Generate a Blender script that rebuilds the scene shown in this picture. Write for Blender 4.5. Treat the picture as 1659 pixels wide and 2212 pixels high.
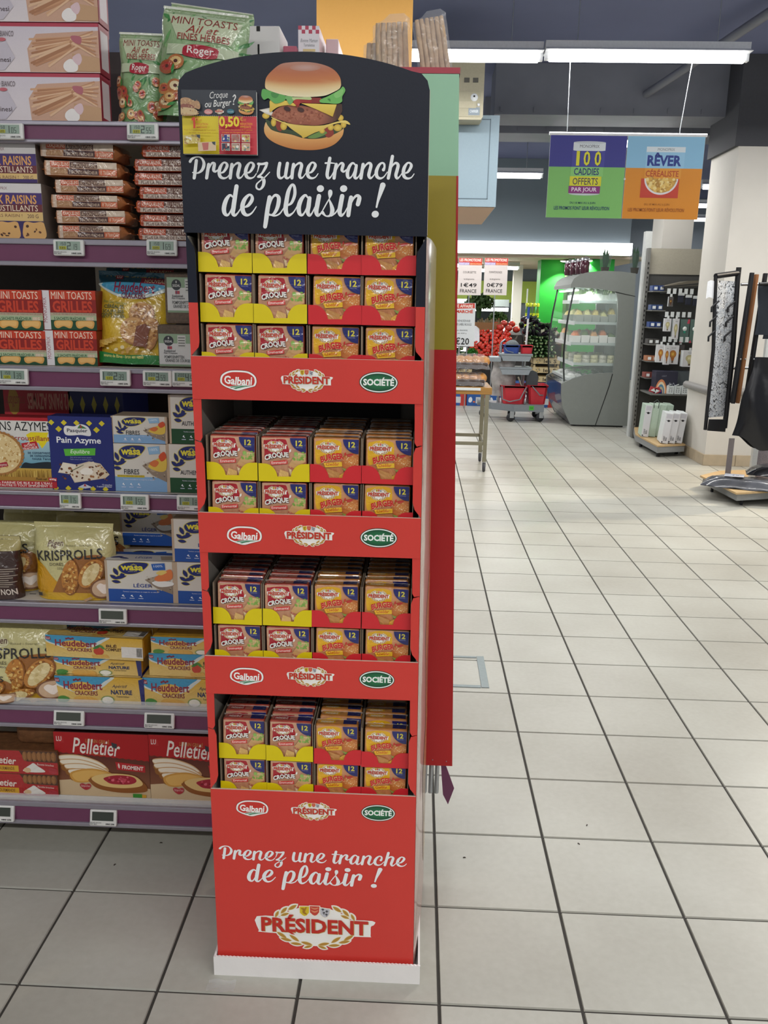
import bpy, bmesh, math, random
from mathutils import Vector, Matrix
from mathutils.geometry import tessellate_polygon
from math import sin, cos, pi, radians, hypot, atan2, sqrt

SC = bpy.context.scene
COL = SC.collection
for o in list(bpy.data.objects):
    bpy.data.objects.remove(o)
rnd = random.Random(11)

# ------------------------------------------------------------------ camera, world, lamps, exposure
FPX = 1840.8                       # focal length in pixels of the 1659 x 2212 frame
CAM = Vector((-0.0834, -1.5008, 1.4294))
YAW, PITCH, ROLL = 0.0353067, 0.239603, 0.0196491


def cam_axes():
    f0 = Vector((-sin(YAW) * cos(PITCH), cos(YAW) * cos(PITCH), -sin(PITCH)))
    r0 = Vector((cos(YAW), sin(YAW), 0))
    u0 = r0.cross(f0)
    return cos(ROLL) * r0 + sin(ROLL) * u0, -sin(ROLL) * r0 + cos(ROLL) * u0, f0


AR, AU, AF = cam_axes()
cd = bpy.data.cameras.new('camera')
cd.sensor_fit = 'VERTICAL'
cd.sensor_height = 36
cd.lens = FPX / 2212 * 36
cd.clip_start = 0.02
cam = bpy.data.objects.new('camera', cd)
cam.matrix_world = Matrix(((AR.x, AU.x, -AF.x, CAM.x), (AR.y, AU.y, -AF.y, CAM.y), (AR.z, AU.z, -AF.z, CAM.z), (0, 0, 0, 1)))
COL.objects.link(cam)
SC.camera = cam


def at(px, py, Y):
    """world point on the plane y = Y seen at photo pixel (px, py): used to read real sizes off the photograph"""
    d = AR * ((px - 829.5) / FPX) - AU * ((py - 1106) / FPX) + AF
    return CAM + d * ((Y - CAM.y) / d.y)


def atx(px, py, X):
    d = AR * ((px - 829.5) / FPX) - AU * ((py - 1106) / FPX) + AF
    return CAM + d * ((X - CAM.x) / d.x)


def atz(px, py, Z=0.0):
    d = AR * ((px - 829.5) / FPX) - AU * ((py - 1106) / FPX) + AF
    return CAM + d * ((Z - CAM.z) / d.z)


w = bpy.data.worlds.new('world')
SC.world = w
w.use_nodes = True
w.node_tree.nodes['Background'].inputs[0].default_value = (0.93, 0.96, 1.0, 1)
w.node_tree.nodes['Background'].inputs[1].default_value = 0.28
SC.view_settings.view_transform = 'Standard'
SC.view_settings.look = 'None'
SC.view_settings.gamma = 1
SC.view_settings.use_curve_mapping = False
SC.view_settings.exposure = 0.0
LAMP_W = 17.0                      # watts of each 1.3 m ceiling tube
LAMP_COL = (1.0, 0.985, 0.95)


# ------------------------------------------------------------------ helpers
def lin(c):
    if isinstance(c, str):
        c = c.lstrip('#')
        c = tuple(int(c[i:i + 2], 16) / 255 for i in (0, 2, 4))
    return tuple(x / 12.92 if x <= 0.04045 else ((x + 0.055) / 1.055) ** 2.4 for x in c[:3])


def mixc(a, b, t):
    return tuple(x + (y - x) * t for x, y in zip(a, b))


MATS = {}


def mat(name, col, rough=0.55, metal=0.0, spec=0.5, noise=0.06, nscale=60.0, bump=0.0, bscale=200.0, coat=0.0,
        trans=0.0, alpha=1.0, emit=0.0, stretch=None, ior=1.45):
    if name in MATS:
        return MATS[name]
    m = bpy.data.materials.new(name)
    m.use_nodes = True
    nt = m.node_tree
    b = nt.nodes['Principled BSDF']
    c = lin(col)
    b.inputs['Roughness'].default_value = rough
    b.inputs['Metallic'].default_value = metal
    b.inputs['Specular IOR Level'].default_value = spec
    b.inputs['Coat Weight'].default_value = coat
    b.inputs['Transmission Weight'].default_value = trans
    b.inputs['Alpha'].default_value = alpha
    b.inputs['IOR'].default_value = ior
    tc = nt.nodes.new('ShaderNodeTexCoord')
    src = tc.outputs['Object']
    if stretch:
        mp = nt.nodes.new('ShaderNodeMapping')
        mp.inputs['Scale'].default_value = stretch
        nt.links.new(src, mp.inputs[0])
        src = mp.outputs[0]
    n = nt.nodes.new('ShaderNodeTexNoise')
    n.inputs['Scale'].default_value = nscale
    n.inputs['Detail'].default_value = 4
    nt.links.new(src, n.inputs['Vector'])
    mx = nt.nodes.new('ShaderNodeMix')
    mx.data_type = 'RGBA'
    mx.inputs[6].default_value = tuple(max(0, x * (1 - noise * 1.6)) for x in c) + (1,)
    mx.inputs[7].default_value = tuple(min(1, x * (1 + noise * 1.6)) for x in c) + (1,)
    nt.links.new(n.outputs[0], mx.inputs[0])
    nt.links.new(mx.outputs[2], b.inputs['Base Color'])
    if emit:
        b.inputs['Emission Color'].default_value = c + (1,)
        b.inputs['Emission Strength'].default_value = emit
    if bump:
        n2 = nt.nodes.new('ShaderNodeTexNoise')
        n2.inputs['Scale'].default_value = bscale
        nt.links.new(src, n2.inputs['Vector'])
        bp = nt.nodes.new('ShaderNodeBump')
        bp.inputs['Strength'].default_value = bump
        bp.inputs['Distance'].default_value = 0.004
        nt.links.new(n2.outputs[0], bp.inputs['Height'])
        nt.links.new(bp.outputs[0], b.inputs['Normal'])
    MATS[name] = m
    return m


def print_mat(name, rough=0.45, coat=0.0, bump=0.0, bscale=30.0, spec=0.4, bdist=0.006):
    """ink: colour comes from the printed artwork's colour attribute"""
    if name in MATS:
        return MATS[name]
    m = bpy.data.materials.new(name)
    m.use_nodes = True
    nt = m.node_tree
    b = nt.nodes['Principled BSDF']
    b.inputs['Roughness'].default_value = rough
    b.inputs['Coat Weight'].default_value = coat
    b.inputs['Coat Roughness'].default_value = 0.12
    b.inputs['Specular IOR Level'].default_value = spec
    a = nt.nodes.new('ShaderNodeVertexColor')
    a.layer_name = 'Col'
    tc = nt.nodes.new('ShaderNodeTexCoord')
    n = nt.nodes.new('ShaderNodeTexNoise')
    n.inputs['Scale'].default_value = 900
    nt.links.new(tc.outputs['Object'], n.inputs['Vector'])
    mr = nt.nodes.new('ShaderNodeMapRange')
    mr.inputs[3].default_value = 0.95
    mr.inputs[4].default_value = 1.05
    nt.links.new(n.outputs[0], mr.inputs[0])
    mx = nt.nodes.new('ShaderNodeMix')
    mx.data_type = 'RGBA'
    mx.blend_type = 'MULTIPLY'
    mx.inputs[0].default_value = 1
    nt.links.new(a.outputs[0], mx.inputs[6])
    nt.links.new(mr.outputs[0], mx.inputs[7])
    nt.links.new(mx.outputs[2], b.inputs['Base Color'])
    if bump:
        n2 = nt.nodes.new('ShaderNodeTexNoise')
        n2.inputs['Scale'].default_value = bscale
        n2.inputs['Distortion'].default_value = 1.2
        nt.links.new(tc.outputs['Object'], n2.inputs['Vector'])
        bp = nt.nodes.new('ShaderNodeBump')
        bp.inputs['Strength'].default_value = bump
        bp.inputs['Distance'].default_value = bdist
        nt.links.new(n2.outputs[0], bp.inputs['Height'])
        nt.links.new(bp.outputs[0], b.inputs['Normal'])
        nt.links.new(bp.outputs[0], b.inputs['Coat Normal'])
    MATS[name] = m
    return m


PRINT = print_mat('printed_card', 0.42)
PRINT_FILM = print_mat('printed_film', 0.3, coat=0.7, bump=0.6, bscale=38)
PRINT_MATTE = print_mat('printed_matte', 0.6)


def link(o, parent=None):
    COL.objects.link(o)
    if parent is not None:
        o.parent = parent
    return o


def tag(o, label=None, cat=None, group=None, kind=None):
    if label:
        o['label'] = label
    if cat:
        o['category'] = cat
    if group:
        o['group'] = group
    if kind:
        o['kind'] = kind
    return o


def thing(name, label, cat, loc=(0, 0, 0), rz=0.0, group=None):
    o = bpy.data.objects.new(name, None)
    o.empty_display_size = 0.05
    o.location = loc
    o.rotation_euler = (0, 0, rz)
    link(o)
    return tag(o, label, cat, group)


class MB:
    """collects shapes for one mesh"""

    def __init__(s):
        s.v = []
        s.f = []
        s.sm = []

    def add(s, vs, fs, smooth=False):
        k = len(s.v)
        s.v += [tuple(p) for p in vs]
        s.f += [tuple(i + k for i in f) for f in fs]
        s.sm += [smooth] * len(fs)
        return s

    def box(s, x0, x1, y0, y1, z0, z1, M=None):
        vs = [Vector(p) for p in ((x0, y0, z0), (x1, y0, z0), (x1, y1, z0), (x0, y1, z0), (x0, y0, z1), (x1, y0, z1), (x1, y1, z1), (x0, y1, z1))]
        if M is not None:
            vs = [M @ p for p in vs]
        return s.add(vs, [(0, 3, 2, 1), (4, 5, 6, 7), (0, 1, 5, 4), (1, 2, 6, 5), (2, 3, 7, 6), (3, 0, 4, 7)])

    def rbox(s, x0, x1, y0, y1, z0, z1, r=0.004, M=None):
        """box with chamfered edges"""
        r = min(r, (x1 - x0) / 2.2, (y1 - y0) / 2.2, (z1 - z0) / 2.2)
        bm = bmesh.new()
        bmesh.ops.create_cube(bm, size=1)
        for v in bm.verts:
            v.co = Vector((x0 if v.co.x < 0 else x1, y0 if v.co.y < 0 else y1, z0 if v.co.z < 0 else z1))
        bmesh.ops.bevel(bm, geom=bm.edges[:], offset=r, segments=2, affect='EDGES', profile=0.5)
        if M is not None:
            bmesh.ops.transform(bm, matrix=M, verts=bm.verts)
        bm.verts.index_update()
        s.add([v.co for v in bm.verts], [[v.index for v in f.verts] for f in bm.faces])
        bm.free()
        return s

    def prism(s, poly, d0, d1, axis='y', M=None, smooth=False):
        """poly of (a, b); axis y: a=x b=z ; axis z: a=x b=y ; axis x: a=y b=z"""
        def mk(a, b, d):
            p = {'y': (a, d, b), 'z': (a, b, d), 'x': (d, a, b)}[axis]
            p = Vector(p)
            return M @ p if M is not None else p
        n = len(poly)
        vs = [mk(a, b, d0) for a, b in poly] + [mk(a, b, d1) for a, b in poly]
        ar = sum(poly[i][0] * poly[(i + 1) % n][1] - poly[(i + 1) % n][0] * poly[i][1] for i in range(n))
        flip = (ar > 0) == ((d1 > d0) == (axis != 'y'))
        fs = [tuple(range(n)), tuple(range(2 * n - 1, n - 1, -1))] + [(i + n, (i + 1) % n + n, (i + 1) % n, i) for i in range(n)]
        if flip:
            fs = [tuple(reversed(f)) for f in fs]
        k = len(s.sm)
        s.add(vs, fs)
        if smooth:
            for i in range(k + 2, len(s.sm)):
                s.sm[i] = True
        return s

    def tube(s, path, r, n=8, closed=False, caps=True, M=None):
        path = [Vector(p) for p in path]
        if M is not None:
            path = [M @ p for p in path]
        m = len(path)
        rs = r if isinstance(r, (list, tuple)) else [r] * m
        vs = []
        prev = None
        for i, p in enumerate(path):
            if closed:
                t = path[(i + 1) % m] - path[i - 1]
            else:
                t = path[min(i + 1, m - 1)] - path[max(i - 1, 0)]
            if t.length < 1e-9:
                t = Vector((0, 0, 1))
            t.normalize()
            if prev is None:
                a = Vector((0, 0, 1)) if abs(t.z) < 0.9 else Vector((1, 0, 0))
                u = a.cross(t).normalized()
            else:
                u = (prev - t * prev.dot(t))
                u = u.normalized() if u.length > 1e-6 else Vector((1, 0, 0))
            prev = u
            w_ = t.cross(u)
            for k in range(n):
                an = 2 * pi * k / n
                vs.append(p + (u * cos(an) + w_ * sin(an)) * rs[i])
        fs = []
        for i in range(m if closed else m - 1):
            j = (i + 1) % m
            for k in range(n):
                fs.append((i * n + k, i * n + (k + 1) % n, j * n + (k + 1) % n, j * n + k))
        s.add(vs, fs, True)
        if caps and not closed:
            s.add(vs[:n], [tuple(range(n - 1, -1, -1))])
            s.add(vs[-n:], [tuple(range(n))])
        return s

    def lathe(s, prof, n=16, M=None, cap=True, a0=0.0, a1=2 * pi):
        """prof of (r, z) round the z axis"""
        full = abs(a1 - a0 - 2 * pi) < 1e-6
        cols = n if full else n + 1
        vs = []
        for r, z in prof:
            for k in range(cols):
                an = a0 + (a1 - a0) * k / n
                p = Vector((r * cos(an), r * sin(an), z))
                vs.append(M @ p if M is not None else p)
        fs = []
        for i in range(len(prof) - 1):
            for k in range(n):
                k2 = (k + 1) % cols
                fs.append((i * cols + k, i * cols + k2, (i + 1) * cols + k2, (i + 1) * cols + k))
        s.add(vs, fs, True)
        if cap and full:
            if prof[0][0] > 1e-5:
                s.add(vs[:cols], [tuple(range(cols - 1, -1, -1))])
            if prof[-1][0] > 1e-5:
                s.add(vs[-cols:], [tuple(range(cols))])
        return s

    def ball(s, c, r, n=10, m=7, M=None, jit=0.0):
        rx, ry, rz = r if isinstance(r, (list, tuple)) else (r, r, r)
        vs = []
        for i in range(m + 1):
            t = pi * i / m
            for k in range(n):
                a = 2 * pi * k / n
                q = 1 + (rnd.uniform(-jit, jit) if jit else 0)
                p = Vector((c[0] + rx * sin(t) * cos(a) * q, c[1] + ry * sin(t) * sin(a) * q, c[2] + rz * cos(t) * q))
                vs.append(M @ p if M is not None else p)
        fs = [(i * n + k, (i + 1) * n + k, (i + 1) * n + (k + 1) % n, i * n + (k + 1) % n) for i in range(m) for k in range(n)]
        return s.add(vs, fs, True)

    def grid(s, nx, ny, fn, smooth=True):
        vs = [fn(i / nx, j / ny) for j in range(ny + 1) for i in range(nx + 1)]
        fs = [(j * (nx + 1) + i, j * (nx + 1) + i + 1, (j + 1) * (nx + 1) + i + 1, (j + 1) * (nx + 1) + i) for j in range(ny) for i in range(nx)]
        return s.add(vs, fs, smooth)

    def mesh(s, name):
        me = bpy.data.meshes.new(name)
        me.from_pydata(s.v, [], s.f)
        me.polygons.foreach_set('use_smooth', s.sm)
        me.validate()
        me.update()
        return me

    def build(s, name, material, parent=None, loc=None):
        me = s.mesh(name)
        me.materials.append(material)
        o = bpy.data.objects.new(name, me)
        if loc is not None:
            o.location = loc
        return link(o, parent)


def reuse(name, me, parent=None, loc=(0, 0, 0), rot=(0, 0, 0), scale=None):
    o = bpy.data.objects.new(name, me)
    o.location = loc
    o.rotation_euler = rot
    if scale:
        o.scale = scale if isinstance(scale, (tuple, list)) else (scale,) * 3
    return link(o, parent)


def copy_tree(o, parent=None):
    c = o.copy()
    link(c)
    c.parent = parent
    for ch in list(o.children):
        copy_tree(ch, c)
    return c


def catmull(pts, n=6, closed=False):
    out = []
    m = len(pts)
    rng = range(m if closed else m - 1)
    for i in rng:
        p1, p2 = pts[i], pts[(i + 1) % m]
        p0 = pts[i - 1] if (i > 0 or closed) else p1
        p3 = pts[(i + 2) % m] if (i + 2 < m or closed) else p2
        for k in range(n):
            t = k / n
            out.append(tuple(0.5 * (2 * b + (c - a) * t + (2 * a - 5 * b + 4 * c - d) * t * t + (3 * b - a - 3 * c + d) * t ** 3)
                             for a, b, c, d in zip(p0, p1, p2, p3)))
    if not closed:
        out.append(tuple(pts[-1]))
    return out


TEXT_CACHE = {}


def glyphs(s, bold=0.0, shear=0.0, spacing=1.0):
    key = (s, bold, shear, spacing)
    if key not in TEXT_CACHE:
        cu = bpy.data.curves.new('lettering', 'FONT')
        cu.body = s
        cu.fill_mode = 'FRONT'
        cu.resolution_u = 2
        cu.offset = bold
        cu.shear = shear
        cu.space_character = spacing
        ob = bpy.data.objects.new('lettering', cu)
        me = bpy.data.meshes.new_from_object(ob)
        vs = [(v.co.x, v.co.y) for v in me.vertices]
        fs = [tuple(p.vertices) for p in me.polygons]
        x0 = min(v[0] for v in vs)
        x1 = max(v[0] for v in vs)
        y0 = min(v[1] for v in vs)
        y1 = max(v[1] for v in vs)
        vs = [((x - x0) / (x1 - x0), (y - y0) / (y1 - y0)) for x, y in vs]
        TEXT_CACHE[key] = (vs, fs)
        bpy.data.objects.remove(ob)
        bpy.data.curves.remove(cu)
        bpy.data.meshes.remove(me)
    return TEXT_CACHE[key]


class Art:
    """flat printed artwork, drawn in photo-like units (y down) inside the box (x0, y0, x1, y1)"""

    def __init__(s, box):
        s.b = box
        s.items = []          # (list of tris or polys as uv verts, faces, colours per vert, layer)
        s.layer = 0

    def _add(s, vs, fs, col, same=False):
        s.layer += 0.06 if same else 1
        if callable(col):
            cs = [col(x, y) for x, y in vs]
        else:
            c = lin(col) if isinstance(col, str) else col
            cs = [c] * len(vs)
        s.items.append((vs, fs, cs, s.layer))
        return s

    def poly(s, pts, col, same=False):
        return s._add(list(pts), [tuple(range(len(pts)))], col, same)

    def rect(s, x0, y0, x1, y1, col, same=False):
        return s.poly([(x0, y0), (x1, y0), (x1, y1), (x0, y1)], col, same)

    def vgrad(s, x0, y0, x1, y1, c0, c1, same=False):
        a, b = lin(c0), lin(c1)
        return s.poly([(x0, y0), (x1, y0), (x1, y1), (x0, y1)], lambda x, y: mixc(a, b, (y - y0) / (y1 - y0)), same)

    def blob(s, pts, col, same=False, n=5):
        return s.poly(catmull(pts, n, True), col, same)

    def ell(s, cx, cy, rx, ry, col, a0=0, a1=360, rot=0, n=28, same=False):
        full = abs(a1 - a0) >= 360
        pts = []
        for k in range(n + (0 if full else 1)):
            a = radians(a0 + (a1 - a0) * k / n)
            x, y = rx * cos(a), ry * sin(a)
            r = radians(rot)
            pts.append((cx + x * cos(r) - y * sin(r), cy + x * sin(r) + y * cos(r)))
        if not full:
            pts.append((cx, cy))
        return s.poly(pts, col, same)

    def shade(s, cx, cy, rx, ry, c_in, c_out, ox=0.0, oy=0.0, rot=0, n=24, rings=4, same=False):
        """ellipse with a soft centre-to-edge tone"""
        a, b = lin(c_in), lin(c_out)
        vs = [(cx + ox * rx, cy + oy * ry)]
        cs = [a]
        r = radians(rot)
        for j in range(1, rings + 1):
            t = j / rings
            for k in range(n):
                an = 2 * pi * k / n
                x = rx * (cos(an) * t + ox * (1 - t))
                y = ry * (sin(an) * t + oy * (1 - t))
                vs.append((cx + x * cos(r) - y * sin(r), cy + x * sin(r) + y * cos(r)))
                cs.append(mixc(a, b, t ** 1.5))
        fs = [(0, 1 + k, 1 + (k + 1) % n) for k in range(n)]
        for j in range(rings - 1):
            for k in range(n):
                p, q = 1 + j * n, 1 + (j + 1) * n
                fs.append((p + k, q + k, q + (k + 1) % n, p + (k + 1) % n))
        s.layer += 0.06 if same else 1
        s.items.append((vs, fs, cs, s.layer))
        return s

    def text(s, t, x0, y0, x1, y1, col, bold=0.0, shear=0.0, rot=0.0, same=False, spacing=1.0, warp=None):
        vs, fs = glyphs(t, bold, shear, spacing)
        cx, cy = (x0 + x1) / 2, (y0 + y1) / 2
        r = radians(rot)
        out = []
        for u, v in vs:
            x, y = (u - 0.5) * (x1 - x0), (0.5 - v) * (y1 - y0)
            if warp:
                y += warp(u) * (y1 - y0)
            out.append((cx + x * cos(r) - y * sin(r), cy + x * sin(r) + y * cos(r)))
        return s._add(out, fs, col, same)

    def stroke(s, pts, col, width=None, n=5, same=False, round_=True, smooth=True):
        """brush stroke; pts (x, y[, w])"""
        p3 = [(p[0], p[1], p[2] if len(p) > 2 else width) for p in pts]
        if smooth and len(p3) > 2:
            p3 = catmull(p3, n)
        L, R = [], []
        m = len(p3)
        for i, (x, y, wd) in enumerate(p3):
            a, b = p3[max(0, i - 1)], p3[min(m - 1, i + 1)]
            dx, dy = b[0] - a[0], b[1] - a[1]
            q = hypot(dx, dy) or 1
            nx, ny = -dy / q * wd / 2, dx / q * wd / 2
            L.append((x + nx, y + ny))
            R.append((x - nx, y - ny))
        vs = L + R
        fs = [(i, i + 1, m + i + 1, m + i) for i in range(m - 1)]
        s._add(vs, fs, col, same)
        if round_:
            for x, y, wd in (p3[0], p3[-1]):
                s.ell(x, y, wd / 2, wd / 2, col, n=12, same=True)
        return s

    def leaf(s, cx, cy, ln, wd, ang, col, same=False):
        r = radians(ang)
        pts = []
        for k in range(8):
            t = k / 7
            pts.append((-ln / 2 + ln * t, -wd / 2 * sin(pi * t) ** 0.8))
        for k in range(6, 0, -1):
            t = k / 7
            pts.append((-ln / 2 + ln * t, wd / 2 * sin(pi * t) ** 0.8))
        return s.poly([(cx + x * cos(r) - y * sin(r), cy + x * sin(r) + y * cos(r)) for x, y in pts], col, same)

    def specks(s, x0, y0, x1, y1, n, r0, r1, cols, seed=1, inside=None):
        q = random.Random(seed)
        s.layer += 1
        k = 0
        tries = 0
        while k < n and tries < n * 20:
            tries += 1
            x, y = q.uniform(x0, x1), q.uniform(y0, y1)
            if inside and not inside(x, y):
                continue
            r = q.uniform(r0, r1)
            s.ell(x, y, r, r * q.uniform(0.5, 1), q.choice(cols), rot=q.uniform(0, 180), n=7, same=True)
            k += 1
        return s

    def paste(s, other, x0, y0, x1, y1, rot=0.0, shear=0.0):
        """place another artwork in a box of this one"""
        bx0, by0, bx1, by1 = other.b
        cx, cy = (x0 + x1) / 2, (y0 + y1) / 2
        r = radians(rot)
        base = s.layer
        for vs, fs, cs, ly in other.items:
            out = []
            for x, y in vs:
                X = ((x - bx0) / (bx1 - bx0) - 0.5) * (x1 - x0)
                Yy = ((y - by0) / (by1 - by0) - 0.5) * (y1 - y0)
                X -= shear * Yy
                out.append((cx + X * cos(r) - Yy * sin(r), cy + X * sin(r) + Yy * cos(r)))
            s.items.append((out, fs, cs, base + ly))
        s.layer = base + max([i[3] for i in other.items] + [0])
        return s

    def clip(s, x0=None, y0=None, x1=None, y1=None):
        """trim the artwork at the edges of the sheet it is printed on"""
        res = []
        for vs, fs, cs, ly in s.items:
            nv, nf, nc = [], [], []
            inside_all = all((x0 is None or x >= x0) and (x1 is None or x <= x1) and (y0 is None or y >= y0) and (y1 is None or y <= y1) for x, y in vs)
            if inside_all:
                res.append((vs, fs, cs, ly))
                continue
            for f in fs:
                tris = [f] if len(f) <= 4 else [tuple(f[i] for i in t) for t in tessellate_polygon([[Vector((vs[i][0], vs[i][1], 0)) for i in f]])]
                for t in tris:
                    pol = [(vs[i][0], vs[i][1]) + tuple(cs[i]) for i in t]
                    for ax, lim, sg in ((0, x0, 1), (0, x1, -1), (1, y0, 1), (1, y1, -1)):
                        if lim is None or not pol:
                            continue
                        o2 = []
                        for i in range(len(pol)):
                            a, b = pol[i - 1], pol[i]
                            da, db = sg * (a[ax] - lim), sg * (b[ax] - lim)
                            if (da >= 0) != (db >= 0):
                                tt = da / (da - db)
                                o2.append(tuple(p + (q - p) * tt for p, q in zip(a, b)))
                            if db >= 0:
                                o2.append(b)
                        pol = o2
                    if len(pol) >= 3:
                        k = len(nv)
                        nv += [(p[0], p[1]) for p in pol]
                        nc += [p[2:5] for p in pol]
                        nf.append(tuple(range(k, k + len(pol))))
            if nf:
                res.append((nv, nf, nc, ly))
        s.items = res
        return s

    def build(s, name, fn, parent=None, material=None, step=0.00012, maxlen=None, base=0.0004):
        """fn(u, v) -> (point, normal) with u to the right and v up, both 0..1"""
        x0, y0, x1, y1 = s.b
        V, Fc, C = [], [], []
        for vs, fs, cs, ly in s.items:
            if maxlen:
                tv, tc, tf = list(vs), list(cs), []
                stack = []
                for f in fs:
                    if len(f) == 3:
                        stack.append(tuple(f))
                    elif len(f) == 4:
                        stack += [(f[0], f[1], f[2]), (f[0], f[2], f[3])]
                    else:
                        stack += [tuple(f[i] for i in t) for t in tessellate_polygon([[Vector((vs[i][0], vs[i][1], 0)) for i in f]])]
                mid = {}
                while stack:
                    a, b, c = stack.pop()
                    ds = [(hypot(tv[p][0] - tv[q][0], tv[p][1] - tv[q][1]), p, q, r) for p, q, r in ((a, b, c), (b, c, a), (c, a, b))]
                    d, p, q, r = max(ds)
                    if d > maxlen:
                        key = (min(p, q), max(p, q))
                        if key not in mid:
                            mid[key] = len(tv)
                            tv.append(((tv[p][0] + tv[q][0]) / 2, (tv[p][1] + tv[q][1]) / 2))
                            tc.append(mixc(tc[p], tc[q], 0.5))
                        m_ = mid[key]
                        stack += [(p, m_, r), (m_, q, r)]
                    else:
                        tf.append((a, b, c))
                vs, cs, fs = tv, tc, tf
            k = len(V)
            for x, y in vs:
                p, nn = fn((x - x0) / (x1 - x0), (y1 - y) / (y1 - y0))
                V.append(tuple(Vector(p) + Vector(nn) * (base + step * ly)))
            C += cs
            Fc += [tuple(i + k for i in f) for f in fs]
        me = bpy.data.meshes.new(name)
        me.from_pydata(V, [], Fc)
        ca = me.color_attributes.new('Col', 'FLOAT_COLOR', 'POINT')
        flat = []
        for c in C:
            flat += [c[0], c[1], c[2], 1.0]
        ca.data.foreach_set('color', flat)
        # make all ink face the reader
        p0, n0 = fn(0.5, 0.5)
        n0 = Vector(n0)
        me.update()
        bm = bmesh.new()
        bm.from_mesh(me)
        fl = [f for f in bm.faces if f.normal.dot(n0) < 0]
        bmesh.ops.reverse_faces(bm, faces=fl)
        bm.to_mesh(me)
        bm.free()
        if maxlen:
            me.polygons.foreach_set('use_smooth', [True] * len(me.polygons))
        me.materials.append(material or PRINT)
        return link(bpy.data.objects.new(name, me), parent)


def front(w_, h_, y=0.0, x=0.0, z=0.0):
    """map a sheet on a face that looks along -Y"""
    return lambda u, v: ((x - w_ / 2 + u * w_, y, z + v * h_), (0, -1, 0))


def plane(o_, ux, vy):
    o_, ux, vy = Vector(o_), Vector(ux), Vector(vy)
    n = ux.cross(vy).normalized()
    return lambda u, v: (o_ + ux * u + vy * v, n)
# ------------------------------------------------------------------ ceiling lamps and the room shell
FLZ = 3.0
CEIL = 3.55
tube_m = mat('lit_tube', '#ffffff', 0.4, emit=9.0)
lampw = mat('lamp_housing', '#e6e8ea', 0.45)
steel = mat('brushed_steel', '#b4b8bc', 0.35, metal=0.85, noise=0.05, nscale=80)
GREYM = mat('grey_painted_metal', '#8b8f93', 0.45, noise=0.04)
BLACKM = mat('black_plastic', '#1b1b1e', 0.45)


def lamp(x0, x1, y, z=FLZ, label='', power=1.0, grp='ceiling tube lamps'):
    t = thing('tube_lamp', label, 'lamp', ((x0 + x1) / 2, y, z), 0, grp)
    h = (x1 - x0) / 2
    MB().prism([(-0.035, 0.11), (-0.035, 0.07), (-0.09, 0.045), (0.09, 0.045), (0.035, 0.07), (0.035, 0.11)], -h, h, 'x').build('housing', lampw, t)
    MB().tube([(-h + 0.03, 0, 0.02), (h - 0.03, 0, 0.02)], 0.03, 10).build('tube', tube_m, t)
    for sx in (-h + 0.015, h - 0.015):
        MB().box(sx - 0.015, sx + 0.015, -0.02, 0.02, 0.0, 0.05).build('end_cap', lampw, t)
        MB().tube([(sx * 0.7, 0, 0.1), (sx * 0.7, 0, (CEIL if z > 2.5 else 2.16) - z)], 0.004, 5).build('hanger', steel, t)
    l = bpy.data.lights.new('tube_light', 'AREA')
    l.shape = 'RECTANGLE'
    l.size = h * 2
    l.size_y = 0.12
    l.energy = LAMP_W * power
    l.color = LAMP_COL
    o = bpy.data.objects.new('tube_light', l)
    o.location = (0, 0, -0.01)
    link(o, t)
    return t


lamp(0.692, 2.006, 4.66, label='bright ceiling tube above the hanging poster, right half', power=1.3)
lamp(-0.62, 0.682, 4.69, label='bright ceiling tube left of the hanging poster, beside the wall box', power=1.3)
for yy in (2.04, -0.61, -3.26):
    for xx in (-3.3, -1.9, -0.5, 0.9, 2.3, 3.7):
        if yy == -0.61 and xx < -0.6:
            continue                   # tubes left out here to keep the floor at left darker
        lamp(xx, xx + 1.3, yy, label='ceiling tube lamp over the aisle, row beyond the picture', grp='ceiling tubes out of the picture', power={2.04: 0.85 if xx < 0.5 else 0.5, -0.61: 0.32, -3.26: 1.95}[yy])
lamp(0.10, 1.42, 9.95, label='far ceiling tube just left of the hanging poster', power=1.9)
lamp(3.62, 4.94, 10.7, label='far ceiling tube right of the poster, highest of the stacked tubes', power=1.5)
lamp(4.2, 5.5, 12.85, label='far ceiling tube right of the poster, second from the top', power=1.5)
lamp(4.35, 5.7, 15.0, label='far ceiling tube below the poster corner, third from the top', power=1.5)
lamp(4.9, 6.2, 16.7, label='farthest ceiling tube below the poster corner, lowest of the four', power=1.5)
lamp(-2.2, -0.9, 7.3, label='added fill tube lamp behind the shelves', grp='ceiling tubes out of the picture', power=3.0)  # unseen tube, added to brighten the far end of the hall
lamp(-2.2, -0.9, 9.95, label='added fill tube lamp far behind the shelves', grp='ceiling tubes out of the picture', power=3.0)  # another unseen tube, added as fill for the far end
lamp(1.2, 2.4, 7.7, label='ceiling tube lamp hidden behind the double poster', power=1.5)
lamp(2.55, 3.85, 4.66, label='ceiling tube lamp over the pillar, right of the picture', grp='ceiling tubes out of the picture', power=3.3)
lamp(2.55, 3.85, 3.3, label='second ceiling tube lamp near the pillar, right of the picture', grp='ceiling tubes out of the picture', power=1.0)

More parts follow.
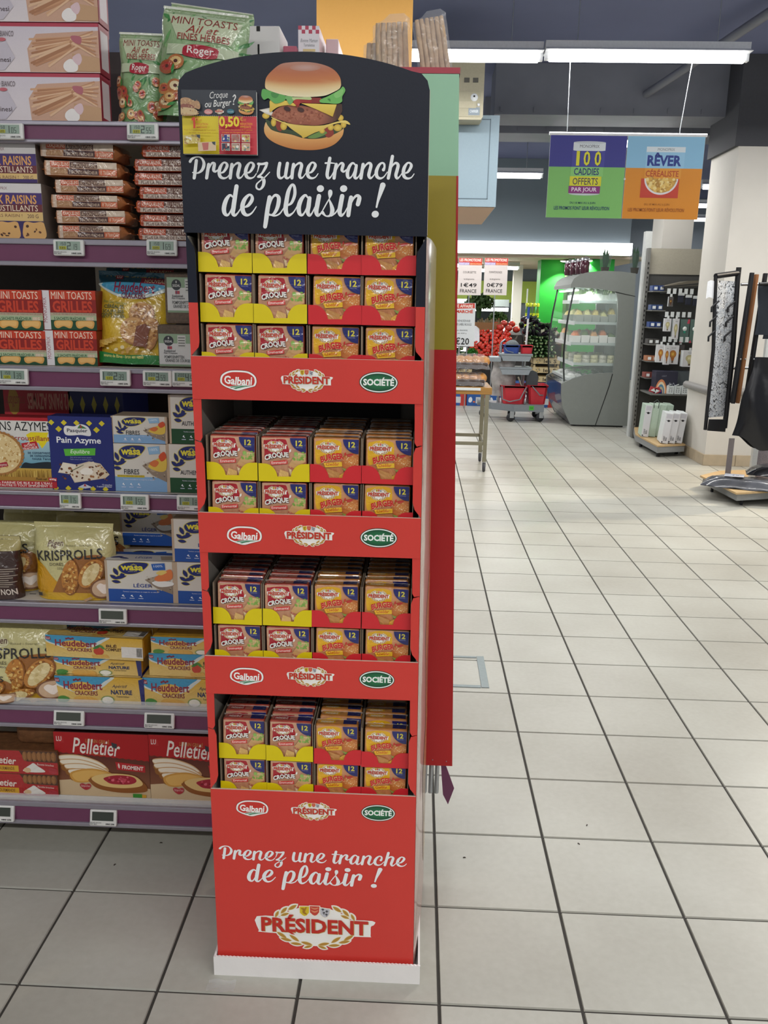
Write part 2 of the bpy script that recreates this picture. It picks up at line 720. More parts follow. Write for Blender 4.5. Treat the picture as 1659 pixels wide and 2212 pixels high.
# warm shop spot beyond the right picture edge
ws = thing('spot_lamp', 'warm ceiling spot lighting the right end of the aisle, beyond the picture', 'lamp', (4.5, 5.9, 2.9))
MB().lathe([(0.03, 0.12), (0.06, 0.1), (0.07, 0.0)], 14, cap=False).build('shade', lampw, ws)
MB().tube([(0, 0, 0.1), (0, 0, CEIL - 2.9)], 0.008, 6).build('stem', steel, ws)
l = bpy.data.lights.new('warm_spot', 'SPOT')
l.energy = 420
l.spot_size = radians(75)
l.spot_blend = 0.5
l.shadow_soft_size = 0.06
l.color = (1.0, 0.82, 0.58)
o = bpy.data.objects.new('warm_spot', l)
o.rotation_euler = Vector((2.1 - 4.5, 4.4 - 5.9, -2.9)).to_track_quat('-Z', 'Y').to_euler()
link(o, ws)
# floor: grout bed with single tiles
T = 0.30
bed = MB()
bed.box(-5.1, 9.0, -4.5, 21.0, -0.06, -0.004)
floor = tag(bed.build('floor', mat('grout', '#3f3c38', 0.9, noise=0.1)), kind='structure')
tm = bpy.data.materials.new('floor_tile')
tm.use_nodes = True
nt = tm.node_tree
bs = nt.nodes['Principled BSDF']
bs.inputs['Roughness'].default_value = 0.34
bs.inputs['Specular IOR Level'].default_value = 0.36
oi = nt.nodes.new('ShaderNodeObjectInfo')
gm = nt.nodes.new('ShaderNodeNewGeometry')
n1 = nt.nodes.new('ShaderNodeTexNoise')
n1.inputs['Scale'].default_value = 1.7
n1.inputs['Detail'].default_value = 6
n2 = nt.nodes.new('ShaderNodeTexNoise')
n2.inputs['Scale'].default_value = 55
n2.inputs['Detail'].default_value = 3
nt.links.new(gm.outputs['Position'], n1.inputs['Vector'])
nt.links.new(gm.outputs['Position'], n2.inputs['Vector'])
ad = nt.nodes.new('ShaderNodeMath')
ad.operation = 'MULTIPLY_ADD'
ad.inputs[1].default_value = 0.16
nt.links.new(oi.outputs['Random'], ad.inputs[0])
nt.links.new(n1.outputs[0], ad.inputs[2])
ad2 = nt.nodes.new('ShaderNodeMath')
ad2.operation = 'MULTIPLY_ADD'
ad2.inputs[1].default_value = 0.25
nt.links.new(n2.outputs[0], ad2.inputs[0])
nt.links.new(ad.outputs[0], ad2.inputs[2])
rp = nt.nodes.new('ShaderNodeValToRGB')
rp.color_ramp.elements[0].position = 0.3
rp.color_ramp.elements[0].color = lin('#9b978c') + (1,)
rp.color_ramp.elements[1].position = 1.1
rp.color_ramp.elements[1].color = lin('#bcbcb3') + (1,)
nt.links.new(ad2.outputs[0], rp.inputs[0])
nt.links.new(rp.outputs[0], bs.inputs['Base Color'])
g_ = 0.0032
tile_v = []
c_ = T / 2 - g_
tv = [(-c_, -c_, -0.004), (c_, -c_, -0.004), (c_, c_, -0.004), (-c_, c_, -0.004)]
b2 = c_ - 0.0012
tv += [(-b2, -b2, 0), (b2, -b2, 0), (b2, b2, 0), (-b2, b2, 0)]
TF = [(4, 5, 6, 7), (0, 1, 5, 4), (1, 2, 6, 5), (2, 3, 7, 6), (3, 0, 4, 7)]
tme = MB().add(tv, TF).mesh('tile')
tme.materials.append(tm)


def proj(p):
    d = Vector(p) - CAM
    zc = d.dot(AF)
    if zc < 0.1:
        return None
    return 829.5 + FPX * d.dot(AR) / zc, 1106 - FPX * d.dot(AU) / zc


cand, rest = [], []
for r in range(-9, 66):
    for c in range(-16, 30):
        x, y = (c + 0.5) * T, (r + 0.5) * T
        q = proj((x, y, 0))
        ok = False
        if q:
            ar = 1.0 / max(0.2, (Vector((x, y, 0)) - CAM).dot(AF)) ** 3
            ok = -90 < q[0] < 1750 and 650 < q[1] < 2350
            # skip what lies wholly behind the gondola
            if ok and y > 0.75 and x < -0.15:
                ok = False
        (cand if ok else rest).append((ar if ok else 0, x, y))
cand.sort(reverse=True)
for a_, x, y in cand[:300]:
    reuse('tile', tme, floor, (x, y, 0))
ft = MB()
for a_, x, y in cand[300:] + rest:
    ft.add([(vx + x, vy + y, vz) for vx, vy, vz in tv], TF)
tag(ft.build('far_tiles', tm, floor), kind='stuff')

# ceiling with beams and duct
tag(MB().box(-5.1, 9.0, -4.5, 21.0, CEIL, CEIL + 0.1).build('ceiling', mat('dark_ceiling_paint', '#6d7494', 0.8, noise=0.12, nscale=1.2)), kind='structure')
cp = mat('ceiling_services_grey', '#7b7e88', 0.6, noise=0.15, nscale=3)
for k, (y, z) in enumerate(((6.9, 3.12), (8.2, 3.2))):
    b = MB()
    b.box(0.55, 8.5, y, y + 0.5, z, CEIL - 0.002)
    o = tag(b.build('trim_%d' % (k + 1), cp), kind='structure')
    for q in range(26):
        MB().box(0.6 + q * 0.3, 0.6 + q * 0.3 + 0.02, y - 0.012, y, z + 0.02, z + 0.06).build('clip', cp, o)
# slanting pipe and tray near the ceiling on the right
for nm, pa, r in (('ceiling_pipe', [(2.5, 4.2, 3.52), (1.9, 6.9, 3.3), (1.35, 8.4, 3.3)], 0.035), ('ceiling_pipe', [(3.2, 4.6, 3.5), (3.4, 9.5, 3.3)], 0.05)):
    tag(MB().tube(pa, r, 8).build(nm, cp), 'dark painted pipe under the ceiling, %s' % ('above the right end of the poster' if r < 0.04 else 'at the right edge by the pillar'), 'pipe')
# ------------------------------------------------------------------ printed logos and lettering
def laurel_logo():
    a = Art((-760, -360, 760, 360))
    W, G, O = '#f3f1ec', '#b98a3a', '#e9d9a4'
    lv = [(-285, -275, 150, 58, -36), (-395, -225, 140, 54, -50), (-385, -165, 130, 48, -22), (-485, -165, 120, 46, -66),
          (-430, 150, 165, 56, 35), (-375, 215, 165, 54, 14), (-268, 190, 170, 56, 38), (-245, 275, 165, 52, 6), (-110, 262, 165, 54, 14), (-92, 312, 130, 46, -20)]
    for sx in (1, -1):
        for x, y, l, wd, an in lv:
            a.leaf(x * sx, y, l + 34, wd + 34, an if sx > 0 else 180 - an, W, same=(a.layer > 0))
    a.ell(0, 0, 470, 300, W, n=40)
    a.blob([(-745, -118), (-300, -122), (300, -122), (735, -122), (752, -60), (715, -30), (712, 110), (690, 125), (300, 130), (-300, 130), (-700, 118), (-725, 90)], W, n=3)
    for sx in (1, -1):
        for x, y, l, wd, an in lv:
            a.leaf(x * sx, y, l, wd, an if sx > 0 else 180 - an, O, same=(sx < 0 or x != -285))
    a.layer += 1
    for sx in (1, -1):
        for x, y, l, wd, an in lv:
            a.leaf(x * sx, y, l - 18, wd - 14, an if sx > 0 else 180 - an, G, same=True)

    def shield(cx, cy, c, t):
        k = 72
        a.poly([(cx - k, cy - 72), (cx + k, cy - 72 + t), (cx + k - 6, cy + 30), (cx + 30, cy + 78), (cx, cy + 92), (cx - 30, cy + 78), (cx - k + 2, cy + 36)], '#f5eedd')
        k = 62
        a.poly([(cx - k, cy - 62), (cx + k, cy - 62 + t), (cx + k - 6, cy + 26), (cx + 26, cy + 68), (cx, cy + 80), (cx - 26, cy + 68), (cx - k + 2, cy + 32)], c)
    shield(-130, -235, '#d9bf2e', -6)
    shield(130, -225, '#c3c2c8', 12)
    shield(0, -250, '#c9483a', 0)
    a.stroke([(-165, -270, 18), (-135, -255, 34), (-140, -215, 30), (-110, -190, 20)], '#a97a26')
    a.stroke([(-110, -285, 14), (-125, -250, 20)], '#a97a26', same=True)
    a.stroke([(-45, -290, 12), (0, -275, 20), (45, -290, 12)], '#e08f6a')
    a.stroke([(-40, -245, 12), (0, -228, 22), (40, -248, 12)], '#e08f6a', same=True)
    for x, y in ((105, -265), (155, -240), (118, -215), (150, -190)):
        a.stroke([(x - 14, y - 4), (x, y - 14), (x + 14, y - 4)], '#23232b', 9, same=(x != 105))
        a.stroke([(x, y - 10), (x, y + 16)], '#23232b', 8, same=True)
    for dx, dy, c in ((7, 7, '#b99a55'), (0, 0, '#c23026')):
        a.text('PR\u00c9SIDENT', -690 + dx, -176 + dy, 680 + dx, 96 + dy, c, bold=0.035)
    a.poly([(-350, 90), (-300, 90), (-255, 128), (-300, 122)], '#c23026', same=True)
    return a


def oval_script_logo():
    a = Art((-160, -88, 160, 88))
    pts = [(-158, 0), (-140, -48), (-80, -80), (0, -86), (90, -78), (145, -42), (158, 4), (146, 40), (126, 50), (60, 68), (-10, 86), (-90, 66), (-145, 36)]
    a.blob([(x * 1.02, y * 1.04) for x, y in pts], '#5a2220')
    a.blob(pts, '#f4f2ee')
    a.blob([(x * 0.9, y * 0.84) for x, y in pts[:9]] + [(50, 36), (-40, 48), (-88, 52), (-132, 30)], '#c9362e')
    a.poly([(-92, 55), (-20, 42), (60, 38), (128, 40), (120, 49), (60, 52), (-8, 72), (-40, 78)], '#f4f2ee')
    for p in ([(-78, 56), (-20, 45), (40, 41), (-62, 62)], [(-48, 66), (30, 45), (75, 42), (-24, 72)], [(-8, 72), (70, 44), (120, 43), (60, 52)]):
        a.poly(p, '#1f7a4c', same=(p[0] != (-78, 56)))
    a.text('Galbani', -122, -40, 122, 32, '#f6f4f0', bold=0.028, shear=0.12, warp=lambda u: 0.16 * (1 - (2 * u - 1) ** 2) - 0.1 + 0.12 * u)
    return a


def green_oval_logo():
    a = Art((-173, -94, 173, 94))
    a.ell(0, 0, 173, 94, '#163626', n=40)
    a.ell(0, 0, 167, 88, '#eef3ee', n=40)
    a.ell(0, 0, 156, 78, '#1f4d36', n=40)
    a.shade(0, 0, 148, 72, '#2a7a4c', '#1c5136', n=36)
    a.text('SOCI\u00c9T\u00c9', -138, -44, 138, 30, '#f4f6f2', bold=0.04)
    return a


LAUREL, SCRIPT_LOGO, GREEN_LOGO = laurel_logo(), oval_script_logo(), green_oval_logo()

B_ = 1595.2
E1 = [(470, 345, 14), (530, 328, 30), (578, 250, 42), (566, 208, 30), (528, 203, 26), (487, 258, 44), (470, 330, 48), (485, 393, 44), (532, 416, 30), (582, 400, 18), (618, 352, 12)]


def sh(pts, dx, dy=0):
    return [(x + dx,) + (y + dy,) + tuple(r) for x, y, *r in pts]


SCRIPT = [
    [(155, 172, 44), (140, 300, 46), (125, 412, 44)],
    [(70, 185, 40), (95, 150, 34), (150, 122, 22), (215, 130, 22), (254, 185, 36), (258, 240, 44), (235, 300, 40), (190, 338, 26), (140, 346, 16), (106, 336, 18)],
    [(325, 225, 44), (310, 320, 46), (297, 412, 44)],
    [(316, 330, 12), (343, 255, 20), (372, 208, 30), (404, 218, 42), (396, 270, 46), (395, 308, 42), (420, 324, 30), (452, 300, 16)],
    E1,
    [(645, 225, 44), (632, 320, 46), (622, 412, 44)],
    [(635, 320, 12), (675, 240, 22), (725, 206, 32), (754, 232, 44), (740, 300, 46), (726, 370, 44), (742, 412, 34), (780, 398, 18), (818, 340, 12)],
    sh(E1, 364),
    [(1010, 218, 38), (1060, 220, 32), (1125, 210, 42)],
    [(1022, 222, 26), (1005, 300, 15), (992, 336, 10)],
    [(1128, 222, 30), (1108, 268, 38), (1062, 345, 28), (1006, 396, 30)],
    [(1006, 396, 30), (1052, 402, 32), (1086, 445, 46), (1075, 520, 40), (1030, 570, 24), (986, 550, 26), (986, 500, 22), (1030, 455, 18), (1100, 400, 18), (1166, 332, 12)],
    [(1305, 210, 44), (1288, 310, 46), (1290, 388, 44), (1320, 415, 34), (1360, 390, 18), (1392, 330, 12)],
    [(1410, 210, 44), (1392, 320, 46), (1385, 388, 42), (1406, 415, 34), (1440, 400, 20), (1472, 348, 12)],
    [(1495, 225, 44), (1480, 320, 46), (1472, 412, 44)],
    [(1485, 320, 12), (1525, 240, 22), (1578, 206, 32), (1606, 235, 44), (1590, 310, 46), (1577, 375, 44), (1594, 412, 34), (1628, 398, 18), (1664, 345, 12)],
    sh(E1, 1215),
    sh([(400, 140, 44), (378, 260, 46), (362, 368, 46), (380, 415, 36), (416, 393, 18), (450, 330, 12)], B_),
    sh([(340, 208, 26), (400, 205, 22), (465, 210, 14)], B_),
    sh([(488, 225, 44), (470, 320, 46), (458, 415, 44)], B_),
    sh([(478, 330, 12), (515, 248, 20), (556, 208, 30), (582, 226, 42), (570, 280, 44), (568, 308, 40), (592, 326, 28), (628, 298, 16)], B_),
    sh([(755, 238, 22), (716, 206, 28), (672, 250, 40), (643, 330, 48), (646, 393, 44), (668, 415, 28), (706, 383, 16), (745, 290, 12)], B_),
    sh([(765, 240, 40), (752, 320, 46), (741, 390, 44), (760, 418, 34), (796, 393, 16), (822, 340, 12)], B_),
    sh([(858, 225, 44), (842, 320, 46), (828, 415, 44)], B_),
    sh([(850, 320, 12), (890, 242, 22), (938, 206, 32), (966, 235, 44), (950, 310, 46), (936, 375, 44), (956, 415, 34), (992, 393, 18), (1028, 340, 12)], B_),
    sh([(1138, 300, 44), (1152, 265, 30), (1148, 222, 30), (1118, 205, 26), (1075, 240, 38), (1041, 320, 48), (1048, 390, 46), (1090, 418, 34), (1142, 398, 18), (1192, 330, 12)], B_),
    sh([(1262, 115, 44), (1235, 260, 46), (1205, 415, 44)], B_),
    sh([(1222, 330, 12), (1260, 246, 22), (1308, 206, 32), (1340, 236, 44), (1325, 310, 46), (1309, 375, 44), (1326, 418, 34), (1362, 393, 18), (1398, 340, 12)], B_),
    sh(E1, 942 + B_, 4),
    [(655, 672, 24), (618, 650, 34), (567, 715, 56), (537, 820, 62), (546, 898, 54), (585, 925, 34), (622, 880, 20), (660, 780, 14)],
    [(710, 528, 58), (690, 660, 60), (666, 830, 62), (660, 898, 54), (686, 928, 38), (732, 888, 20), (776, 815, 14)],
    [(815, 818, 18), (872, 790, 42), (922, 718, 50), (920, 662, 36), (880, 647, 34), (822, 708, 54), (791, 800, 62), (806, 888, 58), (856, 925, 38), (922, 893, 22), (982, 808, 14)],
    [(1165, 678, 56), (1136, 850, 60), (1116, 1000, 60), (1103, 1083, 54)],
    [(1160, 820, 14), (1195, 702, 26), (1242, 650, 36), (1287, 675, 50), (1290, 745, 56), (1265, 840, 50), (1218, 912, 36), (1165, 925, 18)],
    [(1160, 912, 22), (1230, 935, 22), (1300, 908, 22), (1345, 850, 16), (1375, 800, 14)],
    [(1412, 792, 22), (1470, 752, 38), (1512, 640, 44), (1506, 532, 38), (1472, 508, 34), (1427, 590, 52), (1400, 720, 60), (1386, 855, 62), (1420, 928, 44), (1492, 888, 20), (1548, 795, 14)],
    [(1690, 682, 24), (1655, 650, 34), (1600, 712, 54), (1567, 812, 62), (1576, 898, 54), (1612, 925, 34), (1652, 878, 20), (1692, 780, 14)],
    [(1716, 690, 54), (1702, 800, 60), (1690, 880, 56), (1714, 930, 38), (1752, 893, 20), (1788, 815, 14)],
    sh([(250, 662, 60), (228, 780, 62), (213, 878, 60), (236, 930, 42), (278, 898, 22)], B_),
    sh([(406, 602, 58), (404, 640, 56), (394, 695, 14)], B_),
    sh([(300, 862, 14), (350, 772, 18), (392, 700, 14)], B_),
    sh([(390, 706, 16), (422, 795, 46), (434, 868, 60), (402, 930, 34), (345, 936, 20), (298, 888, 46)], B_),
    sh([(420, 935, 22), (478, 893, 20), (524, 820, 14)], B_),
    sh([(570, 662, 60), (548, 780, 62), (533, 878, 60), (556, 930, 42), (602, 893, 20), (638, 825, 14)], B_),
    sh([(692, 682, 56), (670, 800, 60), (655, 928, 54)], B_),
    sh([(678, 810, 14), (720, 705, 26), (772, 656, 38), (806, 682, 56), (796, 740, 60), (786, 776, 58)], B_),
    sh([(1130, 512, 76), (1096, 620, 56), (1062, 730, 34), (1043, 815, 24)], B_),
]


def script_art(col):
    a = Art((50, 95, 1575 + B_, 1108))
    for i, st in enumerate(SCRIPT):
        a.stroke(st, col, same=i > 0)
    for x, y in ((270, 560), (590, 560), (1025, 912)):
        a.ell(x + B_, y, 50, 47, col, same=True, rot=-20)
    return a


SCRIPT_WHITE = script_art('#eceff0')


def burger_art():
    """cheeseburger picture, units of a 1659 x 1584 tracing"""
    a = Art((0, 0, 1659, 1584))
    bun = [lin(c) for c in ('#b08474', '#b06a4c', '#c07a4c', '#dcc08c', '#e6dcb8')]

    def bc(x, y):
        t = (y - 80) / 560
        d = ((x - 800) / 640) ** 2
        t = min(1, max(0, t + 0.10 * d))
        st = (0, 0.28, 0.58, 0.76, 1.0)
        for i in range(4):
            if t <= st[i + 1]:
                return mixc(bun[i], bun[i + 1], (t - st[i]) / (st[i + 1] - st[i]))
        return bun[4]
    # bottom bun
    lo = [lin(c) for c in ('#e0bd86', '#d8a060', '#b9743c')]

    def lc(x, y):
        t = min(1, max(0, (y - 1100) / 400 + 0.2 * ((x - 800) / 640) ** 2))
        return mixc(lo[0], lo[1], t * 2) if t < 0.5 else mixc(lo[1], lo[2], t * 2 - 1)

    def strips(outline_top, outline_bot, n, cf):
        vs, fs = [], []
        m = len(outline_top)
        for j in range(n + 1):
            for i in range(m):
                (x0, y0), (x1, y1) = outline_top[i], outline_bot[i]
                vs.append((x0 + (x1 - x0) * j / n, y0 + (y1 - y0) * j / n))
        for j in range(n):
            for i in range(m - 1):
                fs.append((j * m + i, j * m + i + 1, (j + 1) * m + i + 1, (j + 1) * m + i))
        a._add(vs, fs, cf)
    lt = catmull([(155, 1140), (190, 1045), (260, 1160), (400, 1215), (600, 1250), (800, 1310), (1000, 1320), (1180, 1290), (1330, 1215), (1440, 1130), (1452, 1180)], 4)
    lb = catmull([(155, 1150), (165, 1230), (230, 1320), (380, 1410), (600, 1480), (800, 1502), (1000, 1500), (1180, 1465), (1320, 1395), (1425, 1280), (1452, 1190)], 4)
    strips(lt, lb, 6, lc)
    a.blob([(180, 1000), (260, 1040), (480, 1150), (700, 1200), (900, 1240), (1200, 1180), (1420, 1090), (1440, 1160), (1240, 1270), (1000, 1312), (800, 1300), (560, 1235), (330, 1190), (220, 1110)], '#3d4c34')
    a.blob([(340, 1040), (430, 1050), (440, 1190), (370, 1170)], '#8a3a30')
    a.blob([(1150, 1150), (1250, 1130), (1290, 1240), (1210, 1300), (1150, 1260)], '#8e3a30', same=True)
    a.blob([(950, 1250), (1100, 1190), (1180, 1230), (1000, 1310), (870, 1300)], '#6c8c4a', same=True)
    # corn
    for x, y, rx, ry in ((310, 1050, 42, 70), (475, 1110, 55, 70), (185, 945, 60, 50), (1240, 1130, 50, 55), (1355, 1140, 68, 58), (1450, 1090, 45, 55), (1400, 980, 50, 50), (1100, 1190, 45, 45)):
        a.shade(x, y, rx, ry, '#e0c458', '#c09a3c', same=x != 310)
    # lower cheese
    a.blob([(270, 960), (450, 1040), (640, 1085), (900, 1108), (1130, 1100), (1330, 1045), (1480, 1020), (1555, 1075), (1540, 1090), (1420, 1060), (1240, 1100), (1120, 1170), (960, 1230), (800, 1308), (760, 1270), (600, 1160), (500, 1080), (330, 1010)],
           lambda x, y: mixc(lin('#e9d27a'), lin('#cfae45'), min(1, max(0, (y - 960) / 330))), n=3)
    # onion
    a.poly([(75, 850), (255, 815), (310, 910), (285, 950), (180, 910)], '#d6cfc4')
    a.poly([(100, 858), (250, 840), (290, 920), (200, 895)], '#e9e5dc')
    # patty
    pt = catmull([(275, 940), (330, 860), (450, 790), (620, 775), (820, 790), (1020, 840), (1180, 900), (1300, 830), (1350, 750), (1425, 760)], 4)
    pb = catmull([(275, 945), (340, 990), (470, 1030), (640, 1085), (820, 1095), (1000, 1105), (1150, 1080), (1280, 1050), (1360, 1000), (1430, 870)], 4)
    strips(pt, pb, 5, lambda x, y: mixc(mixc(lin('#ac6e56'), lin('#8e5240'), min(1, max(0, (abs(y - 930)) / 170))), lin('#4c342c'), min(1, max(0, (x - 1080) / 260))))
    a.specks(300, 800, 1180, 1080, 90, 8, 26, ['#a3634b', '#94543f', '#b2725a', '#9a5846', '#8a4c3c'], 3, lambda x, y: 800 + 0.0009 * (x - 640) ** 2 * 0.6 < y < 1080 - 0.0012 * (x - 760) ** 2 * 0.6)
    a.ell(535, 835, 58, 36, '#432c2c', rot=25)
    a.ell(755, 850, 58, 36, '#4a2f2c', rot=20, same=True)
    # upper cheese
    a.blob([(262, 690), (420, 690), (600, 720), (680, 790), (540, 775), (400, 800), (320, 845), (252, 890), (250, 800)], lambda x, y: mixc(lin('#e4c85e'), lin('#d2b048'), (y - 690) / 200), n=3)
    a.poly([(760, 745), (1340, 765), (1275, 965), (1180, 920), (1000, 840)], lambda x, y: mixc(lin('#e6cc62'), lin('#d0aa40'), (y - 740) / 230))
    # ketchup
    a.blob([(660, 700), (760, 675), (950, 690), (1080, 660), (1075, 740), (900, 745), (760, 740), (720, 800), (680, 790)], '#9c3430')
    a.ell(690, 720, 55, 48, '#b23a34')
    a.rect(930, 655, 1075, 745, '#86332f')
    # lettuce
    a.blob([(115, 590), (140, 515), (250, 540), (420, 590), (520, 640), (480, 710), (350, 752), (270, 700), (225, 665), (160, 690), (120, 640)], '#62a85a')
    a.blob([(510, 630), (620, 640), (640, 700), (580, 768), (530, 700)], '#76b06a', same=True)
    a.blob([(620, 650), (760, 650), (900, 640), (920, 690), (700, 680), (640, 700)], '#b9c98e', same=True)
    a.blob([(1070, 690), (1200, 630), (1380, 530), (1440, 475), (1480, 540), (1430, 640), (1425, 720), (1340, 755), (1200, 745), (1080, 735)], '#6fb45f', same=True)
    a.blob([(280, 570), (400, 590), (360, 660), (290, 640)], '#4d8c4c')
    a.blob([(1190, 680), (1230, 670), (1240, 720)], '#4a8846', same=True)
    a.blob([(1300, 590), (1440, 520), (1420, 620), (1330, 660)], '#86c272', same=True)
    # top bun
    tt = catmull([(175, 440), (195, 330), (290, 215), (430, 110), (600, 80), (800, 75), (1000, 92), (1180, 140), (1310, 215), (1395, 330), (1412, 440)], 4)
    tb = catmull([(175, 445), (190, 510), (300, 560), (430, 600), (600, 635), (800, 645), (1000, 640), (1160, 620), (1290, 565), (1385, 510), (1412, 450)], 4)
    strips(tt, tb, 9, bc)
    a.shade(830, 165, 250, 62, '#b8968c', '#b07e6c', n=28)
    return a


BURGER = burger_art()

# ------------------------------------------------------------------ cardboard display stand
DX, DY = -0.269, 0.068            # centre of the stand and its front plane
LEAN = 0.0118                     # the tall card stand leans a little to its right
HW = 0.213

RED = mat('red_card', '#cf3d35', 0.42, noise=0.03, nscale=9, bump=0.03, bscale=300)
BLACKC = mat('black_card', '#161b29', 0.42, spec=0.3, noise=0.05, nscale=7, bump=0.03, bscale=300)
GREYC = mat('raw_grey_card', '#8d8880', 0.85, noise=0.05, nscale=40)
CUT = mat('card_cut_edge', '#c9b8a8', 0.9)
WHITEC = mat('white_corrugated', '#e9e6e4', 0.7, noise=0.03, nscale=25, bump=0.06, bscale=90)
DARKB = mat('deep_black', '#0e0e10', 0.6)
KRAFT = mat('kraft_tray', '#8a7a68', 0.85, noise=0.08, nscale=50)
YELC = mat('yellow_card', '#dcc70c', 0.45, noise=0.03, nscale=30)
REDT = mat('red_tray_card', '#cf2c33', 0.35, noise=0.03, nscale=30)

stand = thing('display_stand', 'tall red and black cardboard cheese display with a burger header, filled with packs', 'display stand', (DX, DY + 0.17, 0))


def dl(mb):
    """stand-local: origin at the base centre; the stand's slight lean"""
    mb.v = [(x - LEAN * z, y - 0.17, z) for x, y, z in mb.v]
    return mb


def dpart(name, mb, m, parent=None):
    return dl(mb).build(name, m, parent or stand)


def dfront(px0, py0, px1, py1, off=0.0):
    """sheet on the stand's front, given by its outline in the photograph"""
    Y = DY - off

    def fn(u, v):
        p = at(px0 + (px1 - px0) * u, py1 + (py0 - py1) * v, Y)
        return (p.x - DX, p.y - DY - 0.17, p.z), (0, -1, 0)
    return fn


def dplace(cx, cz, w_, h_, off=0.0):
    """upright sheet centred on the stand's front at stand x, height z"""
    def fn(u, v):
        z = cz + (v - 0.5) * h_
        return (cx + (u - 0.5) * w_ - LEAN * z, -off - 0.17, z), (0, -1, 0)
    return fn


# base tray
t_ = MB()
t_.box(-0.220, 0.228, -0.017, -0.012, 0.0, 0.046)
t_.box(-0.220, -0.215, -0.012, 0.335, 0.0, 0.046)
t_.box(0.2235, 0.228, -0.012, 0.335, 0.0, 0.048)
t_.box(-0.220, 0.228, 0.335, 0.340, 0.0, 0.048)
t_.box(-0.215, 0.2235, -0.012, 0.335, 0.002, 0.006)
for k in range(56):
    x = -0.2195 + k * 0.008
    t_.prism([(x, 0.046), (x + 0.008, 0.046), (x + 0.004, 0.0476)], -0.0169, -0.0121, 'y')
dpart('base_tray', t_, WHITEC)

# lower front panel and the three shelf lips
LIPS = [(1.330, 1.252), (1.036, 0.957), (0.742, 0.661), (0.446, 0.010)]
for i, (zt, zb) in enumerate(LIPS):
    m_ = MB()
    m_.box(-HW, HW, -0.004, 0.0, zb, zt)
    lip = dpart('front_panel' if i == 3 else 'shelf_lip', m_, RED)
    e = MB()
    e.box(-HW + 0.0005, HW - 0.0005, -0.0036, -0.0004, zt, zt + 0.0006)
    dpart('cut_edge', e, CUT, lip)
# side panels: outside red (black above), grey raw card inside
for sgn, nm in ((-1, 'side_panel'), (1, 'side_panel')):
    fl0 = 0.0 if sgn < 0 else 0.024           # the right side bows outward towards the back
    for z0, z1, m_ in ((0.008, 1.425, RED), (1.425, 1.545, BLACKC), (1.545, 1.775, BLACKC)):
        fl = fl0 if z0 < 1.5 else -0.002
        s_ = MB()
        n = 8
        pts = [(sgn * HW + fl * (k / n) ** 0.6 if sgn > 0 else sgn * HW, 0.33 * k / n) for k in range(n + 1)]
        s_.prism(pts + [(x - sgn * 0.002, y) for x, y in reversed(pts)], z0, z1, 'z')
        dpart(nm, s_, m_)
    s_ = MB()
    s_.box(min(sgn * (HW - 0.002), sgn * (HW - 0.005)), max(sgn * (HW - 0.002), sgn * (HW - 0.005)), 0.002, 0.328, 0.01, 1.54)
    dpart('inner_wall', s_, GREYC)
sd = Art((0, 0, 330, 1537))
sd.rect(0, 0, 330, 1537, '#b48a80')  # pink-tan base has the glossy side's grazing reflection painted into the print
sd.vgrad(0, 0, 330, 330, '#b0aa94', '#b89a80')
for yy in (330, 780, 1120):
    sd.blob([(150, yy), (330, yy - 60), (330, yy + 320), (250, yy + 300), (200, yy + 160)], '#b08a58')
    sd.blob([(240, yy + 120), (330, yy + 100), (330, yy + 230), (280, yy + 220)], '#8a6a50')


def side_fn(u, v):
    z = 0.008 + 1.537 * v
    return (HW + 0.024 * max(u, 1e-4) ** 0.6 - LEAN * z, 0.33 * u - 0.17, z), (1, 0, 0)


sd.clip(0, 0, 330, 1537).build('side_picture_sheen', side_fn, stand, print_mat('side_print_gloss', 0.25, coat=0.6), maxlen=60)
# front side strips between the lips
for i in range(4):
    zt = (1.545, 1.252, 0.957, 0.661)[i]
    zb = LIPS[i][0]
    for sgn in (-1, 1):
        xo, xi = sgn * HW, sgn * (HW - 0.0165)
        zn = zb + (zt - zb) * 0.62
        lo = [(xo, zb), (xi + sgn * 0.004, zb + 0.016), (xi, zb + 0.03), (xi, zn - 0.012), (xi + sgn * 0.004, zn), (xo, zn + 0.004)]
        up = [(xo, zn + 0.006), (xi + sgn * 0.006, zn + 0.003), (xi + sgn * 0.002, zn + 0.010), (xi + sgn * 0.001, zt), (xo, zt)]
        if i == 0:
            zc = 1.425
            lo = [(xo, zb), (xi + sgn * 0.002, zb + 0.016), (xi, zb + 0.026), (xi, zc), (xo, zc)]
            up = [(xo, zc), (xi, zc), (xi, zt - 0.036), (xi + sgn * 0.002, zt - 0.026), (xo - sgn * 0.001, zt - 0.004)]
        for pl, mm in ((lo, RED), (up, BLACKC if i == 0 else RED)):
            q = MB()
            q.prism(pl, -0.0022, 0.0002, 'y')
            dpart('side_strip', q, mm)
# shelves, back wall, plinth
SHELF_Z = [1.300, 1.006, 0.712, 0.416]
for z in SHELF_Z:
    dpart('shelf_board', MB().box(-HW + 0.005, HW - 0.005, 0.001, 0.325, z - 0.006, z - 0.001), GREYC)
dpart('back_wall', MB().box(-HW + 0.002, HW - 0.002, 0.325, 0.33, 0.01, 1.70), GREYC)
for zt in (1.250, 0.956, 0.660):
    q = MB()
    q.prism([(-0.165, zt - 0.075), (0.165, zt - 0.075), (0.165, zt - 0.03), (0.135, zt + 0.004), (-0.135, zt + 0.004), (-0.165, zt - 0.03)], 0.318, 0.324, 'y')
    dpart('dark_cutout', q, DARKB)  # dark sheet stands in for the darkness of a cut-out in the back
dpart('top_board', MB().box(-HW + 0.004, HW - 0.004, 0.0, 0.32, 1.62, 1.625), BLACKC)

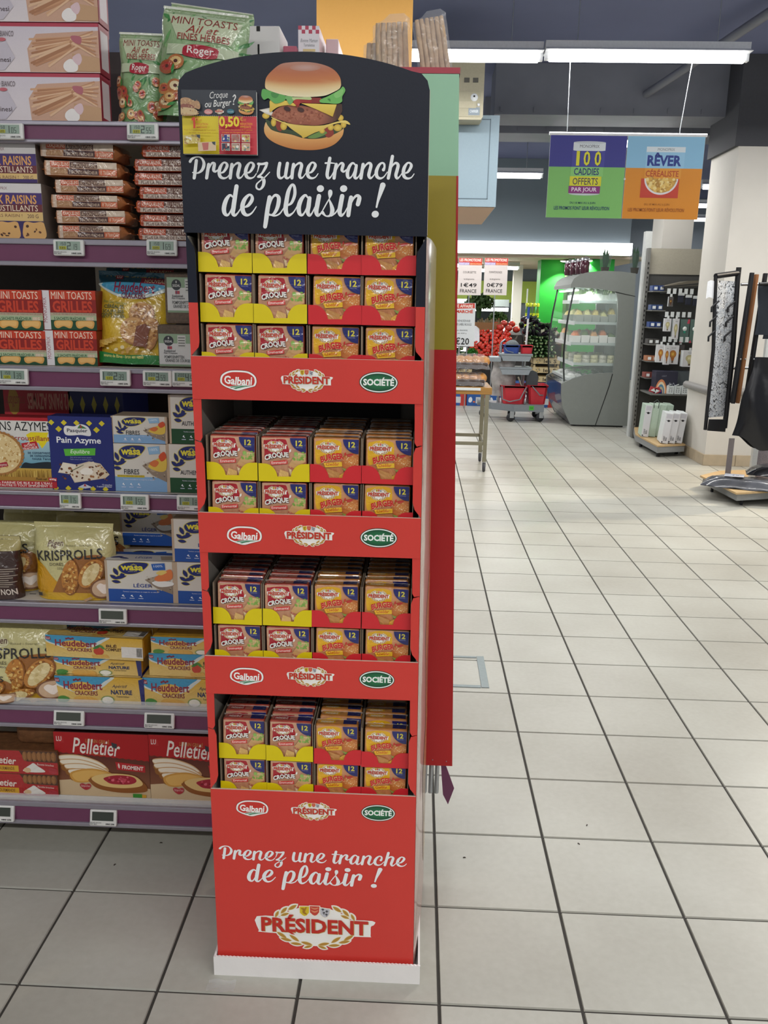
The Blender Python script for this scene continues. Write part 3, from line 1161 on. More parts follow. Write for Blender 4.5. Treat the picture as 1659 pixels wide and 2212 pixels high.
# header
hp = [(-0.2145, 1.545), (-0.2145, 1.775), (-0.211, 1.792), (-0.200, 1.803)]
for k in range(1, 24):
    x = -0.200 + 0.400 * k / 24
    hp.append((x, 1.803 + 0.0345 * (1 - (x / 0.2) ** 2) ** 0.92))
hp += [(0.200, 1.806), (0.2105, 1.795), (0.2145, 1.78), (0.2145, 1.545)]
hd = dpart('header_board', MB().prism(hp, -0.0045, 0.0, 'y'), BLACKC)
dpart('header_edge', MB().prism([(0.2146, 1.547), (0.2146, 1.78), (0.2152, 1.78), (0.2152, 1.547)], -0.0042, 0.0, 'y'), CUT, hd)
dpart('header_return', MB().box(-0.2145, -0.2115, 0.0, 0.05, 1.545, 1.77).box(0.2115, 0.2145, 0.0, 0.05, 1.545, 1.77), BLACKC, hd)
sl = script_art('#e6e9ea')
sl.build('script_lettering', dfront(400 + 50 * .15672, 320 + 95 * .15666, 400 + (1575 + B_) * .15672, 320 + 1108 * .15666, 0.0045), hd, PRINT_MATTE)
BURGER.build('burger_picture', dfront(550, 125, 770, 335, 0.0045), hd, PRINT_MATTE)

# logos on lips
for i, (zt, zb) in enumerate(LIPS):
    zc = (zt + zb) / 2 if i < 3 else 0.405
    rows = [((515, 822), (663, 822), (818, 826)), ((528, 1157), (668, 1157), (818, 1162)), ((533, 1461), (671, 1461), (814, 1468)), ((545, 1746), (678, 1752), (817, 1756))][i]
    for (px, py), lg, w_, nm in zip(rows, (SCRIPT_LOGO, LAUREL, GREEN_LOGO), (0.068, 0.094, 0.071), ('oval_script_logo', 'laurel_crest_logo', 'green_oval_logo')):
        p = at(px, py, DY - 0.004)
        hgt = w_ * (lg.b[3] - lg.b[1]) / (lg.b[2] - lg.b[0])
        lg.build(nm, dplace(p.x - DX + LEAN * p.z, p.z, w_, hgt, 0.004), stand)
p0, p1 = at(473, 1811, DY), at(880, 1859, DY)
q0 = at(612, 1919, DY)
SCRIPT_WHITE.build('script_lettering', dplace((p0.x + p1.x) / 2 - DX + LEAN * 0.3, (p0.z + q0.z) / 2 - 0.006, p1.x - p0.x, p0.z - q0.z - 0.012, 0.004), stand)
p = at(681, 1998, DY)
LAUREL.build('laurel_crest_logo', dplace(p.x - DX + LEAN * p.z, p.z, 0.256, 0.119, 0.004), stand)


# ------------------------------------------------------------------ packs of cheese slices and their trays
def pack_art(kind):
    a = Art((50, 605, 750, 1290))
    cr = kind == 'croque'
    bg = [lin(c) for c in (('#d0a284', '#bd8560') if cr else ('#d29a72', '#c27a44'))]
    vs, fs = [], []
    a.poly([(50, 605), (750, 605), (750, 1290), (50, 1290)], lambda x, y: mixc(bg[0], bg[1], (y - 605) / 685))
    a.blob([(82, 660), (120, 645), (250, 628), (400, 628), (440, 650), (462, 740), (482, 830), (400, 880), (230, 920), (100, 960), (92, 820)] if cr else
           [(70, 690), (130, 640), (300, 612), (450, 640), (480, 720), (470, 860), (380, 940), (180, 1010), (80, 1000)], '#ab1f2b' if cr else '#e3ae22')
    a.paste(LAUREL, 84, 648, 450, 856)
    # blue corner with the count
    a.poly([(752, 605)] + [(752 + 250 * cos(radians(t)), 605 + 240 * sin(radians(t))) for t in range(180, 89, -9)], '#22286c')
    a.text('12', 590, 645, 696, 738, '#dfd24a', bold=0.03)
    a.text('TRANCHES', 588, 748, 700, 770, '#8f92b8')
    if cr:
        # toasted sandwich
        a.poly([(470, 1065), (600, 850), (742, 862), (745, 1000), (560, 1110)], lambda x, y: mixc(lin('#dab987'), lin('#c8965c'), (y - 850) / 260))
        a.poly([(470, 1068), (560, 1112), (745, 1002), (745, 1040), (556, 1150), (468, 1100)], '#b5654e')
        a.poly([(468, 1102), (556, 1150), (745, 1042), (748, 1180), (500, 1220)], '#d6b88a')
        a.poly([(300, 1290), (340, 1130), (470, 1180), (480, 1290)], '#d9b06c')
        a.specks(560, 820, 740, 990, 18, 12, 34, ['#7fa846', '#8fb75a', '#a8b96a'], 5)
        a.specks(480, 1060, 740, 1200, 22, 8, 24, ['#c98f72', '#e3cba4', '#b97862'], 6)
        for dx, dy, c, bo in ((5, 5, '#4a2420', 0.075), (0, 0, '#eceae4', 0.04)):
            a.text("CROQUE", 96 + dx, 858 + dy, 478 + dx, 962 + dy, c, bold=bo, rot=-9, warp=lambda u: -0.25 * (1 - (2 * u - 1) ** 2) + 0.12)
        a.poly([(490, 800), (520, 786), (516, 830), (486, 850)], '#eceae4')
        a.poly([(185, 1000), (455, 966), (462, 1036), (200, 1060)], '#d03a36')
        a.text('Emmental', 205, 990, 440, 1036, '#f2d9cf', bold=0.01, rot=-5)
    else:
        a.shade(640, 985, 165, 150, '#d58a46', '#b25c26', oy=-0.2)
        a.specks(520, 880, 760, 1080, 46, 4, 9, ['#ecd19a', '#f2dcae'], 7, lambda x, y: ((x - 640) / 150) ** 2 + ((y - 985) / 130) ** 2 < 1)
        a.blob([(560, 860), (640, 838), (672, 850), (600, 895)], '#b6342a')
        a.poly([(490, 1080), (620, 1120), (760, 1090), (760, 1170), (560, 1160)], '#8aa24a')
        a.poly([(510, 1130), (640, 1165), (760, 1140), (760, 1210), (600, 1220)], '#5c3226')
        a.poly([(430, 1225), (540, 1150), (640, 1230), (560, 1290), (440, 1290)], '#dba63c')
        a.poly([(150, 1290), (260, 1100), (460, 1170), (450, 1290)], '#c08a4e')
        for dx, dy, c, bo in ((5, 5, '#f0cf90', 0.08), (0, 0, '#c8262a', 0.05)):
            a.text("BURGER", 150 + dx, 858 + dy, 520 + dx, 968 + dy, c, bold=bo, rot=-10, warp=lambda u: -0.25 * (1 - (2 * u - 1) ** 2) + 0.12)
        a.poly([(530, 830), (556, 818), (550, 860), (528, 876)], '#c8262a')
        a.poly([(200, 1010), (490, 980), (495, 1058), (230, 1080)], '#e8b82c')
        a.text('Cheddar', 240, 995, 445, 1050, '#c9541f', bold=0.015, rot=-4)
    return a.clip(50, 605, 750, 1290)


PW, PH, PD = 0.0885, 0.0822, 0.024
FILM_C = mat('pack_film_red', '#a8493a', 0.25, coat=0.5, noise=0.35, nscale=45, bump=0.4, bscale=60)
FILM_B = mat('pack_film_orange', '#b97a3e', 0.25, coat=0.5, noise=0.35, nscale=45, bump=0.4, bscale=60)
CLEAR = mat('clear_film_crest', '#cfc6bc', 0.15, spec=0.8, alpha=0.45, noise=0.1, bump=0.6, bscale=90)


def make_pack(kind):
    root = thing('cheese_slice_pack', 'x', 'cheese pack')
    b = MB()

    def face(y, bulge):
        def fn(u, v):
            e = min(1, 4 * u * (1 - u) * 1.6) * min(1, 4 * v * (1 - v) * 1.8)
            return (-PW / 2 + PW * u, y + bulge * e, PH * v)
        return fn
    b.rbox(-PW / 2, PW / 2, 0, PD, 0, PH, 0.005)
    b.build('wrapped_block', FILM_C if kind == 'croque' else FILM_B, root)
    q = pack_art(kind)
    q.build('front_print', lambda u, v: ((-PW / 2 + 0.002 + (PW - 0.004) * u, -0.0003, 0.001 + (PH - 0.004) * v), (0, -1, 0)), root, PRINT_FILM, step=0.00009, base=0.0001)
    # top seam: printed edge seen from above
    tq = Art((0, 0, 100, 24))
    tq.rect(0, 0, 100, 24, '#b0685a' if kind == 'croque' else '#c88a4a')
    tq.rect(6, 3, 46, 20, '#a32a30' if kind == 'croque' else '#dba32c')
    tq.rect(66, 0, 100, 24, '#2a2c60')
    tq.text('PR\u00c9SIDENT', 9, 6, 42, 18, '#e8ddd0', bold=0.02)
    tq.build('top_print', plane((-PW / 2 + 0.004, 0.003, PH), (PW - 0.008, 0, 0), (0, PD - 0.006, 0)), root, PRINT_FILM, step=0.00005)
    # crimped clear seam standing up at the back of the pack
    c = MB()
    c.grid(14, 2, lambda u, v: (-PW / 2 + PW * u, PD - 0.003 + 0.0012 * sin(u * 40), PH - 0.002 + 0.0035 * v + 0.0005 * sin(u * 23)))
    c.build('film_seam', CLEAR, root)
    return root


TW, TD = 0.0985, 0.30


def make_tray(kind):
    root = thing('shelf_tray', 'x', 'tray')
    w_ = TW / 2 - 0.0006
    prof = [(-w_, 0.001), (w_, 0.001), (w_, 0.0355), (w_ - 0.012, 0.0352)]
    for k in range(1, 9):
        t = k / 8 * pi / 2
        prof.append((w_ - 0.012 - 0.0235 * sin(t), 0.0105 + 0.0247 * cos(t) ** 1.15))
    left = [(-x, z) for x, z in prof[2:]]
    prof = prof + [(-0.0125, 0.0102)] + list(reversed(left))[1:]
    f = MB()
    f.prism(prof, 0.0, 0.0016, 'y')
    f.build('front_flap', YELC if kind == 'croque' else REDT, root)
    b = MB()
    b.box(-w_, -w_ + 0.0016, 0.0016, TD, 0.001, 0.0865)
    b.box(w_ - 0.0016, w_, 0.0016, TD, 0.001, 0.0865)
    b.box(-w_ + 0.0016, w_ - 0.0016, 0.0016, TD, 0.001, 0.0022)
    b.box(-w_, w_, TD, TD + 0.0016, 0.001, 0.0865)
    b.build('tray_body', KRAFT, root)
    return root


packs = {k: make_pack(k) for k in ('croque', 'burger')}
trays = {k: make_tray(k) for k in ('croque', 'burger')}
used = set()


def spawn(store, key, nm):
    if (nm, key) in used:
        return copy_tree(store[key])
    used.add((nm, key))
    return store[key]


TIERS = [('top', [1.4780, 1.3900, 1.3020], 1), ('second', [1.0960, 1.0080], 1), ('third', [0.8030, 0.7140], 1), ('lowest', [0.5060, 0.4180], 1)]
COLN = ['first column from the left', 'second column from the left', 'third column from the left', 'rightmost column']
ORD = ['', 'second', 'third', 'fourth', 'fifth', 'sixth', 'seventh', 'eighth', 'ninth']
for ti, (tn, zs, _) in enumerate(TIERS):
    for ri, z in enumerate(zs):
        rn = ['top row', 'second row', 'bottom row'][ri] if ti == 0 else ['upper row', 'lower row'][ri]
        for ci in range(4):
            kind = 'croque' if ci < 2 else 'burger'
            cname = 'yellow' if ci < 2 else 'red'
            x = DX - LEAN * z - 0.1478 + 0.0985 * ci + rnd.uniform(-0.0006, 0.0006)
            y = DY + 0.012 + rnd.uniform(0, 0.003)
            dz = 0.0
            if ti == 3 and ci >= 2:
                dz = -0.0035 * (ci - 1) if ri == 0 else 0.0
            where = '%s of the %s shelf, %s' % (rn, tn, COLN[ci])
            tr = spawn(trays, kind, 't')
            tr.location = (x, y, z + dz)
            tr.rotation_euler = (0, radians(rnd.uniform(-0.5, 0.5)), 0)
            tag(tr, '%s scalloped card tray, %s' % (cname, where), 'tray', '%s trays in the cheese display' % cname)
            sag = -0.004 if (ti == 3 and ci == 3) else 0.0
            recess = rnd.uniform(0.001, 0.006)
            pk = spawn(packs, kind, 'p')
            pk.location = (x + rnd.uniform(-0.0025, 0.0025), y + 0.003 + recess, z + dz + 0.0045 + sag * 0.5)
            pk.rotation_euler = (radians(rnd.uniform(-2.2, 0.3)), radians(rnd.uniform(-1.1, 1.1)), radians(rnd.uniform(-1.2, 1.2)))
            tag(pk, 'front %s pack, %s' % ('red croque' if ci < 2 else 'orange burger', where), 'cheese pack', 'front packs in the cheese display')
            if ri == 0 and ti > 0:
                for k in range(1, 9):
                    p2 = copy_tree(pk)
                    p2.location = (x + rnd.uniform(-0.002, 0.002), y + 0.006 + recess + k * 0.0295, z + dz + 0.0048 + rnd.uniform(0, 0.003))
                    p2.rotation_euler = (radians(rnd.uniform(-3.6, -1.6)), radians(rnd.uniform(-1, 1)), 0)
                    tag(p2, '%s pack back, %s' % (ORD[k], where), 'cheese pack', 'packs queued behind the front packs')

# coupon pad stuck on the header
c0, c1 = at(397, 333, DY - 0.012), at(554, 196, DY - 0.012)
pad = thing('coupon_pad', 'yellow and red coupon pad with black top, stuck to the black header', 'coupon pad', (c0.x, DY - 0.0048, c0.z))
pw, ph = c1.x - c0.x, c1.z - c0.z
pb = MB()
for k in range(6):
    pb.box(0.0003 * (k % 2), pw - 0.0004 * (k % 3), -0.009 + 0.0015 * k, -0.009 + 0.0013 + 0.0015 * k, 0.0003 * (k % 3), ph - 0.002)
pb.build('paper_sheets', mat('paper', '#d8d6d2', 0.8), pad)
ca = Art((50, 90, 1590, 1400))
ca.rect(50, 90, 1590, 1400, '#31363f')
ca.rect(50, 620, 805, 1395, '#d6c12c')
ca.rect(805, 615, 1590, 1395, '#c73b46')
for k in range(40):
    ca.ell(60 + k * 39, 615, 10, 6, '#c9c3b8', n=6, same=k > 0)
for k in range(20):
    ca.ell(805, 640 + k * 38, 5, 9, '#d8c9b0', n=6, same=True)
ca.text('Croque', 635, 120, 1010, 300, '#dcdcda', bold=0.0, shear=0.35, rot=-4)
ca.text('ou Burger', 530, 290, 1080, 470, '#dcdcda', bold=0.01, shear=0.35, rot=-5)
ca.stroke([(1115, 225, 18), (1150, 190, 26), (1165, 240, 26), (1130, 300, 18), (1125, 335, 16)], '#dcdcda')
ca.ell(1122, 375, 16, 16, '#dcdcda', same=True)
ca.ell(600, 535, 88, 55, '#c98684')
ca.text('Galbani', 540, 515, 660, 560, '#e8d6d0')
ca.paste(LAUREL, 740, 475, 925, 590)
ca.ell(1065, 530, 78, 50, '#2b6a7c')
ca.text('SOCI\u00c9T\u00c9', 1005, 512, 1125, 552, '#b8d2d8')
ca.paste(BURGER, 1200, 195, 1590, 615)
ca.blob([(45, 330), (120, 270), (230, 280), (320, 330), (420, 340), (455, 430), (430, 500), (330, 480), (380, 560), (380, 615), (50, 612)], '#b08a68')
ca.blob([(50, 420), (150, 390), (280, 420), (330, 470), (200, 480), (60, 470)], '#8a5348')
ca.blob([(60, 480), (200, 470), (370, 510), (380, 600), (200, 610), (60, 600)], '#c6ad84')
ca.specks(60, 290, 420, 600, 30, 8, 24, ['#d4bd92', '#96705a', '#c49c70'], 4)
ca.poly([(300, 890), (300, 725), (268, 735), (268, 692), (312, 660), (345, 660), (345, 890)], '#c8402a')
ca.text('\u20ac', 355, 660, 425, 745, '#c8542a', bold=0.005)
ca.text('DE', 430, 700, 480, 740, '#c8802a')
ca.text('R\u00c9DUCTION', 362, 770, 602, 830, '#c8702a', bold=0.02)
ca.text('IMM\u00c9DIATE', 362, 835, 585, 885, '#c8702a', bold=0.02)
for y, x0, x1 in ((925, 110, 765), (980, 210, 660)):
    ca.text("Pour l'achat simultan\u00e9 de 2 produits" if y == 925 else 'au choix dans la gamme', x0, y - 18, x1, y + 20, '#b8861e', bold=0.01)
ca.text('0,50', 835, 640, 1255, 890, '#e3cd34', bold=0.035)
ca.text('\u20ac', 1268, 650, 1330, 735, '#e3b634', bold=0.005)
ca.text('DE', 1340, 690, 1392, 735, '#e39a34')
ca.text('R\u00c9DUCTION', 1272, 755, 1520, 815, '#e39a34', bold=0.02)
ca.text('IMM\u00c9DIATE', 1272, 820, 1495, 875, '#e39a34', bold=0.02)
ca.text("Pour l'achat d'un produit de la gamme", 850, 898, 1520, 934, '#e39034', bold=0.01)
ca.text('croque ou burger au choix', 895, 950, 1470, 990, '#e39034', bold=0.01)
ca.poly([(80, 1040), (445, 1015), (440, 1195), (100, 1220)], '#c9b568')
ca.specks(100, 1040, 430, 1200, 20, 14, 40, ['#d9cf9a', '#b08a58', '#e0dcc8', '#a38c4c'], 9)
ca.poly([(365, 1020), (440, 1020), (438, 1100), (380, 1070)], '#3a4048')
ca.poly([(390, 1180), (765, 1160), (765, 1345), (395, 1360)], '#d0b898')
ca.poly([(475, 1190), (615, 1180), (600, 1330), (500, 1340)], '#b86a62')
ca.poly([(680, 1165), (755, 1160), (750, 1235), (700, 1210)], '#3a4448')
for k, c in enumerate(('#2c3a86', '#a2756c', '#c2a85a', '#33384c', '#a89484', '#c4a080')):
    x, y = 885 + (k % 3) * 208, 1010 + (k // 3) * 180
    ca.rect(x, y, x + 172, y + 155, '#d9cfc6')
    ca.rect(x + 8, y + 8, x + 164, y + 147, c)
    ca.specks(x + 20, y + 20, x + 150, y + 140, 7, 14, 34, ['#e4dcd2', '#b05a52', '#6c8a80', '#d4c294'], 20 + k)
ca.clip(50, 90, 1590, 1400).build('coupon_print', lambda u, v: ((pw * u, -0.0092, ph * v), (0, -1, 0)), pad)
# ------------------------------------------------------------------ biscuit gondola on the left
GY = 0.42                                   # front plane of the shelves
SH_PX = [(262, 311), (517, 577), (793, 846), (1063, 1104), (1303, 1350), (1527, 1574), (1734, 1783)]
SHZ = [(at(200, a, GY).z, at(200, b, GY).z) for a, b in SH_PX]
GX0, GX1 = -1.75, -0.325
PURPLE = mat('purple_rail', '#6c3a58', 0.4, noise=0.05, nscale=30)
RAILM = mat('grey_rail_metal', '#9a96a0', 0.35, metal=0.5, noise=0.05)
SHELFM = mat('cream_shelf_metal', '#c6c0b4', 0.5, noise=0.04)
DKBACK = mat('dark_back_panel', '#3a3433', 0.7)
PLEX = mat('clear_plastic', '#e8ecee', 0.1, spec=0.6, alpha=0.28)
gond = thing('gondola_shelf', 'cream metal gondola with purple price rails, full of biscuits, left of the display', 'shelf unit', ((GX0 + GX1) / 2, 0.65, 0))
gox, goy = gond.location.x, gond.location.y


def gpart(nm, mb, m, parent=None):
    mb.v = [(x - gox, y - goy, z) for x, y, z in mb.v]
    return mb.build(nm, m, parent or gond)


gpart('back_panel', MB().box(GX0, GX1, 0.90, 0.915, 0.1, 2.05), DKBACK)
for x in (GX0 + 0.02, -0.95, GX1 - 0.02):
    gpart('upright', MB().box(x - 0.015, x + 0.015, 0.87, 0.90, 0, 2.05), SHELFM)
gpart('plinth', MB().box(GX0, GX1, 0.66, 0.68, 0.0, 0.1), DKBACK)
gpart('foot', MB().box(GX0, GX0 + 0.04, 0.5, 0.9, 0.0, 0.1), DKBACK)
gpart('foot', MB().box(GX1 - 0.04, GX1, 0.5, 0.9, 0.0, 0.1), DKBACK)
for i, (zt, zb) in enumerate(SHZ):
    b = gpart('shelf_board', MB().box(GX0, GX1, GY + 0.012, 0.88, zt - 0.022, zt), SHELFM)
    if i in (6, 4):
        for k in range(30):
            x = -1.3 + k * 0.045
            gpart('slot', MB().box(x, x + 0.016, GY + 0.05, GY + 0.054, zt - 0.001, zt + 0.0004), DKBACK, b) if -1.25 < x < -0.6 else None
    hgt = zt - zb
    gpart('price_rail', MB().box(GX0, GX1, GY - 0.002, GY + 0.010, zb + hgt * 0.17, zt - hgt * 0.22), PURPLE, b)
    gpart('rail_top_edge', MB().rbox(GX0, GX1, GY - 0.007, GY + 0.012, zt - hgt * 0.22, zt - 0.0005, 0.002), RAILM, b)
    gpart('rail_bottom_edge', MB().rbox(GX0, GX1, GY - 0.007, GY + 0.012, zb, zb + hgt * 0.17, 0.002), RAILM, b)
    if i in (5, 6):
        gpart('clear_riser', MB().box(GX0, GX1, GY + 0.0, GY + 0.0025, zt, zt + 0.018), PLEX, b)

# electronic price tags
SEG = {'0': 'abcdef', '1': 'bc', '2': 'abged', '3': 'abgcd', '4': 'fgbc', '5': 'afgcd', '6': 'afgedc', '7': 'abc', '8': 'abcdefg', '9': 'abcdfg'}


def seg(a, ch, x, y, w_, h_, c, t=None):
    t = t or w_ * 0.2
    m = y + h_ / 2
    R = {'a': (x, y, x + w_, y + t), 'g': (x, m - t / 2, x + w_, m + t / 2), 'd': (x, y + h_ - t, x + w_, y + h_), 'f': (x, y, x + t, m), 'e': (x, m, x + t, y + h_), 'b': (x + w_ - t, y, x + w_, m), 'c': (x + w_ - t, m, x + w_, y + h_)}
    for s_ in SEG[ch]:
        a.rect(*R[s_], c, same=True)


TAGM = mat('tag_plastic', '#d6d6d2', 0.4)
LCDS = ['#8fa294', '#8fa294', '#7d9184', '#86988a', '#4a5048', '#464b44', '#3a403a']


def price_tag(row, x0, x1, y0, y1, price, unit, where):
    Yt = GY - 0.008
    p, q = at(x0, y1, Yt), at(x1, y0, Yt)
    w_, h_ = q.x - p.x, q.z - p.z
    t = thing('price_tag', where, 'price tag', ((p.x + q.x) / 2, Yt, p.z), 0, 'electronic price tags on the purple rails')
    tilt = Matrix.Rotation(radians(-4 if row < 5 else -14), 4, 'X')
    MB().rbox(-w_ / 2, w_ / 2, -0.010, 0.0, 0, h_, 0.003, M=tilt).build('case', TAGM, t)
    a = Art((0, 0, 185, 100))
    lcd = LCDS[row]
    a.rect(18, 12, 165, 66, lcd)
    dk = '#1e241f'
    a.layer += 1
    if price:
        eu, ct = price
        x = 165 - 14 - len(ct) * 17
        for i, ch in enumerate(ct):
            seg(a, ch, x + i * 17, 28, 12, 34, dk)
        seg(a, eu, x - 30, 18, 20, 44, dk)
        a.rect(24, 16, 28, 62, dk, same=True)
        for i, ch in enumerate(unit):
            seg(a, ch, 42 + i * 14, 18, 9, 18, dk, 2)
        a.rect(38, 42, 82, 62, '#a8a832')
        a.layer += 1
        for i, ch in enumerate('685'):
            seg(a, ch, 46 + i * 11, 46, 7, 13, '#4a4a20', 2)
    a.text('BISCUITS 150 G X12', 8, 74, 82, 82, '#3c3c3c', bold=0.01)
    a.text('REF 4021', 8, 84, 52, 91, '#3c3c3c', bold=0.01)
    a.text('10845 2296', 112, 80, 172, 90, '#2c2c2c', bold=0.03)

    def fn(u, v):
        pt = tilt @ Vector((-w_ / 2 + w_ * u, -0.010, h_ * v))
        return pt, tilt @ Vector((0, -1, 0))
    a.build('tag_face', fn, t)
    if row in (0, 1, 2, 3):
        pass
    return t


for row, x0, x1, y0, y1, pr, un, wh in (
    (0, -12, 52, 268, 303, ('1', '05'), '150', 'price tag reading 1.05 under the breadstick boxes'),
    (0, 277, 343, 268, 304, ('2', '55'), '150', 'price tag reading 2.55 under the green snack bags'),
    (1, 119, 183, 519, 553, ('2', '19'), '150', 'price tag reading 2.19 under the slanted biscuit pack stack'),
    (1, 319, 384, 519, 553, ('1', '69'), '150', 'price tag reading 1.69 under the biscuit packs beside the display'),
    (2, 0, 62, 797, 830, ('1', '39'), '150', 'price tag reading 1.39 under the mini toast boxes'),
    (2, 219, 283, 799, 833, ('2', '39'), '100', 'price tag reading 2.39 under the yellow cracker bag'),
    (2, 311, 372, 801, 834, ('3', '59'), '200', 'price tag reading 3.59 under the dark crispbread packs'),
    (2, 374, 436, 802, 835, ('4', '59'), '200', 'price tag beside the display, half hidden, under the crispbread packs'),
    (3, 132, 176, 1065, 1097, ('1', '75'), '100', 'narrow price tag reading 1.75 under the navy matzo box'),
    (3, 263, 323, 1068, 1100, ('1', '55'), '150', 'price tag reading 1.55 under the light blue crispbread packs'),
    (3, 384, 446, 1070, 1101, ('1', '85'), '100', 'price tag half hidden by the display under the green crispbread packs'),
    (4, 216, 275, 1315, 1345, None, '', 'blank price tag under the blue crispbread pack on the fifth shelf'),
    (5, 118, 182, 1537, 1565, None, '', 'blank price tag under the left stack of cracker packs'),
    (5, 313, 377, 1542, 1571, None, '', 'blank price tag under the right stack of cracker packs'),
    (6, -32, 30, 1742, 1771, None, '', 'blank price tag on the lowest rail at the left picture edge'),
    (6, 196, 252, 1752, 1781, None, '', 'blank price tag on the lowest rail under the large red toast box')):
    price_tag(row, x0, x1, y0, y1, pr, un, wh)

# coloured end panel of the gondola
ep = thing('end_panel', 'tall gondola end panel banded green, yellow and red behind the display', 'panel', (-0.07, 0.515, 0))
pt = at(992, 160, 0.51)
pbm = at(977, 1655, 0.51)
zs = [pbm.z, at(980, 756, 0.51).z, at(985, 380, 0.51).z, pt.z]


def xe(z):
    return pbm.x + (pt.x - pbm.x) * (z - pbm.z) / (pt.z - pbm.z)


for z0, z1, c, nm in ((zs[0], zs[1], '#b41e20', 'red'), (zs[1], zs[2], '#9c8a26', 'yellow'), (zs[2], zs[3], '#96c6a4', 'green')):
    MB().prism([(xe(z0) - 0.30 + 0.07, z0), (xe(z0) + 0.07, z0), (xe(z1) + 0.07, z1), (xe(z1) - 0.30 + 0.07, z1)], -0.005, 0.005, 'y').build(nm + '_band', mat('panel_' + nm, c, 0.35, noise=0.04, nscale=6), ep)
MB().prism([(xe(zs[1]) + 0.07 - 0.004, zs[1]), (xe(zs[1]) + 0.0705, zs[1]), (xe(zs[2]) + 0.0705, zs[2]), (xe(zs[2]) + 0.07 - 0.004, zs[2])], -0.0056, -0.0049, 'y').build('red_edge', mat('panel_red', '#9c1c1e'), ep)
for dx, dz in ((-0.016, 0.013), (-0.052, 0.016)):
    MB().ball((xe(zs[0]) + 0.07 + dx, -0.0052, zs[0] + dz), 0.0016, 8, 5).build('rivet', steel, ep)
# side shelf bracket and rail under the panel
br = thing('side_shelf_bracket', 'shiny steel bracket with torn purple rail below the red end panel', 'bracket', (-0.01, 0.62, 0.12))
for dx in (-0.022, -0.006, 0.010):
    MB().tube([(dx, -0.06, 0.14), (dx, -0.06, 0.03)], 0.006, 8).build('tube', steel, br)
MB().box(-0.03, 0.02, -0.066, 0.3, 0.13, 0.15).build('arm', steel, br)
MB().prism([(0.018, 0.135), (0.06, 0.02), (0.045, -0.03), (0.03, 0.0), (0.024, 0.06)], -0.02, -0.016, 'y').build('torn_rail', PURPLE, br)

# ------------------------------------------------------------------ goods: helpers
K1, K2, K3, K4 = (0, 0, .33755), (0, 500, .27728), (0, 820, .27728), (0, 1280, .28933)


def px(K, x, y):
    return K[0] + K[2] * x, K[1] + K[2] * y


def carton(name, label, K, box, depth, side, art, shelf=None, Y=GY + 0.016, cat='box', group=None, rz=0.0, z0=None, material=None, top=None, r=0.0015, sideart=None):
    """card box with a printed front; box = (x0, y0, x1, y1) in crop units"""
    p = at(*px(K, box[0], box[3]), Y)
    q = at(*px(K, box[2], box[1]), Y)
    w_, h_ = q.x - p.x, q.z - p.z
    zb = p.z
    if shelf is not None:
        zb = SHZ[shelf][0] + 0.0005
        h_ = q.z - zb
    if z0 is not None:
        zb = z0
        h_ = q.z - zb
    t = thing(name, label, cat, ((p.x + q.x) / 2, Y, zb), rz, group)
    MB().rbox(-w_ / 2, w_ / 2, 0, depth, 0, h_, r).build('carton', side, t)
    if art is not None:
        art.build('front_print', front(w_ - 0.001, h_ - 0.001, 0.0, 0, 0.0005), t, material or PRINT, step=0.00008)
    if top is not None:
        top.build('top_print', plane((-w_ / 2 + 0.0005, 0.0005, h_), (w_ - 0.001, 0, 0), (0, depth - 0.001, 0)), t, material or PRINT, step=0.00008)
    if sideart is not None:
        sideart.build('side_print', plane((w_ / 2, 0.0005, 0.0005), (0, depth - 0.001, 0), (0, 0, h_ - 0.001)), t, material or PRINT, step=0.00008)
    t['h'] = h_
    return t


def flowpack(name, label, K, box, depth, side, art, Y=GY + 0.02, z0=None, rz=0.0, ry=0.0, group=None, fin=0.018, cat='packet'):
    """long film-wrapped packet with crimped ends"""
    p = at(*px(K, box[0], box[3]), Y)
    q = at(*px(K, box[2], box[1]), Y)
    w_, h_ = q.x - p.x - 2 * fin, q.z - p.z
    zb = p.z if z0 is None else z0
    t = thing(name, label, cat, ((p.x + q.x) / 2, Y, zb), rz, group)
    t.rotation_euler = (0, ry, rz)
    hz = h_ / 2
    prof = []
    n = 12

    def ring(x, k):
        out = []
        for i in range(16):
            a = 2 * pi * i / 16
            sy = 1 if sin(a) >= 0 else -1
            cx_ = 1 if cos(a) >= 0 else -1
            yy = depth / 2 + cx_ * (abs(cos(a)) ** 0.35) * depth / 2 * (0.35 + 0.65 * k)
            zz = hz + sy * (abs(sin(a)) ** 0.35) * hz * k
            out.append((x, yy, zz))
        return out
    rings = [ring(-w_ / 2 - fin, 0.10), ring(-w_ / 2 - fin * 0.55, 0.12), ring(-w_ / 2 - 0.002, 0.86), ring(-w_ / 2 + 0.008, 1.0), ring(w_ / 2 - 0.008, 1.0), ring(w_ / 2 + 0.002, 0.86), ring(w_ / 2 + fin * 0.55, 0.12), ring(w_ / 2 + fin, 0.10)]
    b = MB()
    vs = [v for r_ in rings for v in r_]
    fs = [(i * 16 + k, i * 16 + (k + 1) % 16, (i + 1) * 16 + (k + 1) % 16, (i + 1) * 16 + k) for i in range(len(rings) - 1) for k in range(16)]
    b.add(vs, fs, True)
    b.add(rings[0], [tuple(range(16))]).add(rings[-1], [tuple(range(15, -1, -1))])
    b.build('wrapper', side, t)
    if art is not None:
        art.build('front_print', front(w_ - 0.004, h_ * 0.86, -0.0006, 0, h_ * 0.07), t, PRINT_FILM, step=0.00008)
    t['h'] = h_
    return t


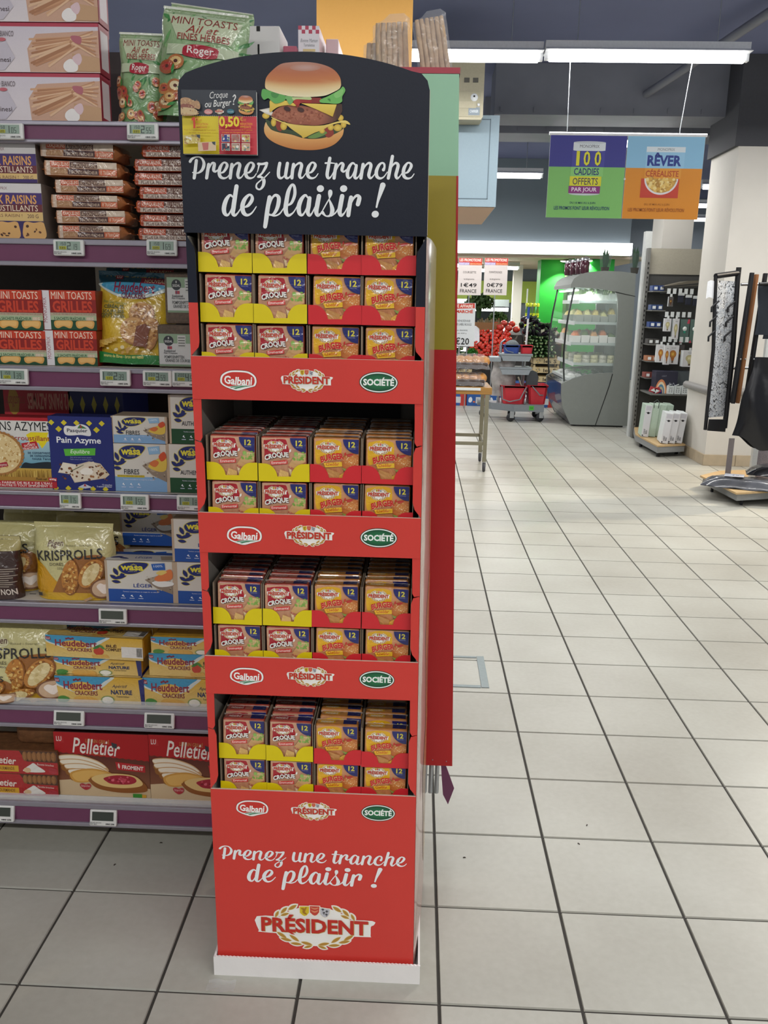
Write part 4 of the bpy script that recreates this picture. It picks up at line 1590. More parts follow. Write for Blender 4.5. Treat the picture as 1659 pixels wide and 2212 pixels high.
def bag(name, label, K, box, thick, film, art, shelf=None, Y=GY + 0.02, tilt=0.0, roll=0.0, rz=0.0, cat='bag', group=None, seal=0.06, taper=0.0, z0=None, material=None, gus=0.0):
    """standing film bag: bulged front and back, crimped top"""
    p = at(*px(K, box[0], box[3]), Y)
    q = at(*px(K, box[2], box[1]), Y)
    w_, h_ = q.x - p.x, q.z - p.z
    zb = p.z if z0 is None else z0
    if shelf is not None:
        zb = SHZ[shelf][0] + 0.0005
        h_ = q.z - zb
    zb += w_ / 2 * abs(sin(roll)) + thick * max(0.0, -sin(tilt)) + 0.0005
    t = thing(name, label, cat, ((p.x + q.x) / 2, Y, zb), 0, group)
    t.rotation_euler = (tilt, roll, rz)
    sd = rnd.random() * 9

    def shp(u, v, s_):
        e = max(0, 1 - (2 * u - 1) ** 4) ** 0.6
        vv = v / (1 - seal)
        m = 0.0 if vv >= 1 else max(0, 1 - vv ** 3) ** 0.7
        th = thick * (0.5 * e * m * 0.9 + 0.5 * gus * m)
        wr = 0.0022 * sin(9 * u + 5 * v + sd) * sin(7 * v + sd) * min(1, m * 2) * e
        x = (u - 0.5) * w_ * (1 - taper * v) + 0.002 * sin(14 * v + sd) * (1 if u > 0.5 else -1) * abs(2 * u - 1)
        return Vector((x, thick / 2 - s_ * (th + 0.0008) + s_ * wr - 0.0, v * h_))
    b = MB()
    b.grid(22, 26, lambda u, v: shp(u, v, 1))
    b.grid(22, 26, lambda u, v: shp(1 - u, v, -1))
    b.build('film_bag', film, t)

    def fn(u, v):
        a_ = shp(u, v, 1)
        du = shp(min(1, u + 0.01), v, 1) - shp(max(0, u - 0.01), v, 1)
        dv = shp(u, min(1, v + 0.01), 1) - shp(u, max(0, v - 0.01), 1)
        n = du.cross(dv)
        n = n.normalized() if n.length > 1e-9 else Vector((0, -1, 0))
        return a_, n
    if art is not None:
        bw = art.b[2] - art.b[0]
        art.build('front_print', fn, t, material or PRINT_FILM, step=0.0004, maxlen=bw / 34, base=0.0006)
    t['h'] = h_
    return t
# ------------------------------------------------------------------ goods on the gondola
def side_of(c, name, rough=0.45):
    return mat('carton_' + name, c, rough, noise=0.04, nscale=20)


# --- breadstick boxes (top shelf, left): three high, two deep
def breadstick_art():
    a = Art((-90, 500, 640, 770))
    a.vgrad(-90, 500, 640, 770, '#cfc6d0', '#ddd3d4')
    a.rect(-90, 500, 640, 520, '#b0364c')
    q = random.Random(5)
    a.poly([(250, 560), (640, 540), (640, 768), (200, 768), (190, 640)], '#c99f86')
    for i in range(34):
        x0, y0 = 205 + q.uniform(0, 120), 585 + i * 4.6 + q.uniform(-6, 6)
        x1, y1 = 480 + q.uniform(-20, 60), 575 + i * 1.6
        a.stroke([(x0, y0, 12), (x1, y1, 10)], q.choice(['#d0a27c', '#b98460', '#dcb592', '#a8734f', '#c6946c']), smooth=False, same=i > 0)
    for i in range(16):
        x0, y0 = 480 + q.uniform(-20, 30), 585 + i * 2
        a.stroke([(x0, y0, 9), (x0 + 120, y0 - 40 + i * 7, 9)], q.choice(['#d3a680', '#b98460', '#dcb592']), smooth=False, same=True)
    a.blob([(470, 570), (530, 575), (525, 615), (480, 600)], '#b0626c')
    a.poly([(470, 665), (640, 690), (640, 765), (480, 760)], '#c09872')
    a.blob([(420, 715), (460, 695), (500, 720), (495, 760), (440, 768), (412, 745)], '#ece6e2')
    a.blob([(470, 690), (515, 665), (530, 700), (505, 730)], '#d9bcc0')
    a.poly([(-90, 640), (60, 600), (110, 690), (40, 760), (-90, 760)], '#c4bcc6')
    a.text('Torinesi', -60, 688, 82, 716, '#3c2c30', bold=0.01)
    a.text('GRANO BIANCO', -60, 545, 112, 575, '#6a5c60', shear=0.2)
    a.ell(36, 592, 26, 10, '#c0606a')
    return a


bs_art = breadstick_art()
bside = Art((0, 0, 60, 270))
bside.rect(0, 0, 60, 270, '#8f2436').rect(8, 30, 52, 240, '#cfc3c6').rect(0, 0, 60, 14, '#a83c50')
BOXR = side_of('#9c2c40', 'wine')
zt = SHZ[0][0]
hts = []
zcur = zt + 0.0005
names = ['bottom', 'middle', 'top']
for i, (y0, y1) in enumerate(((500, 770), (215, 492), (-62, 205))):
    hh = 0.0955
    for dpt in range(2):
        x0 = -90 - i * 6
        t = carton('breadstick_box', '%s breadstick box in the stack at top left, %s' % (names[i], 'facing the aisle' if dpt == 0 else 'behind the front one'), K1, (x0, y0, 640 - i * 9, y1), 0.059, BOXR, bs_art, None, GY + 0.016 + dpt * 0.061, 'box', 'breadstick boxes', 0, None, None, None, 0.0015, bside)
        s_ = hh / t['h']
        t.location.z = zcur
        t.scale.z = s_
    zcur += hh + 0.0008


# --- green snack bags (top shelf)
def snack_art(seed):
    a = Art((0, 0, 560, 640))
    a.vgrad(0, 0, 560, 640, '#9fb58c', '#6f9a62')
    q = random.Random(seed)
    for i in range(26):
        a.leaf(q.uniform(0, 560), q.uniform(40, 360), q.uniform(60, 120), q.uniform(14, 26), q.uniform(0, 180), q.choice(['#4c8a4e', '#3c7a44', '#6aa060', '#8ab878']), same=i > 0)
    a.poly([(40, 40), (520, 60), (470, 200), (120, 190)], '#c2cbaa')
    a.text('MINI TOASTS', 70, 55, 490, 100, '#8a3a34')
    a.text('Ail et', 170, 105, 380, 150, '#9c3c34', shear=0.3)
    a.text('FINES HERBES', 120, 155, 460, 195, '#9a4a40', bold=0.01)
    a.rect(60, 225, 520, 285, '#b9c4a4')
    a.blob([(180, 232), (270, 218), (390, 232), (400, 262), (380, 290), (270, 298), (180, 290), (165, 262)], '#a82a38')
    a.text('Roger', 195, 230, 372, 288, '#eadfd8', bold=0.01)
    for i in range(22):
        x, y = q.uniform(20, 540), q.uniform(330, 620)
        r = q.uniform(34, 56)
        a.ell(x, y, r, r * 0.8, q.choice(['#b06a3c', '#c08048', '#a05430']), n=16, same=i > 0)
        a.ell(x, y - 4, r * 0.7, r * 0.5, q.choice(['#e2cfa4', '#a8322c', '#d8b87c', '#b03a30']), n=14, same=True)
        a.ell(x, y - 4, r * 0.25, r * 0.2, '#5a2a20', n=8, same=True)
        if i % 3 == 0:
            a.leaf(x + 40, y + 10, 60, 20, q.uniform(0, 180), '#3f8a44', same=True)
    a.rect(0, 0, 560, 14, '#cfd3c4')
    return a


SNACKF = mat('snack_bag_film', '#a9b89c', 0.22, coat=0.6, noise=0.15, nscale=20, bump=0.5, bscale=30)
bag('snack_bag', 'smaller green mini toast bag standing next to the breadstick boxes', K1, (745, 190, 1010, 765), 0.075, SNACKF, snack_art(3), 0, GY + 0.045, 0, 0.03, cat='snack bag', group='green snack bags')
bag('snack_bag', 'large shiny green mini toast bag leaning in front on the top shelf', K1, (975, 60, 1505, 745), 0.09, SNACKF, snack_art(4), 0, GY + 0.005, 0, 0.10, cat='snack bag', group='green snack bags')
bag('snack_bag', 'green mini toast bag slumped on top of the others beneath the ceiling', K1, (1050, -240, 1570, 110), 0.09, SNACKF, snack_art(6), None, GY + 0.14, 0.25, 0.12, cat='snack bag', group='green snack bags', z0=1.93)
bag('snack_bag', 'green mini toast bag at the back, holding up the slumped one', K1, (1080, 90, 1560, 745), 0.12, SNACKF, snack_art(8), 0, GY + 0.13, 0, -0.03, cat='snack bag', group='green snack bags')

# --- boxes on the top shelf, seen above the display header
topz = SHZ[0][0] + 0.0005
gingham = Art((0, 0, 132, 170))
gingham.rect(0, 0, 132, 170, '#e3dde2')
gingham.layer += 1
for i in range(6):
    for j in range(2):
        if (i + j) % 2 == 0:
            gingham.rect(i * 22, j * 22, i * 22 + 22, j * 22 + 22, '#b8405a', same=True)
gingham.text('Bonne Maman', 14, 72, 122, 92, '#7a7a80', shear=0.3)
gingham.text('Tartelettes', 34, 100, 104, 116, '#8a8a8c')
gingham.rect(30, 130, 108, 144, '#d8be84')


def top_box(name, label, x0, x1, y0, Y, depth, m_, art=None, ztop=topz, cat='box'):
    p, q = at(x0, y0 + 60, Y), at(x1, y0, Y)
    t = thing(name, label, cat, ((p.x + q.x) / 2, Y, ztop))
    w_, h_ = q.x - p.x, q.z - ztop
    MB().rbox(-w_ / 2, w_ / 2, 0, depth, 0, h_, 0.002).build('carton', m_, t)
    if art:
        ah = w_ * (art.b[3] - art.b[1]) / (art.b[2] - art.b[0])
        art.build('front_print', front(w_ - 0.001, ah, 0, 0, h_ - ah), t)
    return t, w_, h_


WB = side_of('#d5d2d0', 'white')
t, w_, h_ = top_box('slotted_carton', 'plain white slotted carton standing behind the black header', 513, 604, 56, 0.56, 0.12, WB)
MB().box(-0.002, 0.002, -0.0008, 0.0, h_ * 0.5, h_ - 0.037).build('slot', DARKB, t)
MB().box(-0.004, 0.004, -0.0008, 0.0, h_ - 0.011, h_ - 0.001).build('slot', DARKB, t)
PINKB = side_of('#d8b8bc', 'pink')
top_box('biscuit_box', 'white biscuit box with red gingham top behind the header', 644, 690, 56, 0.60, 0.2, PINKB, gingham)
top_box('biscuit_box', 'pale biscuit box with fine writing beside the orange sign', 704, 731, 84, 0.66, 0.18, PINKB)
top_box('biscuit_box', 'small red gingham box peeping over the header', 612, 641, 99, 0.58, 0.1, side_of('#b0566a', 'gingham_red'))

# --- breadstick bags at the right end of the top
STICK = mat('breadstick_crust', '#cbae8e', 0.75, noise=0.25, nscale=60, bump=0.3, bscale=80)
CELLO = mat('cellophane', '#d6d8de', 0.06, spec=1.0, alpha=0.17, bump=0.6, bscale=40)
REDB = mat('red_tray_plastic', '#a8283c', 0.35)


def stick_pack(label, x0, x1, ytop, Y, lean, n, z0):
    p, q = at(x0, ytop + 110, Y), at(x1, ytop, Y)
    h_ = q.z - z0
    w_ = q.x - p.x
    t = thing('breadstick_bag', label, 'breadsticks', ((p.x + q.x) / 2, Y, z0), 0, 'bags of breadsticks')
    t.rotation_euler = (0, lean, 0)
    for k in range(n):
        x = -w_ / 2 + w_ * (k + 0.5) / n
        pa = [(x + rnd.uniform(-0.001, 0.001), rnd.uniform(-0.003, 0.003), 0.004 + h_ * 0.86 * j / 5) for j in range(6)]
        MB().tube(pa, [w_ / n * 0.54] * 5 + [w_ / n * 0.42], 8).build('breadstick', STICK, t)
    b = MB()
    for s_ in (-1, 1):
        b.grid(10, 14, lambda u, v: (((u - 0.5) * (w_ + 0.012) * (1 if v < 0.85 else 1 - (v - 0.85) * 4.0) + (0.012 if v > 0.9 else 0), s_ * 0.014 * (1 - (2 * u - 1) ** 2) * (1 if v < 0.85 else max(0, 1 - (v - 0.85) * 7)) + 0.001 * sin(30 * u + 20 * v), h_ * v)))
    b.build('film', CELLO, t)
    return t


tray_z = zs[3] + 0.001
bt = thing('breadstick_tray', 'red open tray on top of the green end panel', 'tray', (-0.075, 0.56, tray_z))
MB().box(-0.07, 0.066, -0.05, -0.047, 0, 0.012).box(-0.07, 0.066, 0.047, 0.05, 0, 0.012).box(-0.07, 0.066, -0.047, 0.047, 0, 0.003).box(-0.07, -0.067, -0.047, 0.047, 0, 0.012).box(0.063, 0.066, -0.047, 0.047, 0, 0.012).build('tray', REDB, bt)
stick_pack('bag of breadsticks leaning left, above the green panel corner', 912, 978, 22, 0.545, -0.17, 6, tray_z + 0.004)
stick_pack('bag of breadsticks behind the header arch, second from the right', 817, 889, 30, 0.575, -0.06, 6, topz + 0.1)
stick_pack('low bag of breadsticks beside the orange sign', 790, 826, 78, 0.60, 0.0, 3, topz + 0.08)

# --- second shelf: raisin toast boxes
def raisin_art():
    a = Art((0, 920, 250, 1520))
    return a


def raisin(label, box, first, **kw):
    x0, y0, x1, y1 = box
    a = Art((-160, 0, 235, 250))
    a.rect(-160, 0, 235, 250, '#d9ccb0')
    a.rect(-160, 0, 235, 62, '#d8d4d2')
    a.text('MONOPRIX', -60, 22, 45, 42, '#8a5a60')
    a.rect(-160, 62, 235, 150, '#463070')
    a.text('AUX RAISINS', -92, 76, 205, 136, '#e0a45c', bold=0.02)
    a.rect(-160, 138, 235, 190, '#6a2a30')
    a.text('CROUSTILLANTS', -110, 144, 210, 184, '#ecdcc4', bold=0.0)
    a.rect(-160, 190, 235, 250, '#d9b878')
    a.text('TOUJOURS RAISIN !', -130, 204, 120, 230, '#6a3a30')
    a.text('200 G', 148, 204, 210, 230, '#5a3a40')
    if first:
        a.rect(-160, 226, 235, 250, '#3c2a64')
    return a


RB = side_of('#7d7168', 'taupe')
r2 = Art((-160, 0, 245, 345))
r2.paste(raisin('', (0, 0, 1, 1), False), -160, 0, 245, 236)
r2.rect(-160, 236, 245, 345, '#35265e')
for cx in (40, 190, -110):
    r2.blob([(cx - 58, 345), (cx - 60, 260), (cx - 40, 240), (cx, 246), (cx + 45, 240), (cx + 62, 262), (cx + 60, 345)], '#d8a868')
    r2.specks(cx - 45, 262, cx + 45, 340, 6, 6, 12, ['#4a2c20', '#6a4028'], cx)
lo = carton('raisin_toast_box', 'purple raisin toast box on the second shelf, showing its toast picture', K1, (-160, 1175, 262, 1520), 0.11, RB, r2, 1, group='raisin toast boxes')
carton('raisin_toast_box', 'purple raisin toast box stacked on top of another, second shelf', K1, (-168, 922, 225, 1165), 0.11, RB, raisin('', (0, 0, 1, 1), True).clip(-160, 0, 235, 250), None, z0=lo.location.z + lo['h'] + 0.0005, group='raisin toast boxes')

# --- second shelf: two stacks of film packets
CRF = mat('biscuit_film_brown', '#a86a40', 0.25, coat=0.5, noise=0.2, nscale=40, bump=0.5, bscale=40)
CRF2 = mat('biscuit_film_orange', '#c0582c', 0.25, coat=0.5, noise=0.2, nscale=40, bump=0.5, bscale=40)


def craq_art(v):
    a = Art((0, 0, 440, 100))
    a.rect(0, 0, 440, 100, '#b98a68' if v else '#c4a088')
    a.rect(10, 0, 34, 100, '#cfb8a4')
    a.rect(34, 0, 440, 46, '#c9b09a')
    a.rect(34, 2, 150, 44, '#c0502c')
    a.text('CRAQUELINS', 40, 8, 146, 40, '#ecd6c0', bold=0.01)
    a.rect(154, 2, 320, 44, '#5a3a30')
    a.text("AU SON D'AVOINE", 160, 10, 314, 40, '#d6bca4', bold=0.0)
    a.rect(322, 2, 440, 44, '#d4c0aa')
    a.rect(34, 50, 440, 92, '#a87850')
    a.rect(140, 50, 330, 92, '#4a2826')
    a.text('2 SACHETS FRA\u00ceCHEUR', 148, 58, 322, 86, '#e0c4a8', bold=0.0)
    a.rect(330, 50, 440, 92, '#c85a2c')
    a.text('18 TRANCHES', 338, 58, 432, 86, '#ecd0b4', bold=0.01)
    a.text('LIN & GRAINES', 40, 58, 132, 86, '#d8b48c')
    return a


def craq_art2():
    a = Art((0, 0, 440, 100))
    a.rect(0, 0, 440, 100, '#cdb4a0')
    a.rect(0, 0, 18, 100, '#a8441f')
    a.rect(18, 0, 440, 62, '#6a4234')
    a.rect(22, 4, 170, 58, '#c0502c')
    a.text('CRAQUELINS', 30, 12, 162, 50, '#f0dac8', bold=0.01)
    a.text('AU SON DE BLE', 180, 12, 350, 50, '#e6d2c0', bold=0.0)
    a.rect(18, 64, 440, 100, '#c9b4a4')
    a.text('PLUS LA PEINE DE FAIRE LE SERVICE', 36, 70, 420, 96, '#4a2c28', bold=0.01)
    return a


ca0, ca1, ca2 = craq_art(0), craq_art(1), craq_art2()
z = SHZ[1][0] + 0.001
rows = [(300, 790), (302, 826), (268, 786), (306, 826), (246, 786), (216, 776)]
ordn = ['bottom', 'second from the bottom', 'third from the bottom', 'third from the top', 'second from the top', 'top']
for i, (x0, x1) in enumerate(rows):
    hh = 0.0305 if i < 4 else 0.034
    t = flowpack('biscuit_packet', '%s packet in the slanted stack of brown biscuit packets' % ordn[i], K1, (x0, 1000, x1, 1085), 0.09, CRF, ca0 if i % 2 else ca1, z0=z, group='brown biscuit packets', rz=radians((-1, 2, -2, 1, 3, -3)[i]), ry=radians((0, -0.5, 0.6, -0.6, 1.0, 2.2)[i]), fin=0.014)
    t.scale.z = hh / t['h']
    z += hh + (0.0012 if i < 3 else 0.003)
z = SHZ[1][0] + 0.001
left = [835, 845, 830, 850, 825, 825, 880]
ord2 = ['lowest', 'second lowest', 'third lowest', 'middle', 'third highest', 'second highest', 'highest']
for i, x0 in enumerate(left):
    t = flowpack('biscuit_packet', '%s packet in the orange biscuit stack beside the display' % ord2[i], K1, (x0, 1000, x0 + 520, 1085), 0.09, CRF2, ca2, z0=z, group='orange biscuit packets', rz=radians((1, -1, 2, -1, 1, -2, 0)[i]), fin=0.012)
    t.scale.z = 0.0272 / t['h']
    z += 0.0284

# --- third shelf: mini toast boxes, two by two
def toast_art(tag_l):
    x0 = 335 if tag_l else -60
    a = Art((x0, 460, 742, 768))
    d = 420 if tag_l else 0
    a.rect(x0, 460, 742, 768, '#8a1f1c')
    xa, xb = (410, 742) if tag_l else (-60, 742)
    a.rect(xa, 460, xb, 530, '#c23c22')
    a.text('MINI TOASTS', 422, 470, 715, 528, '#ecd8c4', bold=0.0)
    a.text('GRILLES', 428, 540, 716, 630, '#c8422a', bold=0.03)
    a.rect(xa, 634, xb, 656, '#b8a890')
    a.text('POUR LES TARTINES ET LES TOASTS DE TOUS LES JOURS', 430, 639, 735, 652, '#5a4a40')
    a.rect(xa, 656, xb, 692, '#a8b894')
    a.text('5 SACHETS FRA\u00ceCHEUR', 434, 662, 662, 690, '#2c5a3c', bold=0.02)
    a.rect(668, 664, 724, 692, '#c8b49a')
    a.text('100 G', 674, 668, 718, 688, '#e8e0d0')
    a.rect(xa, 692, xb, 768, '#1f4a30')
    for cx in (500, 658):
        a.blob([(cx - 62, 700), (cx, 694), (cx + 64, 698), (cx + 60, 745), (cx + 40, 755), (cx, 740), (cx - 40, 756), (cx - 64, 740)], '#dca458')
        a.blob([(cx - 50, 704), (cx, 700), (cx + 52, 704), (cx + 46, 738), (cx, 732), (cx - 48, 738)], '#e6b870')
    if tag_l:
        a.rect(335, 462, 410, 768, '#dcd8da')
        a.text('MONOPRIX', 275, 600, 470, 628, '#a0545c', rot=-90)
    return a


TB = side_of('#8c2a1e', 'brick_red')
tl, tr = toast_art(True), Art((410, 460, 742, 768)).paste(toast_art(False), -60, 460, 742, 768)
tr = toast_art(False).clip(410, 460, 742, 768)
tr.b = (410, 460, 742, 768)
b1 = carton('mini_toast_box', 'lower mini toast box at the left picture edge', K2, (-15, 775, 352, 1056), 0.1, TB, tr, 2, group='mini toast boxes')
b2 = carton('mini_toast_box', 'lower mini toast box with white side strip, next to the yellow bag', K2, (356, 775, 750, 1056), 0.1, TB, tl, 2, group='mini toast boxes', Y=GY + 0.018)
carton('mini_toast_box', 'upper mini toast box at the left picture edge', K2, (-25, 458, 322, 768), 0.1, TB, tr, None, z0=b1.location.z + b1['h'] + 0.0005, group='mini toast boxes')
carton('mini_toast_box', 'upper mini toast box with white side strip, next to the yellow bag', K2, (322, 462, 742, 768), 0.1, TB, tl, None, z0=b2.location.z + b2['h'] + 0.0005, group='mini toast boxes', Y=GY + 0.02)

# --- third shelf: yellow cracker bags
def cracker_bag_art():
    a = Art((760, 330, 1290, 1060))
    a.vgrad(760, 330, 1290, 1060, '#d8b53a', '#dcb432')
    a.rect(760, 330, 1290, 440, '#1f5568')
    a.rect(1080, 380, 1290, 430, '#8a2c3c')
    a.text('NOUVEAU', 1110, 390, 1270, 416, '#d8c0a0', bold=0.02)
    a.rect(890, 362, 945, 398, '#8a2434')
    a.text('LU', 900, 368, 936, 392, '#e0c8c4', bold=0.03)
    a.blob([(760, 440), (820, 430), (1290, 432), (1290, 470), (1180, 520), (1080, 548), (950, 540), (840, 500)], '#cfd9d2')
    a.blob([(800, 430), (1250, 430), (1210, 480), (1120, 510), (980, 520), (880, 500)], '#4c9cc0')
    a.text('Heudebert', 885, 420, 1195, 500, '#8c2444', bold=0.02, shear=0.1)
    a.text('CRACKERS', 950, 500, 1130, 548, '#7a2444', bold=0.02)
    a.text('Petits Grains - Kleine Granen', 815, 570, 1000, 592, '#6a8a4a', rot=5)
    for i, s_ in enumerate(('C\u00c9R\u00c9ALES', 'SOUFFL\u00c9ES', 'GEPOFTE GRANEN')):
        a.text(s_, 825 - i * 8, 594 + i * 38, 976 + i * 2, 628 + i * 38, '#2c4a34', bold=0.02)
    # crackers
    q = random.Random(8)
    for (cx, cy, rx, ry, ro) in ((1105, 660, 90, 85, -20), (1170, 820, 60, 130, 8), (1060, 800, 105, 110, 10)):
        a.ell(cx, cy, rx, ry, '#a8703c', rot=ro, n=20)
        a.ell(cx - 5, cy - 6, rx * 0.93, ry * 0.92, '#cc9a5c', rot=ro, n=20)
        a.specks(cx - rx * .7, cy - ry * .7, cx + rx * .7, cy + ry * .7, 46, 7, 16, ['#e0bc84', '#b07a44', '#d4a468', '#94602f'], int(cx))
    a.poly([(1050, 920), (1080, 760), (1140, 740), (1180, 760), (1150, 925)], '#7c4630')
    for i in range(9):
        a.leaf(810 + i * 14, 935 - i * 9, 60, 22, -30 + (i % 2) * 40, q.choice(['#d9b254', '#b98a34', '#e4c878']), same=i > 0)
        a.leaf(790 + i * 16, 905 - i * 4, 50, 18, 30, '#c9a04a', same=True)
    a.specks(870, 930, 1190, 970, 14, 9, 16, ['#e8d8a8', '#c49a54'], 2)
    a.poly([(760, 965), (1000, 990), (1290, 985), (1290, 1060), (760, 1060)], '#1f7a34')
    a.text('source de fibres - bron van vezels', 850, 988, 1130, 1014, '#e0d87a', bold=0.02, rot=1)
    return a


CBF = mat('cracker_bag_film', '#c6a028', 0.28, coat=0.5, noise=0.1, bump=0.5, bscale=30)
cba = cracker_bag_art()
bag('cracker_bag', 'yellow cracker bag with teal top, standing at the front of the third shelf', K2, (752, 330, 1255, 1060), 0.07, CBF, cba, 2, GY + 0.03, -0.06, 0.025, cat='cracker bag', group='yellow cracker bags', taper=-0.02)
bag('cracker_bag', 'yellow cracker bag standing behind the front one, only its teal top showing', K2, (835, 245, 1310, 1060), 0.07, CBF, cba, 2, GY + 0.13, -0.02, 0.0, cat='cracker bag', group='yellow cracker bags')

# --- third shelf: dark crispbread in clear wrap
SEED = mat('seeded_crispbread', '#5c4a38', 0.8, noise=0.5, nscale=140, bump=0.6, bscale=120)


def crisp_art():
    a = Art((1245, 798, 1500, 1045))
    a.rect(1245, 798, 1500, 1045, '#cfd0cc')
    a.rect(1245, 798, 1500, 870, '#8ea888')
    a.rect(1245, 1030, 1500, 1045, '#7f9878')
    a.ell(1320, 850, 38, 38, '#22262a')
    a.text('SIGDAL', 1290, 846, 1350, 864, '#d8d8d4', bold=0.02)
    a.ell(1320, 830, 5, 9, '#c8c8c4')
    a.rect(1388, 808, 1450, 905, '#c9cbc4')
    for k in range(4):
        a.rect(1394, 824 + k * 20, 1444, 830 + k * 20, '#4c4c48', same=k > 0)
    a.rect(1310, 892, 1345, 914, '#a83a44')
    a.rect(1318, 892, 1323, 914, '#34406c')
    a.text('Knekkebr\u00f8d', 1285, 918, 1370, 938, '#33363a', bold=0.01)
    a.text('Pain Craquant', 1282, 938, 1385, 954, '#33363a', bold=0.01)
    a.text('POMPOENPITTEN', 1285, 962, 1435, 986, '#4a4e4c', bold=0.01)
    a.text('GRAINES DE COURGE', 1290, 990, 1478, 1012, '#4a4e4c', bold=0.01)
    return a


cra = crisp_art()


def crisp(label, box, lab, z0=None, shelf=None):
    t = carton('crispbread_pack', label, K2, box, 0.06, SEED, None, shelf, GY + 0.022, 'crispbread', 'dark seeded crispbread packs', 0, z0, None, None, 0.006)
    w_ = at(*px(K2, box[2], box[3]), GY + .022).x - at(*px(K2, box[0], box[3]), GY + .022).x
    u0, u1, v0, v1 = lab
    cra.build('paper_label', lambda u, v: ((-w_ / 2 + w_ * (u0 + (u1 - u0) * u), -0.0004, t['h'] * (v0 + (v1 - v0) * v)), (0, -1, 0)), t, step=0.00008)
    MB().rbox(-w_ / 2 - 0.002, w_ / 2 + 0.002, -0.0025, 0.062, 0.0, t['h'] + 0.001, 0.006).build('film', mat('crisp_film', '#b8bcc0', 0.06, spec=1.0, alpha=0.06, bump=0.6, bscale=40), t)
    return t


c1 = crisp('dark seeded crispbread pack, lower of the two beside the display', (1235, 730, 1520, 1062), (0.02, 0.93, 0.04, 0.79), None, 2)
crisp('dark seeded crispbread pack, upper of the two beside the display', (1290, 320, 1560, 722), (0.06, 0.98, 0.22, 0.9), c1.location.z + c1['h'] + 0.002)

# --- fourth shelf
def azyme_art():
    a = Art((-75, 305, 435, 868))
    a.rect(-75, 305, 435, 868, '#b0222c')
    a.rect(-75, 330, 420, 868, '#d6d4ce')
    a.vgrad(-75, 480, 428, 700, '#a9c4cc', '#5c9ab0')
    a.text('PAINS AZYMES', -70, 338, 395, 408, '#141416', bold=0.0)
    a.poly([(215, 440), (250, 418), (375, 418), (362, 450), (400, 478), (360, 490), (345, 515), (322, 545), (300, 500), (240, 500)], '#e6d21c')
    a.text('croustillants', 130, 445, 402, 485, '#9c2838', bold=0.01)
    a.poly([(175, 508), (285, 486), (300, 545), (190, 562)], '#b8242c')
    a.text('2', 215, 494, 240, 512, '#f0e8e0', rot=-10)
    a.text('SACHETS', 195, 512, 275, 530, '#f0e8e0', bold=0.01, rot=-10)
    a.text('FRAICHEUR', 190, 534, 292, 554, '#f0e8e0', bold=0.01, rot=-10)
    for i, s_ in enumerate(('se conservent et', 'se consomment', 'toute l\u2019ann\u00e9e')):
        a.text(s_, 218 + i * 14, 570 + i * 23, 408, 590 + i * 23, '#26405c', bold=0.01)
    a.blob([(160, 700), (190, 660), (240, 665), (300, 655), (370, 650), (430, 670), (432, 712), (160, 708)], '#1c2830')
    a.vgrad(-75, 705, 432, 800, '#c8a448', '#8a6424')
    q = random.Random(3)
    a.layer += 1
    for i in range(90):
        x = -75 + i * 5.6
        a.stroke([(x, 780, 3), (x + q.uniform(-5, 5), 712 + q.uniform(0, 18), 2)], q.choice(['#dcbc64', '#a88438', '#7c5a20']), same=True, smooth=False, round_=False)
    a.rect(-75, 775, 432, 808, '#a87c34')
    a.ell(0, 590, 188, 175, '#8a5a30', n=40)
    for k in range(36):
        an = radians(k * 10)
        a.ell(180 * cos(an), 590 + 166 * sin(an), 15, 15, '#a8743c', n=8, same=k > 0)
    a.ell(0, 590, 172, 160, '#dcc28c', n=40)
    a.specks(-160, 440, 165, 745, 150, 4, 11, ['#f0e2ba', '#c49c5c', '#b88c4c', '#e8d4a0'], 5, lambda x, y: (x / 165) ** 2 + ((y - 590) / 152) ** 2 < 1)
    a.poly([(-75, 690), (65, 655), (75, 690), (-60, 720)], '#a82a38')
    a.text('Pain d\u2019Azyme', -60, 672, 65, 700, '#e8d8d0', rot=-6)
    a.rect(355, 775, 415, 802, '#b82830')
    a.text('600g', 362, 779, 410, 799, '#f0e8e0', bold=0.02)
    a.text('Poids net', 265, 776, 345, 796, '#3c2c1c', shear=0.3)
    a.rect(-75, 806, 414, 858, '#b02430')
    a.text('DE LA FARINE DE BLE + DE L\u2019EAU', -70, 812, 378, 830, '#ecd8d0', bold=0.02)
    a.text('RIEN D\u2019AUTRE !!! TOUT SIMPLEMENT !!!', -70, 834, 378, 852, '#ecd8d0', bold=0.02)
    return a.clip(-75, 305, 435, 868)


AZS = side_of('#98222c', 'dark_red')
carton('matzo_box', 'red and white matzo box with a wheat field picture, fourth shelf', K3, (-75, 300, 437, 868), 0.05, AZS, azyme_art(), 3)


